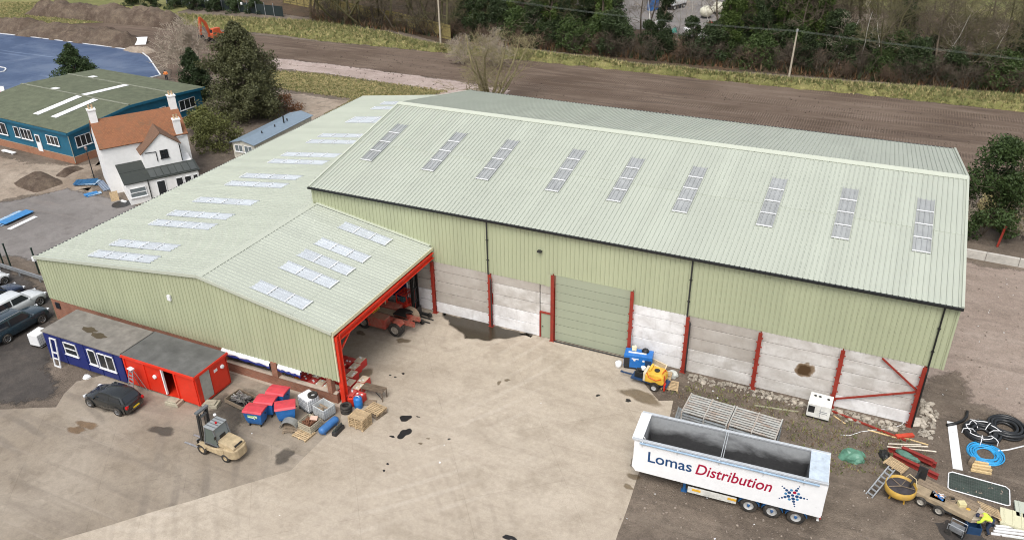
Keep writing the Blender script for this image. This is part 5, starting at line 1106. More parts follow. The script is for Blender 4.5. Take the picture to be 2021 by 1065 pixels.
b = MB(); b.box((.1, .1, .55), (1.0, .2, .03), ry=.35, rz=.3); b.box((-.2, -.2, .4), (.5, .4, .1), rz=.5, rx=.2); b.build('rubbish', WOODD, it)
cr_ = thing('scrap_crate', 'weathered slatted crate full of rusty scrap', 'crate', (-30.26, 32.39), -0.124)
for k in range(4):
    for y in (-.5, .5): b = MB(); b.box((0, y, .2 + k * .15), (1.1, .03, .1)); b.build('slat', mat('grey_slat', (.4, .36, .27), .85, dirt=.2), cr_)
    for x in (-.55, .55): b = MB(); b.box((x, 0, .2 + k * .15), (.03, 1.0, .1)); b.build('slat', MATS['grey_slat'], cr_)
b = MB(); r = random.Random(4)
for k in range(26): b.tube([(r.uniform(-.45, .45), r.uniform(-.4, .4), r.uniform(.3, .75)) for _ in range(3)], .03, 5)
b.box((0, 0, .3), (1.0, .9, .3)); b.build('scrap', mat('rusty_scrap', (.17, .075, .04), .8, var=.4), cr_)
b = MB(); b.box((.2, .25, .8), (.5, .3, .06), rx=.5, rz=.4); b.build('board', mat('pinkish_board', (.5, .34, .27), .8), cr_)
sc_ = thing('scrap_tray', 'low steel tray heaped with shiny metal scrap beside the red cabin', 'tray', (-36.33, 32.69), -0.139)
for q in (((0, -.65, .3), (1.9, .05, .3)), ((0, .65, .3), (1.9, .05, .3)), ((-.95, 0, .3), (.05, 1.3, .3)), ((.95, 0, .3), (.05, 1.3, .3))): b = MB(); b.box(*q); b.build('side', WOODD, sc_)
b = MB(); b.box((0, 0, .12), (1.9, 1.3, .05)); b.build('base', DARK, sc_)
b = MB()
for k in range(40): b.tube([(r.uniform(-.7, .7), r.uniform(-.45, .45), r.uniform(.25, .6)) for _ in range(3)], .045, 5)
tag(b.build('scrap', mat('shiny_scrap', (.3, .29, .28), .35, .7, var=.5), sc_), kind='stuff')
mg = thing('lorry_mudguard', 'grey curved lorry mudguard lying on the dirt', 'mudguard', (-31.64, 31.96), .3)
b = MB(); b.loft([[(.62 * math.cos(a), -.3, .62 * math.sin(a)), (.62 * math.cos(a), .3, .62 * math.sin(a)), (.6 * math.cos(a), .3, .6 * math.sin(a)), (.6 * math.cos(a), -.3, .6 * math.sin(a))] for a in [rad(10 + 16 * i) for i in range(11)]]); b.build('shell', mat('mudguard_grey', (.27, .27, .25), .5, dirt=.3), mg)
bt_ = thing('gas_tank', 'blue cylindrical pressure tank lying on its side', 'tank', (-29.08, 32.85), 1.464)
b = MB(); b.lathe([(.001, -.85), (.16, -.82), (.25, -.72), (.27, -.6), (.27, .6), (.25, .72), (.16, .82), (.001, .85)], (0, 0, .33), 18, 'X'); b.build('vessel', mat('tank_blue', (.04, .15, .38), .45, dirt=.25), bt_, True)
for x in (-.55, .55): b = MB(); b.box((x, 0, .06), (.08, .4, .12)); b.build('foot', MATS['tank_blue'], bt_)
bt2 = thing('engine_block', 'oily black engine parts lying beside the blue pressure tank', 'engine', (-28.34, 32.84), 1.557)
b = MB(); b.box((0, 0, .16), (1.0, .34, .3)); b.box((.1, 0, .36), (.6, .2, .14)); b.build('block', DARK, bt2, bevel=.03)
for k in range(5): b = MB(); b.cyl((-.4 + k * .2, 0, .3), (-.4 + k * .2, 0, .48), .06, n=8); b.build('cylinder', mat('oily_green', (.05, .06, .05), .5), bt2)
dr = thing('blue_drum', 'blue plastic drum standing near the foot of the red post', 'drum', (-28.58, 35.57), 0)
b = MB(); b.lathe([(.001, 0), (.28, 0), (.3, .06), (.3, .3), (.31, .33), (.3, .36), (.3, .75), (.26, .84), (.1, .88), (.001, .88)], n=18); b.build('shell', mat('drum_blue', (.02, .16, .45), .4), dr, True)
b = MB(); b.tube([(-.14, 0, .86), (-.1, 0, .96), (.1, 0, .96), (.14, 0, .86)], .025, 6); b.build('handle', WHITEP, dr)
rd = thing('red_canister', 'small bright red canister between the tyres and the blue drum', 'canister', (-29.13, 35.51), .5)
b = MB(); b.box((0, 0, .35), (.4, .3, .7)); b.build('body', REDB, rd, bevel=.05); b = MB(); b.tube([(-.1, 0, .7), (0, 0, .8), (.12, 0, .7)], .025, 6); b.build('handle', BLACK, rd)
bn = thing('steel_bench', 'brown steel frame bench standing on the concrete by the batteries', 'bench', (-28.18, 36.97), 0.053)
RST = mat('rusty_brown_steel', (.16, .12, .085), .7, .2, var=.3, dirt=.3)
for k in range(3): b = MB(); b.box((0, -.24 + k * .24, .8), (1.7, .22, .04)); b.build('plank', RST, bn)
for x in (-.8, .8):
    for y in (-.3, .3): b = MB(); b.bar((x, y, 0), (x, y, .8), .05); b.build('leg', RST, bn)
for p, q in (((-.8, -.3, .76), (.8, -.3, .76)), ((-.8, .3, .76), (.8, .3, .76)), ((.8, -.3, .2), (.3, -.3, .76))): b = MB(); b.bar(p, q, .04); b.build('rail', DARK, bn)
fb = thing('brown_board', 'flat brown board lying by the blue drum', 'board', (-28.19, 36.23), .3); b = MB(); b.box((0, 0, .05), (1.0, .6, .05)); b.build('sheet', WOODD, fb)

# ------------------------------------------------------------------ forklift batteries under and beside the canopy
BR1 = mat('battery_red', (.5, .035, .03), .5, dirt=.25, dirtc=(.45, .16, .12)); BTOP = mat('battery_top', (.66, .54, .4), .7, var=.25, dirt=.2, dirtc=(.3, .08, .05)); BR2 = mat('battery_top_red', (.5, .07, .06), .6, dirt=.3, dirtc=(.6, .3, .22))
bat = [((601, 737), 1), ((614, 738), 1), ((606, 751), 0), ((622, 750), 2), ((622, 759), 1), ((636, 745), 0), ((648, 745), 0), ((646, 757), 2), ((641, 768), 2), ((652.5, 768), 2), ((676, 707), 0), ((689, 714), 1), ((703, 714), 2), ((699, 723), 2), ((677, 720), 2), ((679, 734), 1), ((691, 735), 2), ((684, 744.5), 2), ((685.5, 755.5), 2), ((700.5, 755.5), 2), ((684.5, 765), 1), ((696.5, 764.5), 2), ((697.5, 774.5), 1), ((684, 774.5), 1)]
bat = [(-34.19, 36.58, 1), (-33.53, 36.89, 1), (-33.43, 36.05, 0), (-32.87, 36.89, 2), (-32.77, 36.05, 1), (-32.21, 36.96, 0), (-31.55, 37.01, 0), (-32.11, 36.12, 2), (-31.45, 36.05, 2), (-30.79, 36.05, 2), (-32.50, 39.26, 0), (-31.81, 39.24, 1), (-31.15, 39.62, 2), (-31.05, 38.78, 2), (-32.06, 38.40, 2), (-31.40, 37.93, 1), (-30.71, 37.94, 2), (-30.89, 37.09, 2), (-30.23, 37.03, 2), (-29.57, 37.73, 2), (-30.13, 36.19, 1), (-29.46, 36.89, 2), (-28.81, 36.05, 1), (-29.47, 36.05, 1)]
r = random.Random(11)
orders = {}
for grp_ in (range(2, 10), [q for q in range(11, 24) if q not in (13, 19, 22)]):
    for n_, q in enumerate(sorted(grp_, key=lambda q: scr(bat[q]))): orders[q] = onum(n_) + (' from the left' if n_ else '')
bmesh_c = {}
for k in (0, 1, 2):
    b = MB(); b.box((0, 0, .31), (.62, .8, .6)); bmesh_c[k] = b.mesh('case', BR1)
topm = [MB().box((0, 0, .625), (.57, .75, .03)).mesh('cell_top', m_) for m_ in (BR1, BR2, BTOP)]
yelm = MB().box((0, -.41, .3), (.5, .02, .25)).mesh('yellow_band', YEL)
cellm = MB().box((0, 0, 0), (.13, .1, .04)).mesh('terminal', WHITEP)
for i, (x, y, k) in enumerate(bat):
    if i in (10, 13, 19, 22): lab = {10: 'dark red forklift battery at the back of the group by the red post', 13: 'pale topped red battery at the right edge of the group beside the red post', 19: 'pale topped red battery nearest the steel bench', 22: 'bright red battery nearest the tyre stack'}[i]; grp = 'red batteries by the canopy'
    elif i < 2: lab = 'red battery with yellow side under the cladding end, ' + ('left' if i == 0 else 'right') + ' of the pair'; grp = 'red batteries by the canopy'
    else: lab = orders[i] + (' of the batteries seen above the low wall' if i < 10 else ' of the batteries packed beside the red post'); grp = 'red batteries inside the shed' if i < 10 else 'red batteries by the canopy'
    t = thing('battery', lab, 'battery', (x, y, 0), r.uniform(-.04, .04), grp)
    link('case', bmesh_c[k], t); link('cell_top', topm[k], t)
    if i < 2 or i == 4: link('yellow_band', yelm, t)
    for q in range(2): o = link('terminal', cellm, t); o.location = (r.uniform(-.2, .2), r.uniform(-.28, .28), .655); o.rotation_euler = (0, 0, r.uniform(0, 3))

# ------------------------------------------------------------------ machines by the big door
bg_ = thing('blue_generator', 'blue boxed welding generator on skids beside the vehicle door', 'generator', (-12.35, 47.75, 0), 0.160)
b = MB(); b.box((.0, 0, .72), (2.05, .95, 1.1)); b.build('canopy', BLUEM, bg_, bevel=.05)
b = MB(); b.box((-.8, -.49, .62), (.4, .03, .8)); b.build('control_panel', DARK, bg_); b = MB(); b.box((.75, -.49, .62), (.45, .03, .7)); b.build('vent_panel', mat('dark_blue_vent', (.02, .05, .12), .6), bg_)
b = MB(); b.box((0, 0, .1), (2.0, .8, .14)); b.build('skid', BLACK, bg_)
b = MB(); b.box((-.1, -.12, 1.29), (1.3, .12, .05)); b.build('white_rail', WHITEP, bg_)
for x in (-.25, .4): b = MB(); b.cyl((x, -.495, .9), (x, -.505, .9), .09, n=12); b.build('badge', WHITEP, bg_)
b = MB(); b.box((-.2, -.5, 1.0), (.5, .01, .08)); b.build('nameplate', WHITEP, bg_)
cn = thing('jerry_can', 'cream plastic can standing on the blue generator', 'can', (-12.75, 47.85, 1.27), .3)
b = MB(); b.box((0, 0, .2), (.34, .2, .4)); b.build('body', mat('cream_plastic', (.72, .65, .42), .5), cn, bevel=.04); b = MB(); b.cyl((.08, 0, .4), (.08, 0, .46), .04, n=8); b.build('cap', WHITEP, cn)
bk_ = thing('black_bag', 'black bag lying on the blue generator', 'bag', (-11.95, 48.0, 1.27), 0)
b = MB(); b.lathe([(.001, 0), (.24, 0), (.28, .1), (.2, .22), (.06, .26), (.001, .26)], n=12); b.build('sack', BLACK, bk_, True)
bu = thing('white_bucket', 'white bucket on the concrete left of the blue generator', 'bucket', (-13.67, 47.13), 0)
b = MB(); b.lathe([(.001, 0), (.2, 0), (.24, .46), (.21, .46), (.18, .3), (.001, .3)], n=16); b.build('pail', WHITEP, bu, True); b = MB(); b.tube([(-.23, 0, .44), (-.15, 0, .58), (.15, 0, .58), (.23, 0, .44)], .012, 5); b.build('handle', DARK, bu)
pl = thing('steel_prop', 'thin white and black pole leaning beside the vehicle door', 'pole', (-13.0, 48.2, 0), 0); b = MB(); b.tube([(0, -.2, 0), (-.15, .15, 2.3)], .04, 6); b.build('tube', GALV, pl)
bo = thing('fibreglass_tub', 'tilted cream fibreglass tub against the white wall', 'tub', (-10.9, 47.9, 0), rad(-20))
b = MB(); b.X = Matrix.Rotation(rad(24), 4, 'X'); out = [(.85, 0), (.75, .35), (-.75, .35), (-.9, 0), (-.75, -.35), (.75, -.35)]
b.loft([[(x * .75, y * .6, .2) for x, y in out], [(x, y, .75) for x, y in out], [(x * .92, y * .85, .75) for x, y in out], [(x * .7, y * .5, .3) for x, y in out]]); b.build('shell', mat('cream_grp', (.62, .52, .36), .5, dirt=.35, dirtc=(.35, .2, .1)), bo)
bg2 = thing('crumpled_sheet', 'crumpled pale plastic sheet by the foot of the downpipe', 'plastic sheet', (-9.85, 47.6, 0), .2)
def lump(sx, sy, sz, seed, n=3):
    bm = bmesh.new(); bmesh.ops.create_icosphere(bm, subdivisions=n, radius=1)
    for v in bm.verts:
        k = 1 + .32 * noise.noise(v.co * 1.7 + Vector((seed, 0, 0))) + .18 * noise.noise(v.co * 4 + Vector((0, seed, 0))); v.co = Vector((v.co.x * sx * k, v.co.y * sy * k, max(-.05, v.co.z * sz * k)))
    me = bpy.data.meshes.new('lump'); bm.to_mesh(me); bm.free(); return me
def lump_part(parent, name, m, sx, sy, sz, seed, loc=(0, 0, 0), n=3):
    me = lump(sx, sy, sz, seed, n); me.name = name; me.materials.append(m); o = link(name, me, parent); o.location = loc; return o
lump_part(bg2, 'sheet', mat('dull_polythene', (.5, .52, .48), .4, var=.3, scale=4), .55, .35, .45, 3)
pa = -0.010
pallet('upper pallet leaning behind the yellow sprayer', (-10.25, 46.75), pa + .1, WOOD, (rad(12), 0), z=.38); pallet('lower pallet lying on the weeds behind the yellow sprayer', (-9.6, 46.3), pa + .2, WOOD, (rad(4), rad(3)), z=.06); pallet('grey pallet under the tub beside the blue generator', (-10.7, 47.0), pa, WOODD, z=.0)
# yellow sprayer / pressure washer trailer
ys = thing('sprayer_trailer', 'yellow tanked pressure washer trailer with black engine and red hose', 'trailer', (-10.62, 46.06), -0.054)
b = MB(); b.prism([(-.62, .5), (.68, .5), (.78, .65), (.72, 1.12), (.5, 1.3), (-.35, 1.3), (-.62, 1.1)], -.55, .55, plane='XZ'); b.build('tank', mat('tank_yellow', (.72, .43, .05), .45, dirt=.2, dirtc=(.4, .25, .08)), ys, bevel=.1)
b = MB(); b.box((-.66, 0, .85), (.2, 1.0, .72)); b.build('splash_panel', mat('cream_grey', (.6, .55, .42), .5), ys, bevel=.03)
b = MB(); b.cyl((.1, 0, 1.28), (.1, 0, 1.36), .2); b.build('filler_cap', BLACK, ys); b = MB(); b.box((-.35, .1, 1.4), (.16, .7, .2)); b.build('yellow_fin', MATS['tank_yellow'], ys, bevel=.03)
b = MB(); b.box((-1.2, 0, .42), (.95, .9, .08)); b.bar((-1.6, 0, .42), (-2.5, 0, .4), .09); b.box((-2.5, 0, .42), (.18, .1, .12)); b.box((.1, 0, .42), (1.8, .9, .08)); b.build('frame', mat('frame_navy', (.02, .05, .12), .5), ys)
b = MB(); b.box((-1.15, 0, .72), (.6, .55, .45)); b.cyl((-1.15, -.1, .95), (-1.15, -.1, 1.15), .14); b.build('engine', BLACK, ys, bevel=.03); b = MB(); b.cyl((-.95, .1, 1.05), (-.95, .1, 1.22), .17); b.build('air_filter', WHITEP, ys)
SW = wheel_meshes(.3, .18, mat('grey_rim', (.45, .45, .45), .5), .6, 0)
for s in (-1, 1):
    put_wheel(ys, SW, .15, s * .66, .3, s > 0); b = MB(); b.loft([[(.15 + .38 * math.cos(a), s * .56, .3 + .38 * math.sin(a)), (.15 + .38 * math.cos(a), s * .78, .3 + .38 * math.sin(a)), (.15 + .36 * math.cos(a), s * .78, .3 + .36 * math.sin(a)), (.15 + .36 * math.cos(a), s * .56, .3 + .36 * math.sin(a))] for a in [rad(15 + 15 * i) for i in range(11)]]); b.build('mudguard', DARK, ys)
for pts in (((-.5, -.5, 1.3), (-.3, -.57, 1.0), (.2, -.58, .85), (.6, -.6, 1.1)), ((.72, -.3, 1.25), (.82, -.35, .8), (.84, -.4, .35)), ((.55, -.2, 1.33), (.6, .3, 1.33), (.75, .4, .8))): b = MB(); b.tube(pts, .03, 6); b.build('hose', REDB, ys)
b = MB(); b.box((.84, -.4, .4), (.1, .3, .5)); b.build('hose_reel', REDB, ys)
# galvanised pens behind the trailer
PEN = mat('pen_steel', (.3, .33, .35), .5, .4, dirt=.35, dirtc=(.2, .13, .08)); PENT = mat('pen_rail', (.52, .52, .5), .5, .3, dirt=.5, dirtc=(.36, .15, .045), dscale=.8)
def pen(label, loc, rz, L, Wd=2.1, H=1.65):
    t = thing('steel_pen', label, 'steel cage', loc, rz, 'galvanised steel pens')
    for y in (0, Wd):
        b = MB()
        for k in range(7):
            z = .12 + k * (H - .2) / 7; b.add([(0, y, z), (L, y, z), (L, y - .04, z + .07), (0, y - .04, z + .07), (L, y, z + .15), (0, y, z + .15), (L, y, z + .2), (0, y, z + .2)], [(0, 1, 2, 3), (3, 2, 4, 5), (5, 4, 6, 7)])
        b.build('side_sheet', PEN, t)
    for k in range(9): b = MB(); b.box((L / 2, .1 + k * (Wd - .2) / 8, H), (L, .14, .04)); b.build('top_slat', PENT, t)
    for x in (.03, L / 2, L - .03):
        b = MB()
        for y in (-.04, Wd + .04): b.box((x, y, H / 2), (.08, .08, H))
        b.box((x, Wd / 2, H + .04), (.08, Wd, .06)); b.build('frame', PENT, t)
    for x in (0, L):
        b = MB(); b.box((x, Wd / 2, .5), (.04, Wd - .1, .8)); b.build('end_sheet', PEN, t)
    return t
pz = -0.098
pen('galvanised slatted steel pen behind the trailer, rustier left one', (-7.77, 41.9, 0), -.06, 2.95); pen('galvanised slatted steel pen behind the trailer, right one', (-4.75, 41.72, 0), -.06, 2.95)
lf = thing('ribbed_steel_panel', 'loose ribbed steel panel leaning at the left end of the pens', 'panel', (-8.35, 42.25, 0), rad(-30)); o = link('sheet', ribsheet('sheet', 1.5, .95, PEN, k=4, h=.05), lf); o.rotation_euler = (rad(74), 0, 0)
# white generator against the wall
gw = thing('white_generator', 'dented white generator box on the rubble below the concrete panels', 'generator', (.3, 47.3, .1), -0.036)
b = MB(); b.box((0, 0, .62), (1.45, 1.35, 1.05)); b.build('canopy', mat('dented_white', (.72, .72, .68), .45, dirt=.25, dirtc=(.4, .33, .25)), gw, bevel=.03)
b = MB(); b.box((-.45, -.69, .72), (.4, .03, .5)); b.build('control_panel', DARK, gw)
for p in ((-.4, .3), (-.1, .3), (.45, .2)): b = MB(); b.lathe([(.001, 1.152), (.1, 1.152), (.1, 1.16), (.001, 1.16)], (p[0], p[1], 0), 12); b.build('exhaust_port', BLACK, gw)
for z in (.55, .68): b = MB(); b.box((.3, -.685, z), (.5, .015, .03)); b.build('vent_slot', STEELG, gw)
b = MB(); b.box((.12, -.685, .6), (.02, .015, .9)); b.build('door_seam', STEELG, gw); b = MB(); b.box((0, 0, .06), (1.4, 1.25, .1)); b.build('skid', DARK, gw)

# ------------------------------------------------------------------ rubble along the wall
STN = mat('broken_concrete', (.4, .36, .3), .9, var=.3, scale=3, dirt=.4, dirtc=(.16, .13, .09), tint=.2)
rb = MB(); r = random.Random(21); spots = []
for k in range(430):
    if k < 330: x = r.uniform(-8.8, 5.6); y = 48.35 - abs(r.gauss(0, .42)); s = r.uniform(.07, .2)
    else: x = 6.5 + abs(r.gauss(0, .45)); y = r.uniform(47.6, 51.8); s = r.uniform(.08, .22)
    M_ = Matrix.Translation((x, y, s * .25)) @ Matrix.Rotation(r.uniform(0, 6), 4, Vector((r.random(), r.random(), r.random())).normalized())
    rb.X = M_; rb.box((0, 0, 0), (s * r.uniform(.8, 1.8), s * r.uniform(.7, 1.3), s * r.uniform(.5, .9)), t=(r.uniform(.5, 1), r.uniform(.5, 1)))
tag(rb.build('rubble', STN, fix=False), 'small broken concrete rubble strewn along the foot of the wall', None, None, 'stuff')
lumps = [lump(.3, .22, .17, k * 3.3, 1) for k in range(4)]
for me in lumps: me.name = 'concrete_lump'; me.materials.append(STN)
lx = sorted(r.uniform(-8.3, 5.2) for k in range(22))
for k in range(34):
    if k < 22: x, y = lx[k], 48.2 - abs(r.gauss(0, .35)); lab, grp = onum(k) + (' from the left' if k else '') + ' of the broken concrete lumps along the foot of the panel wall', 'concrete lumps along the wall'
    else: x, y = 6.6 + r.uniform(0, .8), 47.7 + (k - 22) * .34; lab, grp = (onum(k - 22) + ' from the near end' if k > 22 else 'nearest') + ' of the pale concrete lumps beside the end column', 'concrete lumps at the building corner'
    o = link('concrete_lump', lumps[k % 4]); o.location = (x, y, .02); o.rotation_euler = (r.uniform(-.3, .3), r.uniform(-.3, .3), r.uniform(0, 6)); q = r.uniform(.6, 1.15); o.scale = (q, q, q); tag(o, lab, 'rubble', grp)
o = link('concrete_slab', MB().box((0, 0, .06), (1.2, .9, .12), t=(.8, .7)).mesh('concrete_slab', mat('pale_slab', (.5, .45, .38), .9, var=.25, dirt=.3)), bevel=.03); o.location = (*(6.34, 49.09), 0); o.rotation_euler = (.08, .1, .5); tag(o, 'flat pale broken concrete slab at the building corner', 'slab')

# ------------------------------------------------------------------ loose things on the gravel
def straight(name, label, cat, p, q, w_, h_, m, group=None, z=0.0):
    """a straight bar lying on the ground between two ground points"""
    p, q = Vector((*p, 0)), Vector((*q, 0)); d = q - p; L = d.length; b = MB(); b.box((0, 0, h_ / 2), (L, w_, h_)); o = b.build(name, m, bevel=min(w_, h_) * .08)
    o.location = (p + q) / 2 + Vector((0, 0, z + .004)); o.rotation_euler = (0, 0, math.atan2(d.y, d.x)); return tag(o, label, cat, group)
straight('steel_beam', 'long red steel bar lying from the white generator towards the beam pile', 'steel bar', (1.12, 47.97), (5.73, 46.75), .12, .12, RED)
straight('timber_batten', 'grey green timber strip lying in the weeds behind the pens', 'timber', (-3.79, 46.54), (-0.89, 47.03), .12, .06, mat('green_grey_timber', (.3, .29, .2), .85))
straight('timber_batten', 'short pale timber strip in front of the white generator', 'timber', (1.26, 47.56), (2.04, 46.99), .08, .05, WOODN)
straight('timber_batten', 'pale timber strip beside the red sheet box', 'timber', (5.64, 47.03), (7.03, 46.90), .09, .05, WOODN); straight('timber_batten', 'thin pale timber strip left of the red sheet box', 'timber', (3.42, 46.93), (5.19, 46.83), .09, .05, WOODN)
rs_ = straight('red_steel_box', 'short bright red steel channel lying on the pale timber strip', 'steel channel', (5.13, 46.86), (6.13, 47.46), .3, .18, mat('orange_red_paint', (.5, .06, .03), .5, dirt=.3))
def curve_thing(name, label, cat, pts, r_, m, n=6): b = MB(); b.tube(pts, r_, n); return tag(b.build(name, m, smooth=True), label, cat)
def gp(l, z=.03): return [(x, y, z) for x, y in l]
curve_thing('white_cable', 'thin white cable snaking from the white generator to the corner column', 'cable', gp([(1.84, 45.69), (2.36, 45.81), (3.07, 46.56), (3.96, 47.16), (4.85, 47.66), (5.44, 48.36), (5.72, 49.22)], .04), .022, WHITEP, 5)
gt_ = thing('green_sheeted_heap', 'green plastic sheet draped over a small heap on the gravel', 'sheet', (2.73, 43.78), .2); lump_part(gt_, 'sheet', mat('green_polythene', (.1, .24, .17), .4, var=.3, scale=3), .75, .62, .5, 5)
# pile of red steel beams
def ibeam(L):
    b = MB(); b.box((0, 0, .02), (L, .24, .03)); b.box((0, 0, .32), (L, .24, .03)); b.box((0, 0, .17), (L, .03, .28)); return b
RB = mat('dull_red_paint', (.24, .028, .022), .55, dirt=.2)
for i, (p, q, z) in enumerate((((5.03, 44.79), (7.56, 43.80), 0), ((5.83, 45.49), (7.45, 44.86), 0), ((4.71, 45.36), (6.30, 45.05), 0), ((5.43, 45.22), (7.22, 44.61), .34))):
    p, q = Vector((*p, 0)), Vector((*q, 0)); d = q - p; o = ibeam(d.length).build('red_beam', RB); o.location = (p + q) / 2 + Vector((0, 0, z + .004)); o.rotation_euler = (0, 0, math.atan2(d.y, d.x))
    tag(o, ('longest red steel beam at the near side of the beam pile', 'red steel beam at the far right of the beam pile', 'short red steel beam at the far left of the beam pile', 'red steel beam resting on top of the beam pile')[i], 'steel beam', 'red steel beams')
for i, (p, q) in enumerate((((4.60, 45.21), (7.41, 45.93)), ((4.65, 45.44), (6.54, 46.16)), ((5.39, 45.45), (6.92, 46.07)))): straight('white_strip', ('longest', 'shortest', 'middle')[i] + ' white timber strip lying on the red beams', 'timber', p, q, .07, .05, mat('white_timber', (.66, .6, .5), .7), 'white strips on the beams', .37 + .06 * i)
gr = thing('green_rag', 'dark green sheet tied over the red beams', 'sheet', (*(5.82, 44.85), .36), rad(-25)); lump_part(gr, 'cloth', mat('dull_green_cloth', (.08, .18, .14), .6, var=.3), .75, .25, .2, 9)
bb = thing('dark_bundle', 'dark bundle lying at the left end of the red beams', 'bundle', (4.54, 44.77), .3); lump_part(bb, 'sack', BLACK, .35, .5, .25, 12)
pallet('pallet resting across the beams and the yellow hopper', (*(5.16, 43.50),), -0.432, WOOD, (rad(-8), rad(6)), z=.42)
# yellow concrete mixer drum with ladder
yh = thing('yellow_mixer', 'round yellow pan mixer on legs with a ladder leaning on it', 'mixer', (5.45, 41.27), 0); yh.scale = (.72, .72, .8)
b = MB(); b.lathe([(.001, .5), (.6, .5), (1.15, .62), (1.2, .75), (1.2, 1.2), (1.13, 1.2), (1.1, .8), (.001, .7)], n=28); b.build('pan', mat('mixer_yellow', (.5, .31, .055), .55, dirt=.5, dirtc=(.3, .2, .1)), yh, True)
b = MB(); b.lathe([(.001, .74), (1.05, .78), (1.1, .95), (1.1, 1.0), (.001, .95)], n=24); b.build('dark_lining', mat('mixer_dark', (.05, .045, .05), .7, var=.4), yh)
for a in range(4): x, y = .8 * math.cos(a * PI / 2 + .6), .8 * math.sin(a * PI / 2 + .6); b = MB(); b.bar((x, y, 0), (x * .8, y * .8, .6), .09); b.build('leg', YEL, yh)
for k in range(4): a = k * 1.2; b = MB(); b.bar((0, 0, 1.1), (1.0 * math.cos(a), 1.0 * math.sin(a), 1.1), .05); b.build('mixing_arm', WOODD, yh)
b = MB(); b.tube([(.3, 1.1, 1.2), (.5, 1.05, 1.6), (1.0, .6, 1.6), (1.15, .2, 1.2)], .03, 6); b.build('guard_hoop', mat('cream_rail', (.6, .5, .3)), yh)
b = MB(); b.cyl((0, -.2, .1), (0, -.2, .5), .25); b.build('motor', BLACK, yh)
la = thing('aluminium_ladder', 'short aluminium ladder leaning on the yellow mixer', 'ladder', (3.90, 40.68), 0.986)
for s in (-.2, .2): b = MB(); b.bar((0, s, 0), (1.7, s, 1.35), .07, .04); b.build('rail', GALV, la)
for k in range(7): f = (k + .5) / 7; b = MB(); b.box((1.7 * f, 0, 1.35 * f), (.12, .4, .03)); b.build('rung', GALV, la)
# twin axle plant trailer
pt = thing('plant_trailer', 'worn wooden twin axle plant trailer loaded with tools', 'trailer', (7.77, 41.41), -0.346)
b = MB(); b.box((0, -.3, .62), (3.4, .75, .3)); b.build('side_box', mat('worn_ply', (.33, .26, .17), .8, var=.25, dirt=.45, dirtc=(.16, .12, .08)), pt, bevel=.03); b = MB(); b.box((0, .5, .55), (3.4, .9, .12)); b.build('bed', WOODD, pt)
for k in range(4): b = MB(); b.box((0, .12 + k * .26, .63), (3.3, .23, .04)); b.build('bed_board', WOODD, pt)
b = MB(); b.prism([(1.7, -.7), (2.3, -.2), (2.3, .2), (1.7, .6)], .5, .78); b.build('nose_plate', mat('worn_nose', (.42, .36, .28), .6, dirt=.4), pt, bevel=.02)
b = MB(); b.box((-1.72, .1, .85), (.08, 1.7, .75)); b.box((-1.6, .8, 1.0), (.5, .1, 1.0)); b.build('tailboard', DARK, pt)
PW = wheel_meshes(.31, .2, mat('dusty_rim', (.38, .36, .32), .6), .6, 0)
for x in (-.95, .05):
    for y, f_ in ((-.72, False), (.9, True)): put_wheel(pt, PW, x, y, .31, f_)
b = MB(); b.box((-.4, -.7, .45), (2.2, .06, .1)); b.build('axle_beam', DARK, pt)
tl_ = thing('tool_tray', 'grey tray of mixed tools on the plant trailer', 'tray', (*(7.44, 41.35), .68), -0.346 + .1)
b = MB(); b.box((0, 0, .05), (.8, .6, .08)); b.build('tray', STEELG, tl_)
for k in range(12): b = MB(); b.bar((r.uniform(-.35, .35), r.uniform(-.25, .25), .12), (r.uniform(-.35, .35), r.uniform(-.25, .25), .2), .05); b.build('tool', (WHITEP, mat('tool_orange', (.6, .2, .04), .5), BLUEM, STEELG)[k % 4], tl_)
cl = thing('rope_coil', 'brown coil of hose on the plant trailer', 'coil', (*(8.10, 41.33), .68), 0)
for k in range(5): b = MB(); b.tube([((.32 - k * .03) * math.cos(2 * PI * i / 16), (.28 - k * .02) * math.sin(2 * PI * i / 16), .05 + .05 * k) for i in range(16)], .028, 5, closed=True); b.build('loop', WOODD, cl)
bx = thing('cardboard_scraps', 'pale yellow box and bag at the nose of the plant trailer', 'box', (*(8.64, 41.14), .68), .4)
b = MB(); b.box((0, 0, .15), (.4, .35, .3)); b.build('carton', mat('pale_carton', (.6, .54, .3), .7), bx, bevel=.02); lump_part(bx, 'bag', BLACK, .25, .2, .2, 8, (-.35, .3, 0)); lump_part(bx, 'yellow_bag', YEL, .16, .14, .14, 9, (.25, -.3, 0))
# small engine set on wheels near the bottom edge
es = thing('engine_set', 'small dark wheeled engine set on wet ground below the plant trailer', 'engine', (8.46, 39.54), -0.346)
b = MB(); b.box((0, 0, .4), (.7, .5, .3)); b.build('engine', mat('engine_grey', (.25, .26, .27), .4, .5, var=.4), es, bevel=.03); b = MB(); b.tube([(-.4, -.3, .2), (-.4, -.3, .7), (.4, -.3, .7), (.4, -.3, .2)], .03, 6); b.build('roll_frame', GALV, es); b = MB(); b.tube([(-.4, .3, .2), (-.4, .3, .7), (.4, .3, .7), (.4, .3, .2)], .03, 6); b.build('roll_frame', GALV, es)
for y in (-.35, .35): b = MB(); b.lathe([(.001, -.05), (.18, -.05), (.18, .05), (.001, .05)], (-.3, y, .18), 14, 'Y'); b.build('wheel', RUBBER, es)
b = MB(); b.box((.3, 0, .12), (.3, .4, .22)); b.build('base', BLACK, es)
sheet('wet_ground', [(7.30, 40.14), (8.08, 40.61), (9.62, 40.34), (10.33, 39.46), (8.32, 38.37), (7.56, 39.23)], .012, G_DARK, .4, .4, 44)
bi = thing('blue_crate', 'dark blue crate beside the person in the yellow jacket', 'crate', (9.31, 40.16), .2)
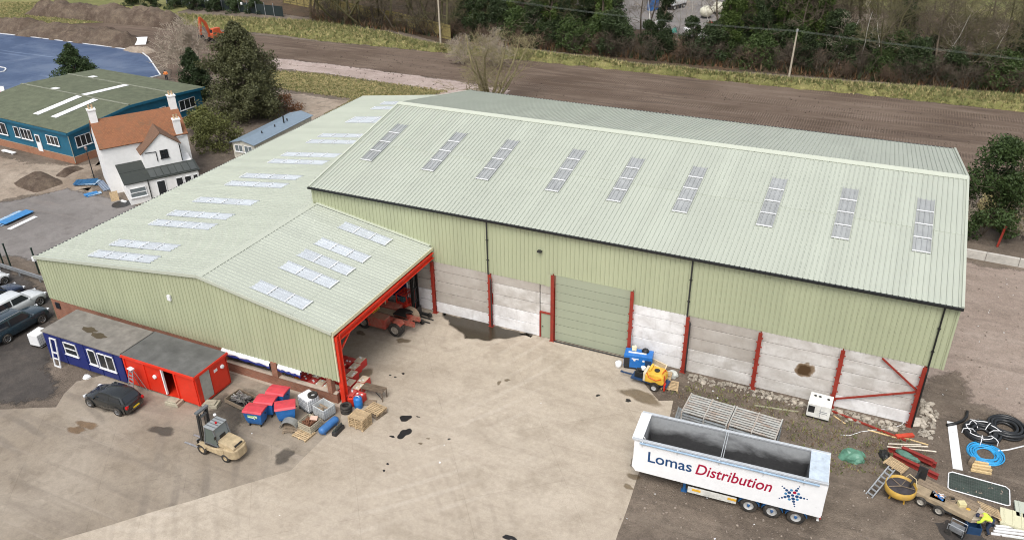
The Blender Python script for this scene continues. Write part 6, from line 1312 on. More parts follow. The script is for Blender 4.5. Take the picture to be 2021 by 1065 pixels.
for q in (((0, -.3, .25), (.7, .04, .5)), ((0, .3, .25), (.7, .04, .5)), ((-.33, 0, .25), (.04, .56, .5)), ((.33, 0, .25), (.04, .56, .5)), ((0, 0, .03), (.66, .56, .05))): b = MB(); b.box(*q); b.build('side', mat('crate_navy', (.015, .05, .12), .5), bi)
# mesh fence panel lying on gravel
fp = thing('mesh_fence_panel', 'temporary fence panel with dark mesh lying on the gravel', 'fence panel', (8.11, 43.12), -0.039)
FW_, FD = 3.25, 1.67
b = MB(); b.tube([(.12, 0, .06), (FW_ - .12, 0, .06), (FW_, .12, .06), (FW_ - .0, FD - .2, .06), (FW_ - .2, FD, .06), (.2, FD, .06), (0, FD - .2, .06), (0, .12, .06)], .035, 6, closed=True); b.build('frame', WHITEP, fp)
b = MB(); b.box((FW_ / 2, FD / 2, .035), (FW_ - .1, FD - .1, .01)); b.build('debris_netting', mat('debris_net', (.035, .05, .042), .8, var=.4, scale=1.2, bmp=.3, bscale=8), fp)
b = MB()
for k in range(int(FW_ / .12)): b.bar((.06 + k * .12, .04, .05), (.06 + k * .12, FD - .04, .05), .008)
for k in range(int(FD / .25)): b.bar((.04, .1 + k * .25, .056), (FW_ - .04, .1 + k * .25, .056), .008)
tag(b.build('wire_mesh', mat('dull_wire', (.12, .13, .12), .6), fp, fix=False), kind='stuff')
# boards, coils, pipes
wb_ = straight('white_board', 'long white board lying flat on the gravel', 'board', (8.40, 49.94), (8.68, 45.20), .55, .05, WHITEP)
curve_thing('black_pipe', 'short bent black drain pipe lying across the white board', 'pipe', gp([(8.10, 49.36), (8.61, 49.75), (9.07, 50.29), (9.29, 50.84), (9.34, 51.43)], .12), .1, BLACK, 10)
def coil(name, label, loc, R0, loops, rr, m, wraps=None):
    t = thing(name, label, 'coil', loc, 0)
    lay = 2 if rr > .08 else 1; per = (loops + lay - 1) // lay
    for k in range(loops):
        q = k % per; R_ = R0 - q * (rr * 2.02 if rr > .08 else R0 * .52 / per); zz = rr + (k // per) * rr * 1.75; ox, oy = .05 * math.sin(k * 2.3), .05 * math.cos(k * 1.7); b = MB()
        b.tube([(ox + R_ * math.cos(2 * PI * i / 30), oy + R_ * math.sin(2 * PI * i / 30), zz + .03 * math.sin(i * .7 + k)) for i in range(30)], rr, 7, closed=True); b.build('loop', m, t, True)
    if wraps:
        for a in wraps[1]:
            x, y = math.cos(a), math.sin(a); b = MB(); b.tube([(x * (R0 + .14), y * (R0 + .14), .02), (x * (R0 + .13), y * (R0 + .13), .34), (x * (R0 - .05), y * (R0 - .05), .42), (x * (R0 - .42), y * (R0 - .42), .4), (x * (R0 - .62), y * (R0 - .62), .2)], .028, 5); b.build('wrap', wraps[0], t)
    return t
BP = mat('black_pipe', (.016, .018, .02), .35, var=.2); PB_ = mat('blue_pipe', (.03, .3, .6), .4, var=.15)
c1 = coil('pipe_coil', 'black pipe coil wrapped with white tape', (10.14, 49.37), 1.05, 7, .1, BP, (WHITEP, (.3, 1.1, 2.2, 3.4, 4.6, 5.5)))
b = MB(); b.tube([((1.0 - .22 * (i % 5) / 5) * math.cos(a), (1.0 - .22 * (i % 5) / 5) * math.sin(a), .4) for i, a in enumerate([rad(20 + 10 * i) for i in range(30)])], .03, 5); b.build('white_tape', WHITEP, c1)
coil('pipe_coil', 'black pipe coil at the right without tape', (11.56, 50.48), 1.1, 6, .11, BP); coil('pipe_coil', 'bright blue water pipe coil on the gravel', (10.29, 47.39), 1.05, 11, .042, PB_)
curve_thing('black_pipe_end', 'black pipe tail running from the right coil to the picture edge', 'pipe', gp([(11.10, 49.52), (11.68, 49.56), (12.27, 49.93), (13.76, 50.79)], .14), .11, BP, 8)
curve_thing('white_strap', 'white strap trailing right from the blue coil', 'strap', gp([(11.02, 48.02), (11.55, 48.35), (12.05, 48.78), (12.80, 49.42)], .04), .05, WHITEP, 5)
for i in range(4): straight('timber_offcut', ('nearest', 'second nearest', 'third', 'farthest')[i] + ' sawn timber baulk of the small stack below the blue coil', 'timber', [(9.38, 45.41), (9.45, 45.68), (9.43, 45.97), (9.49, 46.29)][i], [(10.51, 45.53), (10.56, 45.88), (10.51, 46.15), (10.39, 46.39)][i], .14, .14, WOODN, 'timber baulks below the coil')
straight('timber_offcut', 'dark stub of wood lying across the sawn timber', 'timber', (9.34, 45.88), (9.55, 46.47), .25, .3, WOODD)
# broken pallet, cladding offcuts and white pipes at the right edge
pallet('broken grey pallet propped beside the yellow jacketed person', (10.14, 41.81), -0.483 + .5, WOOD, (rad(-10), rad(14)), 6, .25)
for i, (p, rz_) in enumerate((((10.72, 41.23), -.05), ((11.58, 42.15), .02))):
    t = thing('cladding_stack', ('stack of pale cladding sheets beside the broken pallet', 'second stack of green edged cladding sheets at the right picture edge')[i], 'sheet stack', p, rz_)
    for k in range(4): o = link('sheet', ribsheet('sheet', 1.3, 2.6, (FLASH, TRIM)[i == 0], k=6, h=.03) if k == 0 else o.data, t); o.location = (0, 0, .1 + k * .045)
    for x in (.3, 2.2): b = MB(); b.box((x, .6, .04), (.1, 1.3, .08)); b.build('bearer', WOOD, t)
for i in range(4): straight('white_pipe', ('nearest', 'second nearest', 'third', 'farthest')[i] + ' long white plastic pipe at the lower right edge', 'pipe', [(10.25, 40.29), (10.38, 40.55), (10.45, 40.78), (10.51, 41.01)][i], [(12.87, 40.85), (12.90, 41.18), (12.92, 41.47), (12.95, 41.77)][i], .11, .1, WHITEP, 'white pipes at the edge')

# ------------------------------------------------------------------ scraps of litter and loose stones
def scatter(name, label, place, n, s0, s1, m, seed):
    r_ = random.Random(seed); b = MB()
    for k in range(n):
        x, y = place(r_); s_ = r_.uniform(s0, s1); b.X = Matrix.Translation((x, y, .01 + s_ * .2)) @ Matrix.Rotation(r_.uniform(0, 6), 4, Vector((r_.random(), r_.random(), r_.random())).normalized()); b.box((0, 0, 0), (s_, s_ * r_.uniform(.4, 1), s_ * r_.uniform(.2, .6)))
    return tag(b.build(name, m, fix=False), label, None, None, 'stuff')
def dirt_spot(r_): x = r_.uniform(-9, 22); return (x, r_.uniform(30, 47.5) if x < 6.5 else r_.uniform(32, 75))
scatter('loose_stones', 'loose stones scattered over the dirt yard', dirt_spot, 1500, .04, .13, mat('loose_stone', (.24, .2, .165), .9, var=.4), 3)
scatter('litter', 'scraps of pale litter scattered over the yards', lambda r_: (r_.uniform(-60, 20), r_.uniform(24, 60)) if r_.random() < .3 else dirt_spot(r_), 80, .04, .1, WHITEP, 4)
scatter('soil_clods', 'clods of soil and stones on the tracked field and track edges', lambda r_: (r_.uniform(-100, 30), r_.uniform(103, 121)), 900, .08, .22, mat('soil_clod', (.12, .09, .07), .95, var=.4), 5)

# ------------------------------------------------------------------ people
def person(name, label, loc, rz, joints, top_m, leg_m, hi=None):
    """joints: dict of points; one skinned body, jacket and hair as children"""
    t = thing(name, label, 'person', loc, rz)
    J = joints; order = list(J); idx = {k: i for i, k in enumerate(order)}
    edges = [('pelvis', 'spine'), ('spine', 'chest'), ('chest', 'neck'), ('neck', 'head'), ('head', 'crown')]
    for s in 'lr': edges += [('pelvis', s + 'hip'), (s + 'hip', s + 'knee'), (s + 'knee', s + 'ankle'), (s + 'ankle', s + 'toe'), ('chest', s + 'sh'), (s + 'sh', s + 'el'), (s + 'el', s + 'wr'), (s + 'wr', s + 'hand')]
    R_ = dict(pelvis=.15, spine=.14, chest=.16, neck=.06, head=.1, crown=.085)
    for s in 'lr': R_.update({s + 'hip': .1, s + 'knee': .07, s + 'ankle': .05, s + 'toe': .045, s + 'sh': .08, s + 'el': .055, s + 'wr': .04, s + 'hand': .045})
    def skin(nm, keys, m, k=1.0, pad=0):
        e = [(a, b_) for a, b_ in edges if a in keys and b_ in keys]; ks = [q for q in order if q in keys]; ii = {q: i for i, q in enumerate(ks)}
        me = bpy.data.meshes.new(nm); me.from_pydata([J[q] for q in ks], [(ii[a], ii[b_]) for a, b_ in e], []); me.materials.append(m); o = link(nm, me, t)
        md = o.modifiers.new('skin', 'SKIN'); md.use_smooth_shade = True
        for i, q in enumerate(ks): rr_ = R_[q] * k + pad; me.skin_vertices[0].data[i].radius = (rr_, rr_); me.skin_vertices[0].data[i].use_root = (i == 0)
        sb = o.modifiers.new('sub', 'SUBSURF'); sb.levels = 1; sb.render_levels = 2; return o
    allk = set(order)
    skin('body', allk, mat('skin_tone', (.5, .3, .2), .6))
    skin('jacket', {'pelvis', 'spine', 'chest', 'lsh', 'rsh', 'lel', 'rel', 'lwr', 'rwr'}, top_m, 1.0, .025)
    skin('trousers', {'pelvis', 'lhip', 'rhip', 'lknee', 'rknee', 'lankle', 'rankle'}, leg_m, 1.0, .02)
    for s in 'lr': skin('boot', {s + 'ankle', s + 'toe'}, BLACK, 1, .012)
    h = Vector(J['head']); b = MB(); b.lathe([(.001, .13), (.08, .11), (.118, .04), (.12, -.02), (.1, -.06)], (0, 0, 0), 12); o = b.build('hair', hi or mat('dark_hair', (.03, .02, .015), .7), t, True); o.location = h + (Vector(J['crown']) - h) * .35
    return t
stand = dict(pelvis=(0, 0, .95), spine=(0, 0, 1.15), chest=(0, 0, 1.38), neck=(.0, 0, 1.53), head=(.02, 0, 1.65), crown=(.02, 0, 1.76), lhip=(0, .1, .9), lknee=(.02, .12, .5), lankle=(0, .13, .09), ltoe=(.14, .15, .04), rhip=(0, -.1, .9), rknee=(.03, -.12, .5), rankle=(.0, -.13, .09), rtoe=(.14, -.15, .04), lsh=(0, .19, 1.42), lel=(-.02, .3, 1.18), lwr=(.14, .22, 1.05), lhand=(.2, .16, 1.05), rsh=(0, -.19, 1.42), rel=(-.02, -.3, 1.18), rwr=(.14, -.22, 1.05), rhand=(.2, -.16, 1.05))
person('person', 'person in orange hi-vis jacket and dark trousers standing by the tarmac edge', (-103.42, 92.41), rad(-60), stand, mat('hivis_orange', (.8, .25, .06), .6), mat('dark_trousers', (.02, .025, .035), .8))
bend = dict(pelvis=(0, 0, .88), spine=(.14, 0, 1.03), chest=(.38, 0, 1.1), neck=(.55, 0, 1.08), head=(.66, 0, 1.04), crown=(.77, 0, 1.0), lhip=(0, .1, .84), lknee=(.1, .14, .46), lankle=(-.08, .15, .09), ltoe=(.08, .17, .04), rhip=(0, -.1, .84), rknee=(.14, -.14, .47), rankle=(.0, -.15, .09), rtoe=(.16, -.17, .04), lsh=(.4, .2, 1.1), lel=(.5, .26, .84), lwr=(.66, .2, .68), lhand=(.74, .18, .65), rsh=(.4, -.2, 1.1), rel=(.52, -.26, .84), rwr=(.68, -.2, .7), rhand=(.76, -.18, .67))
person('person', 'person in yellow hi-vis jacket bending over the nose of the plant trailer', (10.07, 40.25), rad(172), bend, mat('hivis_yellow', (.62, .8, .08), .6), mat('navy_trousers', (.02, .035, .07), .8), mat('navy_cap', (.015, .02, .05), .7))

# ------------------------------------------------------------------ right hand retaining wall and post
rw = thing('retaining_wall', 'low pale concrete wall at the back of the right gravel yard', 'wall', (8.8, 75.85, 0), rad(-3))
for k in range(9): b = MB(); b.box((1.3 + k * 2.6, 0, .4), (2.57, .25, .82)); b.build('concrete_block', mat('pale_concrete_wall', (.5, .48, .44), .85, var=.15, dirt=.2), rw, bevel=.02)
rp = thing('red_post', 'leaning red steel post behind the low concrete wall', 'post', (12.56, 79.07), 0); b = MB(); b.bar((0, 0, 0), (.25, .5, 1.9), .16); b.build('bar', RED, rp); b = MB(); b.box((.25, .5, 1.95), (.22, .3, .1)); b.build('cap_plate', RED, rp)

# ------------------------------------------------------------------ kerbs, fences and bits at the left
KERB = mat('white_kerb', (.62, .63, .64), .7, var=.1)
kt = thing('tarmac_kerb', 'white concrete kerb round the edge of the new tarmac', 'kerb', (0, 0, 0))
kp = [(-170.13, 105.61), (-161.05, 105.67), (-149.64, 105.85), (-138.45, 105.72), (-124.39, 105.32), (-121.50, 104.47), (-117.89, 102.42), (-112.34, 98.43), (-106.96, 94.50), (-107.43, 92.08)]
for a, c in zip(kp[:-1], kp[1:]):
    n = max(1, int((Vector(c) - Vector(a)).length / 3))
    for i in range(n): p, q = Vector(a).lerp(Vector(c), i / n), Vector(a).lerp(Vector(c), (i + .985) / n); b = MB(); b.bar((p.x, p.y, .07), (q.x, q.y, .07), .2, .14); b.build('kerb_stone', KERB, kt)
ki = thing('island_kerb', 'white kerb of the small traffic island at the left edge', 'kerb', (0, 0, 0))
ip = [(-140.13, 86.59), (-137.10, 88.12), (-135.64, 87.99), (-134.56, 87.38), (-133.69, 86.36), (-135.22, 83.11)]
for a, c in zip(ip[:-1], ip[1:]): b = MB(); b.bar((*a, .07), (*c, .07), .2, .14); b.build('kerb_stone', KERB, ki)
rwb = thing('barrier_block', 'red and white plastic barrier block at the far left edge', 'barrier', (-123.40, 78.25), rad(40)); b = MB(); b.prism([(-.25, 0), (.25, 0), (.1, .8), (-.1, .8)], -.6, 0, plane='YZ'); b.build('red_half', REDB, rwb); b = MB(); b.prism([(-.25, 0), (.25, 0), (.1, .8), (-.1, .8)], .002, .6, plane='YZ'); b.build('white_half', WHITEP, rwb)
sheet('concrete_slip', [(-124.69, 72.44), (-125.55, 77.11), (-121.03, 78.04), (-118.77, 77.53), (-119.12, 73.32)], .03, G_MUD, .2, 1, 61)
wbd = thing('white_sheet_board', 'white board propped on the soil heap', 'board', (-127.67, 109.83), rad(30)); b = MB(); b.X = Matrix.Rotation(rad(28), 4, 'X'); b.box((0, 0, .5), (2.6, 2.3, .05)); b.build('sheet', WHITEP, wbd); b = MB(); b.box((0, .7, .45), (1.6, .1, .9)); b.build('prop', WOODD, wbd)
# lamp post, timber and blue sheets by the house
lp = thing('lamp_post', 'thin black lamp post at the corner of the white house', 'lamp post', (-79.99, 58.12), 0)
b = MB(); b.tube([(0, 0, 0), (0, 0, 3.6)], [.06, .04], 8); b.build('post', BLACK, lp); b = MB(); b.lathe([(.001, 3.6), (.12, 3.62), (.18, 3.9), (.06, 4.05), (.001, 4.1)], n=10); b.build('lantern', mat('smoky_lantern', (.16, .11, .1), .3), lp)
BSH = mat('blue_sheet', (.04, .2, .45), .45, dirt=.2); BSH2 = mat('pale_blue_sheet', (.3, .42, .55), .45)
def sheet_thing(name, label, loc, rz, n, L, w_, m, seed, grp=None):
    t = thing(name, label, 'sheet stack', loc, rz, grp); r_ = random.Random(seed)
    for k in range(n): o = link('sheet', ribsheet('sheet', w_, L, m if k % 2 == 0 else BSH2, k=5, h=.03), t); o.location = (-L / 2 + r_.uniform(-.25, .25), -w_ / 2 + r_.uniform(-.35, .35), .06 + k * .05); o.rotation_euler = (0, 0, r_.uniform(-.2, .2))
    return t
sheet_thing('blue_sheet_stack', 'stack of bright blue roofing sheets at the left picture edge', (-79.20, 47.13), 1.631, 5, 3.4, 1.2, BSH, 1); sheet_thing('blue_sheet_stack', 'heap of dark blue sheets beside the lamp post', (-79.92, 57.02), .5, 5, 2.4, 1.4, mat('dark_blue_sheet', (.02, .1, .22), .5), 2); sheet_thing('blue_sheet_stack', 'short bright blue sheets leaning near the house corner', (-76.56, 55.01), 1.2, 3, 1.4, .7, BSH, 3)
t = thing('rail_bundle', 'bundle of grey blue rails lying against the house gable', 'rails', (-77.40, 57.11), -0.474)
for k in range(6): b = MB(); b.box((0, -.35 + k * .13, .08 + .05 * (k % 2)), (3.2, .09, .09)); b.build('rail', mat('grey_blue_rail', (.22, .27, .35), .45), t)
t = thing('white_offcut', 'white edged sheet lying on the blue sheets at the left edge', 'sheet', (-77.32, 46.87), 1.631); b = MB(); b.box((0, 0, .04), (3.2, .5, .04)); b.build('sheet', WHITEP, t)
pk_ = thing('leaning_board', 'small brown board leaning on the house wall', 'board', (-72.9, 54.7, 0), rad(57)); b = MB(); b.X = Matrix.Rotation(rad(-15), 4, 'X'); b.box((0, 0, .5), (.8, .06, 1.1)); b.build('board', WOOD, pk_)
kb = thing('white_bench_slab', 'white slab lying at the foot of the teal building', 'slab', (-97.42, 60.29), rad(-4)); b = MB(); b.box((0, 0, .2), (2.4, .5, .08)); b.box((-.9, 0, .08), (.2, .4, .16)); b.box((.9, 0, .08), (.2, .4, .16)); b.build('slab', WHITE, kb)
for i, (p, h) in enumerate((((-70.62, 39.83), 2.4), ((-69.73, 39.89), 2.4), ((-66.16, 40.06), 2.6))):
    t = thing('fence_post', ('leftmost', 'second', 'rightmost')[i] + ' dark green fence post by the car park', 'fence post', p, 0, 'green fence posts'); b = MB(); b.bar((0, 0, 0), (0, 0, h), .1); b.build('post', mat('dark_green_post', (.012, .03, .022), .5), t); b = MB(); b.box((0, 0, h + .02), (.14, .14, .04)); b.build('cap', mat('dark_green_post', (.012, .03, .022)), t)
    if i == 2: b = MB(); b.box((.1, -.1, 1.6), (.3, .25, .4)); b.build('camera_box', WHITEP, t)
gr_ = thing('guard_rail', 'galvanised crash barrier between the car park and the road', 'guard rail', (0, 0, 0))
ga, gc = Vector((-73.12, 39.20)), Vector((-58.9, 38.7)); dd = (gc - ga).normalized()
for dz in (.52, .72): b = MB(); b.bar((ga.x, ga.y, dz), (gc.x, gc.y, dz), .08, .16); b.build('rail', GALV, gr_)
for k in range(6): p = ga.lerp(gc, k / 5); b = MB(); b.box((p.x, p.y + .08, .35), (.12, .1, .7)); b.build('post', GALV, gr_)
t = thing('white_stone', 'small white block lying in front of the blue cabin', 'block', (-48.88, 30.45), .4); lump_part(t, 'stone', WHITE, .3, .25, .25, 4, n=2)
t = thing('black_grate', 'round dark grating by the house corner with white blocks beside it', 'grating', (-71.58, 54.31), 0); b = MB(); b.lathe([(.001, .03), (1.0, .03), (1.0, .0)], n=20); b.build('cover', DARK, t); b = MB(); b.box((-.2, .5, .1), (.7, .2, .18)); b.build('block', WHITE, t)
t = thing('dark_green_sheeted_pile', 'dark green sheeted pile at the far corner of the house lean-to', 'pile', (-65.2, 63.2, 0), 1.0); lump_part(t, 'cover', mat('dark_green_tarp', (.03, .05, .055), .4, var=.3), 1.7, 1.2, 1.9, 6)

# ------------------------------------------------------------------ soil heaps
HEAP = gmat('heap_soil', (.085, .06, .045), (.15, .115, .085), (.2, .16, .12), .3, 1.2, 6, .6, .9, .15, fine=.35)
def heap(name, a, c, w_, h_, seed, m=HEAP):
    """ridge of soil from a to c as a height field sunk into the ground"""
    a, c = Vector(a), Vector(c); d = c - a; L = d.length; u = d / L; nv = Vector((-u.y, u.x)); nx, ny = int(L / .5) + 2, int(w_ / .4) + 2; vs = []
    for i in range(nx):
        for j in range(ny):
            s, q = i / (nx - 1), j / (ny - 1) * 2 - 1; e = min(1, min(s, 1 - s) * L / (w_ * .4)); p = a + u * s * L + nv * q * w_ / 2
            e = max(0, e)
            ht = h_ * max(0, 1 - q * q) ** .8 * math.sqrt(e) * (1 + .45 * noise.noise((p.x * .3, p.y * .3, seed))) + max(0, 1 - q * q) * e * min(1, h_) * (.5 * noise.noise((p.x * .9, p.y * .9, seed)) + .38 * noise.noise((p.x * 2.1, p.y * 2.1, seed + 3)))
            p += nv * .5 * noise.noise((p.x * .4, p.y * .4, seed + 5)); vs.append((p.x, p.y, ht - .06))
    b = MB(); b.add(vs, [(i * ny + j, (i + 1) * ny + j, (i + 1) * ny + j + 1, i * ny + j + 1) for i in range(nx - 1) for j in range(ny - 1)]); me = b.mesh(name, m, True)
    bm = bmesh.new(); bm.from_mesh(me); bmesh.ops.recalc_face_normals(bm, faces=bm.faces)
    if sum(f.normal.z for f in bm.faces) < 0: bmesh.ops.reverse_faces(bm, faces=bm.faces)
    bm.to_mesh(me); bm.free(); o = link(name, me); o['kind'] = 'structure'; return o
heap('soil_bank', (-173.65, 123.46), (-132.92, 124.45), 6.5, 2.6, 1); heap('soil_heap', (-157.21, 109.49), (-127.67, 108.98), 7.5, 2.0, 2); heap('soil_heap', (-176.88, 108.07), (-155.22, 110.23), 6, 2.2, 3); heap('soil_heap', (-126.65, 105.66), (-119.83, 105.10), 2.5, .7, 4, G_MUD)
heap('spoil_heap', (-87.68, 55.43), (-82.55, 54.35), 3.2, .9, 5); heap('spoil_heap', (-84.62, 57.02), (-84.82, 60.34), 2.0, .5, 6)
# verge: a low grassy bank with tufts
VB = gmat('verge_bank', (.13, .135, .045), (.2, .19, .07), (.32, .265, .135), .2, 1.0, 6, .6, .9, .12, fine=.4)
vt = [(-141.90, 132.81), (-128.54, 134.42), (-115.22, 136.14), (-105.99, 137.50), (-89.20, 134.08), (-73.13, 127.32), (-64.48, 128.27), (-56.68, 130.49), (-33.16, 127.53), (-17.28, 128.05), (0.70, 130.43), (18.64, 132.09), (45, 131), (75, 130)]
vb_ = [(-133.65, 125.19), (-119.69, 124.51), (-106.28, 124.92), (-95.84, 123.61), (-82.79, 124.03), (-71.34, 124.10), (-62.45, 124.16), (-54.09, 124.51), (-32.26, 124.35), (-16.61, 124.18), (0.98, 124.56), (18.04, 123.96), (45, 123), (75, 122)]
def verge_pt(s, q):
    k = s * (len(vt) - 1); i = min(int(k), len(vt) - 2); f = k - i; a = Vector(vb_[i]).lerp(Vector(vb_[i + 1]), f); c = Vector(vt[i]).lerp(Vector(vt[i + 1]), f); return a.lerp(c, q)
def verge_h(p, q): return .9 * math.sin(PI * min(1, max(0, q)) ** .6) ** 1.0 * (1 + .4 * noise.noise((p.x * .15, p.y * .15, 3))) + .16 * noise.noise((p.x * .9, p.y * .9, 8)) - .04
vs = []; NX, NY = 340, 12
for i in range(NX + 1):
    for j in range(NY + 1):
        p = verge_pt(i / NX, j / NY); e = noise.noise((p.x * .5, p.y * .5, 2)) * .9; p = p + Vector((0, e)) * (1 if j in (0, 1) else .4); vs.append((p.x, p.y, max(-.05, verge_h(p, j / NY) if 0 < j < NY else -.05)))
b = MB(); b.add(vs, [(i * (NY + 1) + j, (i + 1) * (NY + 1) + j, (i + 1) * (NY + 1) + j + 1, i * (NY + 1) + j + 1) for i in range(NX) for j in range(NY)]); o = link('grass_verge', b.mesh('grass_verge', VB, True)); o['kind'] = 'structure'

def tufts(name, label, place, n, h0, h1, cols, seed, blades=5):
    """uncountable grass: thin bent blades in clumps"""
    r_ = random.Random(seed); b = MB(); V = []; F = []; Mi = []
    for k in range(n):
        x, y, z = place(r_); hh = r_.uniform(h0, h1); mi = r_.randrange(len(cols))
        for q in range(blades):
            a = r_.uniform(0, 6.28); l = hh * r_.uniform(.6, 1.1); sp = r_.uniform(.2, .9) * l; w_ = .03 + .035 * l; ox, oy = x + r_.gauss(0, .1), y + r_.gauss(0, .1); i0 = len(V); ca, sa = math.cos(a), math.sin(a)
            V += [(ox - sa * w_, oy + ca * w_, z), (ox + sa * w_, oy - ca * w_, z), (ox + ca * sp, oy + sa * sp, z + l)]; F.append((i0, i0 + 1, i0 + 2)); Mi.append(mi)
    b.v, b.f, b.m = V, F, Mi; o = b.build(name, cols, fix=False); return tag(o, label, 'grass', None, 'stuff')
GT1 = mat('grass_green', (.125, .145, .045), .8, var=.3, obj=False, tint=0); GT2 = mat('grass_straw', (.42, .35, .17), .85, var=.25, obj=False, tint=0); GT3 = mat('grass_olive', (.21, .195, .078), .8, var=.3, obj=False, tint=0); GT4 = mat('dead_bramble', (.15, .1, .06), .85, var=.3, obj=False, tint=0)
def pv(r_):
    s, q = r_.random() ** .9, r_.uniform(-.02, 1.05); p = verge_pt(s, q); return (p.x, p.y, max(0, verge_h(p, q) if 0 < q < 1 else 0))
tufts('verge_grass', 'rough tufted grass along the verge below the wood', pv, 13000, .25, .65, [GT1, GT1, GT3, GT3, GT2], 3)
def pbox(poly):
    xs = [p[0] for p in poly]; ys_ = [p[1] for p in poly]
    def inside(x, y):
        c = False; j = len(poly) - 1
        for i in range(len(poly)):
            (xi, yi), (xj, yj) = poly[i], poly[j]
            if (yi > y) != (yj > y) and x < (xj - xi) * (y - yi) / (yj - yi) + xi: c = not c
            j = i
        return c
    def f(r_):
        while True:
            x, y = r_.uniform(min(xs), max(xs)), r_.uniform(min(ys_), max(ys_))
            if inside(x, y): return (x, y, .02)
    return f
tufts('patch_grass', 'short olive grass on the patch between the two paths', pbox([(-92.52, 103.75), (-82.31, 105.10), (-70.35, 104.49), (-58.54, 104.21), (-66, 84), (-70.47, 95.09), (-82.61, 95.25), (-89.44, 96.38)]), 5000, .12, .3, [GT1, GT2, GT3], 5)
tufts('field_grass', 'rough grass beside the evergreen at the right', pbox([(9.5, 83), (30, 82), (34, 105), (14, 98)]), 2500, .2, .5, [GT2, GT3, GT4], 6)
tufts('yard_weeds', 'weeds growing round the pens and rubble', pbox([(-9.5, 45.2), (-8, 47.6), (5.5, 47.5), (7, 46), (5, 43), (0, 41), (-1.5, 44.8), (-8.2, 44.9)]), 900, .06, .22, [GT1, GT3, GT4], 7, 4)
tufts('lawn_grass', 'short grass of the lawn at the top left', pbox([(-192.12, 128.42), (-173.31, 114.64), (-160.32, 114.25), (-147.42, 122.12), (-175.71, 125.06), (-181.49, 132.26)]), 3000, .15, .35, [GT1, GT3, GT2], 8)

# ------------------------------------------------------------------ orange excavator seen from behind, far left
ex = thing('orange_excavator', 'orange excavator with folded boom on the soil behind the conifers', 'excavator', (-115.42, 116.18), rad(-100)); ex.scale = (1.0, 1.0, 1.0)
OR = mat('excavator_orange', (.55, .1, .035), .5, dirt=.3)
for s in (-1, 1):
    b = MB(); b.prism([(-1.3, .0), (1.3, .0), (1.55, .3), (1.3, .62), (-1.3, .62), (-1.55, .3)], s * .95 - .22, s * .95 + .22, plane='XZ'); b.build('track', RUBBER, ex)
b = MB(); b.box((-.1, 0, .72), (1.6, 1.5, .25)); b.build('undercarriage', DARK, ex)
b = MB(); b.prism([(-1.7, .85), (.6, .85), (.6, 1.25), (-.4, 1.7), (-1.7, 1.7)], -1.0, .15, plane='XZ'); b.build('engine_cover', OR, ex, bevel=.06)
b = MB(); b.prism([(-1.0, .85), (.9, .85), (.95, 1.6), (.6, 2.55), (-.9, 2.55)], .2, 1.05, plane='XZ'); b.build('cab', OR, ex, bevel=.05); b = MB(); b.box((.86, .62, 1.95), (.04, .7, .9)); b.build('cab_glass', GLASS, ex)
b = MB(); b.box((-1.75, 0, 1.15), (.3, 1.9, .6)); b.build('counterweight', OR, ex, bevel=.08)
for p, q, w_ in (((.6, -.2, 1.2), (1.2, -.2, 3.6), .5), ((1.2, -.2, 3.6), (2.2, -.2, 4.7), .44)): b = MB(); b.bar(p, q, .32, w_); b.build('boom', OR, ex)
b = MB(); b.bar((2.1, -.2, 4.8), (2.6, -.2, 1.7), .3, .4); b.build('dipper_arm', OR, ex); b = MB(); b.tube([(1.0, -.2, 1.5), (2.0, -.2, 3.2)], .08, 8); b.tube([(1.4, -.2, 4.2), (2.2, -.2, 4.2)], .07, 8); b.build('hydraulic_ram', GALV, ex)
b = MB(); b.prism([(2.4, 1.7), (2.85, 1.6), (2.9, 1.0), (2.3, .85), (2.0, 1.2)], -.65, .25, plane='XZ'); b.build('bucket', DARK, ex)

# ------------------------------------------------------------------ vegetation
def leaf_mat(name, c, var=.45):
    m, nt, b = nodes(name); v = posvec(nt); oi = nt.nodes.new('ShaderNodeObjectInfo')
    n1 = noise_tex(nt, v, 1.1, 4, .7); n2 = noise_tex(nt, v, 9, 2, .6)
    cc = mixc(nt, ramp(nt, n1, .3, .72), tuple(x * (1 - var) for x in c), tuple(x * (1 + var) for x in c)); cc = mixc(nt, ramp(nt, n2, .55, .75, (0, 0, 0, 1), (.5,) * 3 + (1,)), cc, (c[0] * 1.9, c[1] * 1.7, c[2] * 1.2))
    mr = N(nt, 'MapRange', **{'To Min': .75, 'To Max': 1.25}); nt.links.new(oi.outputs['Random'], mr.inputs[0]); cc = mixc(nt, 1.0, cc, mr.outputs[0], 'MULTIPLY')
    nt.links.new(cc, b.inputs['Base Color']); b.inputs['Roughness'].default_value = .6; b.inputs['Specular IOR Level'].default_value = .3; return m
L_YEW = leaf_mat('yew_leaf', (.035, .058, .02)); L_IVY = leaf_mat('ivy_leaf', (.075, .115, .025)); L_HOL = leaf_mat('holly_leaf', (.032, .05, .018)); L_OLV = leaf_mat('olive_leaf', (.12, .13, .04)); L_BRO = leaf_mat('dry_leaf', (.19, .085, .035)); L_CON = leaf_mat('conifer_needle', (.085, .09, .04))
BARK = mat('grey_brown_bark', (.11, .088, .062), .9, var=.35, scale=4, obj=False); BARKG = mat('mossy_bark', (.115, .105, .05), .9, var=.35, scale=4, obj=False); BIRCH = mat('birch_bark', (.62, .6, .55), .75, var=.3, scale=3, obj=False); TWIG = mat('pale_twig', (.34, .29, .23), .9, var=.25, obj=False)
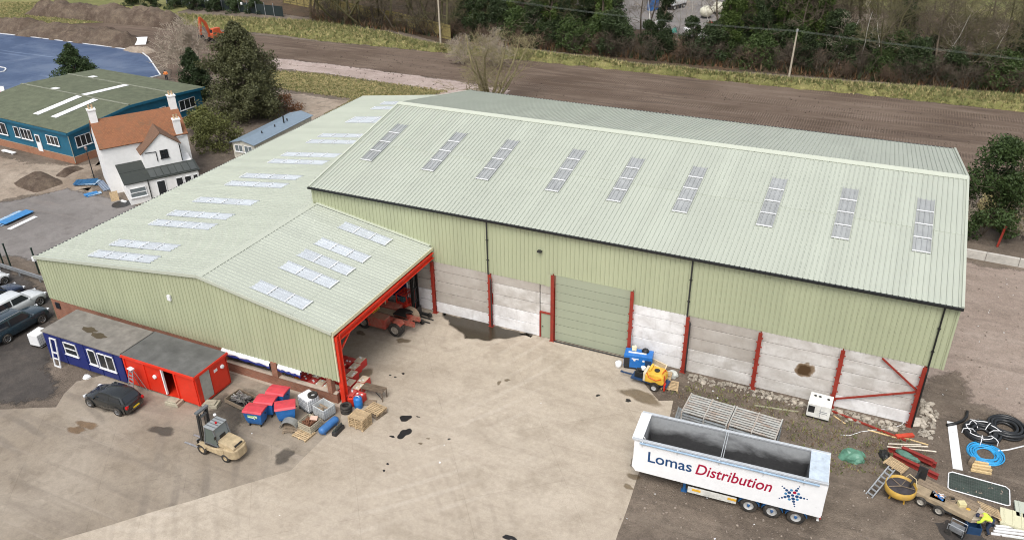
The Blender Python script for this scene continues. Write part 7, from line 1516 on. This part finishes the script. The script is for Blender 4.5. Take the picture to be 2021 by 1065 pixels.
def leaves(b, pts, size, r_, up=.3):
    V, F = b.v, b.f
    for p in pts:
        n = Vector((r_.gauss(0, 1), r_.gauss(0, 1), r_.gauss(0, 1) + up)).normalized(); x = n.orthogonal().normalized(); a = r_.uniform(0, 6.28); y = n.cross(x); x, y = x * math.cos(a) + y * math.sin(a), y * math.cos(a) - x * math.sin(a)
        s = size * r_.uniform(.6, 1.35); i = len(V); p = Vector(p)
        V += [tuple(p - x * s), tuple(p - y * s * .5), tuple(p + x * s), tuple(p + y * s * .5)]; F.append((i, i + 1, i + 2, i + 3)); b.m.append(0)
def clump_pts(c, rx, rz, n, r_):
    out = []
    for _ in range(n):
        d = Vector((r_.gauss(0, 1), r_.gauss(0, 1), r_.gauss(0, 1))).normalized() * r_.uniform(.55, 1.05); out.append((c[0] + d.x * rx, c[1] + d.y * rx, c[2] + d.z * rz))
    return out
def branchy(b, p, d, L, r0, depth, r_, spread=.6, kids=3, upb=.15, ends=None, minr=.012, n=4):
    """curved limb and its children"""
    pts = [Vector(p)]; d = Vector(d).normalized(); seg = 3 if depth > 0 else 2
    for i in range(seg):
        d = (d + Vector((r_.gauss(0, .16), r_.gauss(0, .16), r_.gauss(0, .1) + upb * .3))).normalized(); pts.append(pts[-1] + d * L / seg)
    rs = [max(minr, r0 * (1 - .55 * i / seg)) for i in range(seg + 1)]
    b.tube(pts, rs, n if depth > 1 else 3, cap=False)
    if ends is not None and depth <= 1: ends.append(pts[-1])
    if depth == 0: return
    for k in range(kids + (1 if r_.random() < .4 else 0)):
        f = r_.uniform(.35, 1.0); i = min(seg - 1, int(f * seg)); q = pts[i].lerp(pts[i + 1], f * seg - i); a = Vector((r_.gauss(0, 1), r_.gauss(0, 1), r_.gauss(0, .6) + upb)).normalized()
        branchy(b, q, d * (1 - spread) + a * spread, L * r_.uniform(.5, .78), max(minr, r0 * .5), depth - 1, r_, spread, kids, upb, ends, minr, n)
def bare_proto(h, seed, m, lean=.1, depth=4, kids=3, r0=.2, stems=1, clear=.25, spread=.6):
    r_ = random.Random(seed); tr = MB(); cr = MB()
    for s in range(stems):
        d = Vector((r_.gauss(0, lean + .25 * (stems > 1)), r_.gauss(0, lean + .25 * (stems > 1)), 1)).normalized(); pts = [Vector((r_.gauss(0, .12) * (stems > 1), r_.gauss(0, .12) * (stems > 1), -.1))]
        for i in range(6): d = (d + Vector((r_.gauss(0, .09), r_.gauss(0, .09), .05))).normalized(); pts.append(pts[-1] + d * h * .85 / 6)
        tr.tube(pts, [r0 * (1 - .8 * i / 6) for i in range(7)], 7, cap=False)
        for k in range(int(9 / stems ** .5)):
            f = clear + (1 - clear) * (k + r_.random()) / (9 / stems ** .5); f = min(.99, f); i = int(f * 6); q = pts[i].lerp(pts[i + 1], f * 6 - i); a = r_.uniform(0, 6.28)
            branchy(cr, q, (math.cos(a), math.sin(a), r_.uniform(.2, .9)), h * .3 * (1.15 - f * .6), r0 * .42 * (1.1 - f), depth - 2, r_, spread, kids)
    return tr.mesh('trunk', m, True), cr.mesh('crown', m if m is not BIRCH else TWIG)
def ivy_proto(h, seed, lm, n=10000, rad_=1.5):
    r_ = random.Random(seed); tr = MB(); d = Vector((r_.gauss(0, .05), r_.gauss(0, .05), 1)); pts = [Vector((0, 0, -.1)) + d * h * i / 6 + Vector((r_.gauss(0, .15), r_.gauss(0, .15), 0)) * (i > 0) for i in range(7)]; tr.tube(pts, [.24 * (1 - .75 * i / 6) for i in range(7)], 7, cap=False)
    for k in range(7):
        f = r_.uniform(.3, .98); i = min(5, int(f * 6)); q = pts[i].lerp(pts[i + 1], f * 6 - i); a = r_.uniform(0, 6.28); branchy(tr, q, (math.cos(a), math.sin(a), .7), h * .2, .07, 2, r_)
    cr = MB(); P = []
    for k in range(60):
        f = r_.random() ** .8 * .97; i = min(5, int(f * 6)); q = pts[i].lerp(pts[i + 1], f * 6 - i); w_ = rad_ * (1.15 - .6 * f) * r_.uniform(.5, 1.15); a = r_.uniform(0, 6.28); c = (q.x + math.cos(a) * w_ * .8, q.y + math.sin(a) * w_ * .8, q.z); P += clump_pts(c, .6 * r_.uniform(.6, 1.3), .7, n // 60, r_)
    leaves(cr, P, .14, r_); return tr.mesh('trunk', BARK, True), cr.mesh('crown', lm)
def bush_proto(h, w_, seed, lm, n=4200, leaf=.14, nc=34):
    r_ = random.Random(seed); tr = MB(); cr = MB(); P = []
    for k in range(6): a = r_.uniform(0, 6.28); branchy(tr, (0, 0, -.05), (math.cos(a) * .5, math.sin(a) * .5, 1), h * .5, .07, 2, r_)
    for k in range(nc):
        z = h * r_.random() ** .9; rr = w_ / 2 * (1 - (z / h) ** 2.2 * .75) * r_.uniform(.35, 1.05); a = r_.uniform(0, 6.28); P += clump_pts((rr * math.cos(a), rr * math.sin(a), max(.3, z)), w_ * .15 * r_.uniform(.7, 1.4), w_ * .14, n // nc, r_)
    leaves(cr, P, leaf, r_); return tr.mesh('trunk', BARK), cr.mesh('crown', lm)
def conifer_proto(h, w_, seed, lm, n=9000, leaf=.16, power=1.0, base=.4, nc=150):
    r_ = random.Random(seed); tr = MB(); cr = MB(); P = []; tr.tube([(0, 0, -.1), (0, 0, h * .5), (0, 0, h * .96)], [.2, .13, .03], 8, cap=False)
    for k in range(nc):
        f = ((k + r_.random()) / nc) ** 1.1; z = base + (h - base) * f; a = r_.uniform(0, 6.28); L = w_ / 2 * (1 - f ** power) * r_.uniform(.45, 1.08) * (1 + .2 * math.sin(3 * a + seed)) + .1; ca, sa = math.cos(a), math.sin(a)
        tr.tube([(0, 0, max(.1, z - L * .35)), (ca * L * .6, sa * L * .6, z - L * .1), (ca * L, sa * L, z)], [.035, .02, .01], 3, cap=False)
        cs = (.38 + .42 * (1 - f)) * r_.uniform(.7, 1.35) * (w_ / 7) ** .5
        for q in range(n // nc):
            d = Vector((r_.gauss(0, 1), r_.gauss(0, 1), r_.gauss(0, 1))).normalized() * r_.random() ** .5; t_ = r_.uniform(.55, 1.05); P.append((ca * L * t_ + d.x * cs, sa * L * t_ + d.y * cs, z + d.z * cs * 1.15 + .25 * cs * t_))
    leaves(cr, P, leaf, r_, .5); return tr.mesh('trunk', BARK, True), cr.mesh('crown', lm)
def plant(name, proto, loc, label, cat='tree', s=1.0, rz=0, group=None, sz=None, tilt=(0, 0)):
    t = thing(name, label, cat, loc, rz, group); t.rotation_euler = (tilt[0], tilt[1], rz); t.scale = (s, s, sz or s); link('trunk', proto[0], t); link('crown', proto[1], t); return t
# garden trees
plant('conifer', conifer_proto(6.3, 6.6, 1, L_YEW, 20000, .13, 2.4), (-113.88, 84.65), 'rounded dark green conifer behind the teal building beside the tarmac')
plant('conifer', conifer_proto(7.2, 5.4, 2, L_YEW, 18000, .13, 2.0), (-91.43, 86.76), 'slim dark evergreen at the end of the teal building')
plant('conifer', conifer_proto(12.5, 10.4, 3, L_CON, 52000, .15, 3.2, .6, 250), (-78.61, 82.80), 'tall broad olive brown conifer left of the shed roof')
plant('bush', bush_proto(4.2, 6.2, 4, L_OLV, 6500, .13), (-74.40, 72.02), 'olive green bush between the house and the caravan', 'bush'); plant('bush', bush_proto(3.2, 5, 5, L_OLV, 4500, .13), (-80.11, 75.44), 'lower olive bush against the end of the teal building', 'bush'); plant('bush', bush_proto(2.2, 4.5, 6, L_BRO, 2000, .1), (-75.24, 86.56), 'low brown scrub bush beside the caravan', 'bush')
BSH_ = bare_proto(6.0, 7, TWIG, .2, 5, 4, .07, 12, .1, .5)
plant('bare_shrub', BSH_, (-102.16, 96.05), 'pale twiggy bare shrub behind the dark evergreen', 'shrub', 1.7)
BT0 = bare_proto(11, 8, mat('olive_twig', (.22, .19, .1), .9, var=.3, obj=False), .22, 5, 4, .2, 6, .12, .62)
plant('bare_tree', BT0, (-49.5, 99.0), 'bare spreading tree rising behind the warehouse roof', 'tree', 1.45, 0, None, 1.1)
plant('bare_shrub', BSH_, (-58.5, 119.5), 'pale bare shrub on the verge beside the wood', 'shrub', 1.1, 2.0); plant('bare_shrub', BSH_, (-64, 118.5), 'pale bare shrub on the verge left of its neighbour', 'shrub', .9, 1.0)
plant('evergreen_tree', bush_proto(9.0, 6.6, 9, leaf_mat('right_evergreen', (.05, .085, .024)), 15000, .15, 60), (11.4, 81.3), 'dense dark evergreen tree behind the right end of the warehouse')
plant('bare_shrub', BSH_, (15.5, 81.5), 'brown bare shrub right of the dense evergreen', 'shrub', .8, .5); plant('bare_shrub', BSH_, (8.3, 80.5), 'brown bare shrub left of the dense evergreen', 'shrub', .75, 3.0); plant('bare_shrub', BSH_, (19, 84), 'bare shrub at the right picture edge behind the low wall', 'shrub', .9, 1.5)

# ------------------------------------------------------------------ the wood
def grove(name, protos, pts, what, where, cat, group, s0, s1, seed, tilt=.05):
    r_ = random.Random(seed)
    for i, p in enumerate(sorted(pts, key=scr)):
        pos = onum(i) + (' from the left of the ' if i else ' of the ')
        plant(name, protos[r_.randrange(len(protos))], p, pos + what + ' ' + where, cat, r_.uniform(s0, s1), r_.uniform(0, 6.28), group, None, (r_.gauss(0, tilt), r_.gauss(0, tilt)))
ivy = [ivy_proto(12.5, 31, L_IVY), ivy_proto(14, 32, L_IVY), ivy_proto(11.5, 33, L_HOL)]
hol = [bush_proto(4.8, 4.6, 41, L_HOL, 5200, .13, 44), bush_proto(6.0, 3.6, 42, L_HOL, 5200, .13, 44), bush_proto(4.2, 5, 43, leaf_mat('laurel_leaf', (.045, .072, .02)), 5200, .13, 44)]
bar = [bare_proto(14, 51, BARK, .1, 5, 4, .26), bare_proto(16, 52, BARKG, .13, 5, 4, .3), bare_proto(13, 53, BARK, .18, 5, 4, .22), bare_proto(15, 54, BARKG, .16, 5, 4, .26, 2)]
bir = [bare_proto(12.5, 61, BIRCH, .12, 4, 3, .11), bare_proto(11.5, 62, BIRCH, .2, 4, 3, .1)]
brs = [bare_proto(4.2, 71, mat('dark_twig', (.075, .06, .042), .9, var=.3, obj=False), .3, 4, 4, .06, 6, .1, .6), bare_proto(3.4, 72, mat('red_brown_twig', (.11, .075, .05), .9, obj=False), .35, 4, 4, .05, 7, .1, .6)]
r = random.Random(5)
def wy(x): return 133.0 if x > -62 else 133.0 + (-62 - x) * .12        # wood edge
P_ivy = [(x + r.uniform(-1.2, 1.2), wy(x) + r.uniform(1.5, 12)) for x in (-74, -69, -67, -63, -61, -58.5, -56.5, -54, -51.5, -49, -46, -25.5, -23.5, -21.5, -18, -16.5, -14, -11, 3, 25, -72, -70.5, -68, -66, -64.5, -62, -60, -57.5, -55.5, -52.5, -50, -47.5, -45, -34.5, -24, -22.5, -20.5, -19, -17, -15.5, -13)]
P_hol = [(x + r.uniform(-.8, .8), wy(x) + r.uniform(.6, 3)) for x in [-74 + 4.0 * k for k in range(15)] + [-12 + 5.5 * k for k in range(10)]] + [(x + r.uniform(-1, 1), wy(x) + r.uniform(3.5, 8)) for x in [-75 + 2.3 * k for k in range(28)] + [-9 + 5.3 * k for k in range(9)] if not -42 < x < -26] + [(x + r.uniform(-1, 1), wy(x) + r.uniform(9, 15)) for x in [-76 + 2.7 * k for k in range(22)] if not -46 < x < -25]
P_bar = [(x + r.uniform(-1.5, 1.5), wy(x) + r.uniform(2, 30)) for x in [-114, -112, -110, -108, -106, -102, -99, -95.5, -92.5, -89.5, -84.5, -81.5, -79, -74, -72, -68, -65, -62, -54, -51, -44, -22, -19, -16, -104, -100, -97, -94, -91, -88, -86, -83, -80, -78, -76, -59, -47, -41, -27] + [-13 + .85 * k for k in range(66)]] + [(x, wy(x) + r.uniform(.5, 3)) for x in [-112 + 2.1 * k for k in range(18)]]
P_bir = [(-60, 134.5), (-38, 142), (-34, 141), (-30.5, 139), (-28, 143), (-7, 137), (-4, 139.5), (-1, 137), (7, 138), (14, 136)]
P_brs = [(x + r.uniform(-.8, .8), wy(x) + r.uniform(-.6, 1.6)) for x in [-108 + 2.2 * k for k in range(68)]] + [(x + r.uniform(-.8, .8), wy(x) + r.uniform(1.5, 7)) for x in [-74 + 1.5 * k for k in range(76)]]
grove('ivy_clad_tree', ivy, P_ivy, 'ivy clad evergreen trees', 'in the wood behind the verge', 'tree', 'ivy clad trees in the wood', .95, 1.3, 1)
grove('holly_bush', hol, P_hol, 'dark evergreen bushes', 'along the foot of the wood', 'bush', 'evergreen bushes at the wood edge', .85, 1.45, 2)
grove('bare_tree', bar, P_bar, 'bare brown trees', 'in the wood behind the verge', 'tree', 'bare trees in the wood', .8, 1.1, 3, .09)
grove('birch_tree', bir, P_bir, 'thin white birches', 'in the wood', 'tree', 'birches in the wood', .85, 1.1, 4, .1)
grove('bare_shrub', brs, P_brs, 'low brown bare shrubs', 'at the edge of the wood', 'shrub', 'bare shrubs at the wood edge', .8, 1.4, 5)
hd_ = bush_proto(3.4, 4.4, 44, L_HOL, 3200, .17, 28)
for i, q in enumerate(((-159.25, 137.13), (-152.87, 136.99), (-146.97, 137.92), (-141.30, 138.21), (-135.74, 138.49), (-130.68, 139.19), (-125.69, 139.88))): plant('hedge_bush', hd_, q, onum(i) + (' from the left of the ' if i else ' of the ') + 'hedge bushes by the dark fence', 'bush', .9, i * 1.3, 'hedge bushes by the dark fence')
# brambles and leaf litter in front of the trees
def pw(r_): x = r_.uniform(-110, 40); return (x, wy(x) + r_.uniform(-1.2, 9), 0)
tufts('undergrowth', 'tangled brown bramble undergrowth beneath the wood', pw, 7000, .5, 1.6, [GT4, mat('dark_bramble', (.07, .055, .03), .9, var=.3, obj=False, tint=0), mat('bracken', (.18, .095, .045), .9, var=.3, obj=False, tint=0), L_HOL], 9, 5)

# ------------------------------------------------------------------ fences and yard beyond the wood
FW1 = mat('olive_fence_board', (.26, .21, .08), .85, var=.3, scale=2, obj=False)
wf_ = thing('timber_fence', 'long olive brown timber panel fence behind the bare trees', 'fence', (0, 0, 0))
fpts = [(-127.23, 151.20), (-104.52, 144.35), (-88.76, 138.96), (-74.00, 132.75)]
for a, c in zip(fpts[:-1], fpts[1:]):
    a, c = Vector(a), Vector(c); n = max(1, int((c - a).length / 2.4))
    for i in range(n):
        p, q = a.lerp(c, i / n), a.lerp(c, (i + 1) / n); b = MB(); b.bar((p.x, p.y, 1.4), (q.x, q.y, 1.4), .05, 2.7); b.build('panel', FW1, wf_)
        b = MB(); b.bar((p.x, p.y, 2.3), (q.x, q.y, 2.3), .09, .12); b.bar((p.x, p.y, .5), (q.x, q.y, .5), .09, .12); b.build('rail', mat('fence_rail', (.14, .115, .05), .9), wf_); b = MB(); b.box((p.x, p.y - .05, 1.5), (.16, .16, 3.0)); b.build('post', MATS['fence_rail'], wf_)
df = thing('dark_mesh_fence', 'dark green mesh fence with small white lamps at the top left', 'fence', (0, 0, 0)); DG = mat('dark_fence', (.012, .022, .022), .7)
a, c = Vector((-152.25, 140.91)), Vector((-117.19, 138.60))
for i in range(14):
    p, q = a.lerp(c, i / 14), a.lerp(c, (i + 1) / 14); b = MB(); b.bar((p.x, p.y, 1.1), (q.x, q.y, 1.1), .04, 2.1); b.build('panel', DG, df); b = MB(); b.box((p.x, p.y - .06, 1.3), (.12, .12, 2.6)); b.build('post', GALV, df)
    if i in (2, 3, 5, 6, 9): b = MB(); b.box((p.x + 1, p.y - .15, 1.9), (.5, .2, .5)); b.build('lamp', WHITEP, df)
sheet('distant_yard', [(-55.05, 148.74), (-41.51, 153.81), (-27.41, 146.35), (-27.16, 168.74), (-33.45, 208.93), (-79.96, 200.42), (-64.81, 165.54)], .014, G_OLD, .5, 2, 71, soft=1.5)
cl_ = thing('chevron_lorry', 'white lorry with red rear chevrons parked in the yard beyond the wood', 'lorry', (-43.97, 173.14), rad(-20))
b = MB(); b.box((0, 2.5, 1.9), (2.5, 5.5, 2.2)); b.build('body', WHITEP, cl_, bevel=.35); b = MB(); b.box((0, 2.5, .6), (2.2, 5.4, .3)); b.build('chassis', DARK, cl_)
for k in range(3):
    for s in (-1, 1): b = MB(); b.bar((0, -.27, 2.5 - k * .45), (s * .85, -.27, 1.75 - k * .45 + .1), .04, .17); b.build('chevron', REDB, cl_)
for s in (-1, 1):
    for y in (.8, 4.2): put_wheel(cl_, TRW, s * 1.05, y, .5).rotation_euler = (0, 0, PI / 2)
bb_ = thing('blue_container', 'small blue container beside the lorry beyond the wood', 'container', (-46.85, 172.09), rad(-10)); b = MB(); b.box((0, 0, 1.2), (1.6, 2.4, 2.4)); b.build('body', BLUEB, bb_, bevel=.05); b = MB(); b.box((0, 0, 2.45), (1.7, 2.5, .1)); b.build('lid', BSH2, bb_)
for i, p in enumerate(((-34.76, 167.96), (-33.42, 172.63))):
    t = thing('mixer_drum', ('nearer', 'farther')[i] + ' of two cream round drums in the yard beyond the wood', 'drum', p, rad(30 + 20 * i), 'cream drums'); b = MB(); b.lathe([(.001, -1.3), (.6, -1.2), (1.1, -.5), (1.15, .3), (.7, 1.2), (.4, 1.4), (.001, 1.4)], (0, 0, 1.3), 18, 'X'); b.build('drum', mat('cream_drum', (.6, .58, .47), .5, dirt=.2), t, True); b = MB(); b.box((0, 0, .2), (1.6, 1.2, .4)); b.build('cradle', DARK, t)
t = thing('white_plank_heap', 'heap of white planks in the yard beyond the birches', 'planks', (-42.29, 157.26), .3)
for k in range(5): b = MB(); b.bar((-1.2, -.3 + k * .2, .2), (1.2, .3 - k * .15, 1.2 + .2 * (k % 2)), .22, .08); b.build('plank', WHITEP, t)
t = thing('red_skip', 'small orange red skip in the clearing beyond the wood', 'skip', (-54.42, 158.65), .2); b = MB(); b.prism([(-1.2, .9), (1.2, .9), (.8, .1), (-.8, .1)], -.7, .7, plane='XZ'); b.build('body', REDB, t); b = MB(); b.box((0, 0, .92), (2.5, 1.5, .08)); b.build('rim', REDB, t)
t = thing('yellow_dumper', 'yellow dumper in the clearing beyond the wood', 'dumper', (-57.59, 171.60), .4); b = MB(); b.box((0, 0, 1.0), (2.2, 1.4, .8)); b.build('body', YEL, t, bevel=.1); b = MB(); b.box((1.0, 0, 1.3), (.9, 1.5, 1.0)); b.build('skip', YEL, t, bevel=.1)
for x in (-.8, .9):
    for y in (-.8, .8): put_wheel(t, TRW, x, y, .5, y > 0)
for i, (p, m_, nm) in enumerate((((-31.87, 157.43), mat('tan_sack', (.5, .36, .2), .8), 'tan sack'), ((-32.48, 161.87), RED, 'dark red sack'), ((-35.70, 155.99), WHITEP, 'white sack'), ((-31.77, 149.59), WHITEP, 'low white sack'), ((-37.50, 153.51), mat('green_sack', (.06, .25, .2), .7), 'green sack'))):
    t = thing('builders_bag', nm + ' among the scrap in the yard beyond the wood', 'sack', p, i, 'sacks in the far yard'); lump_part(t, 'bag', m_, .7, .6, .8, i, n=2)
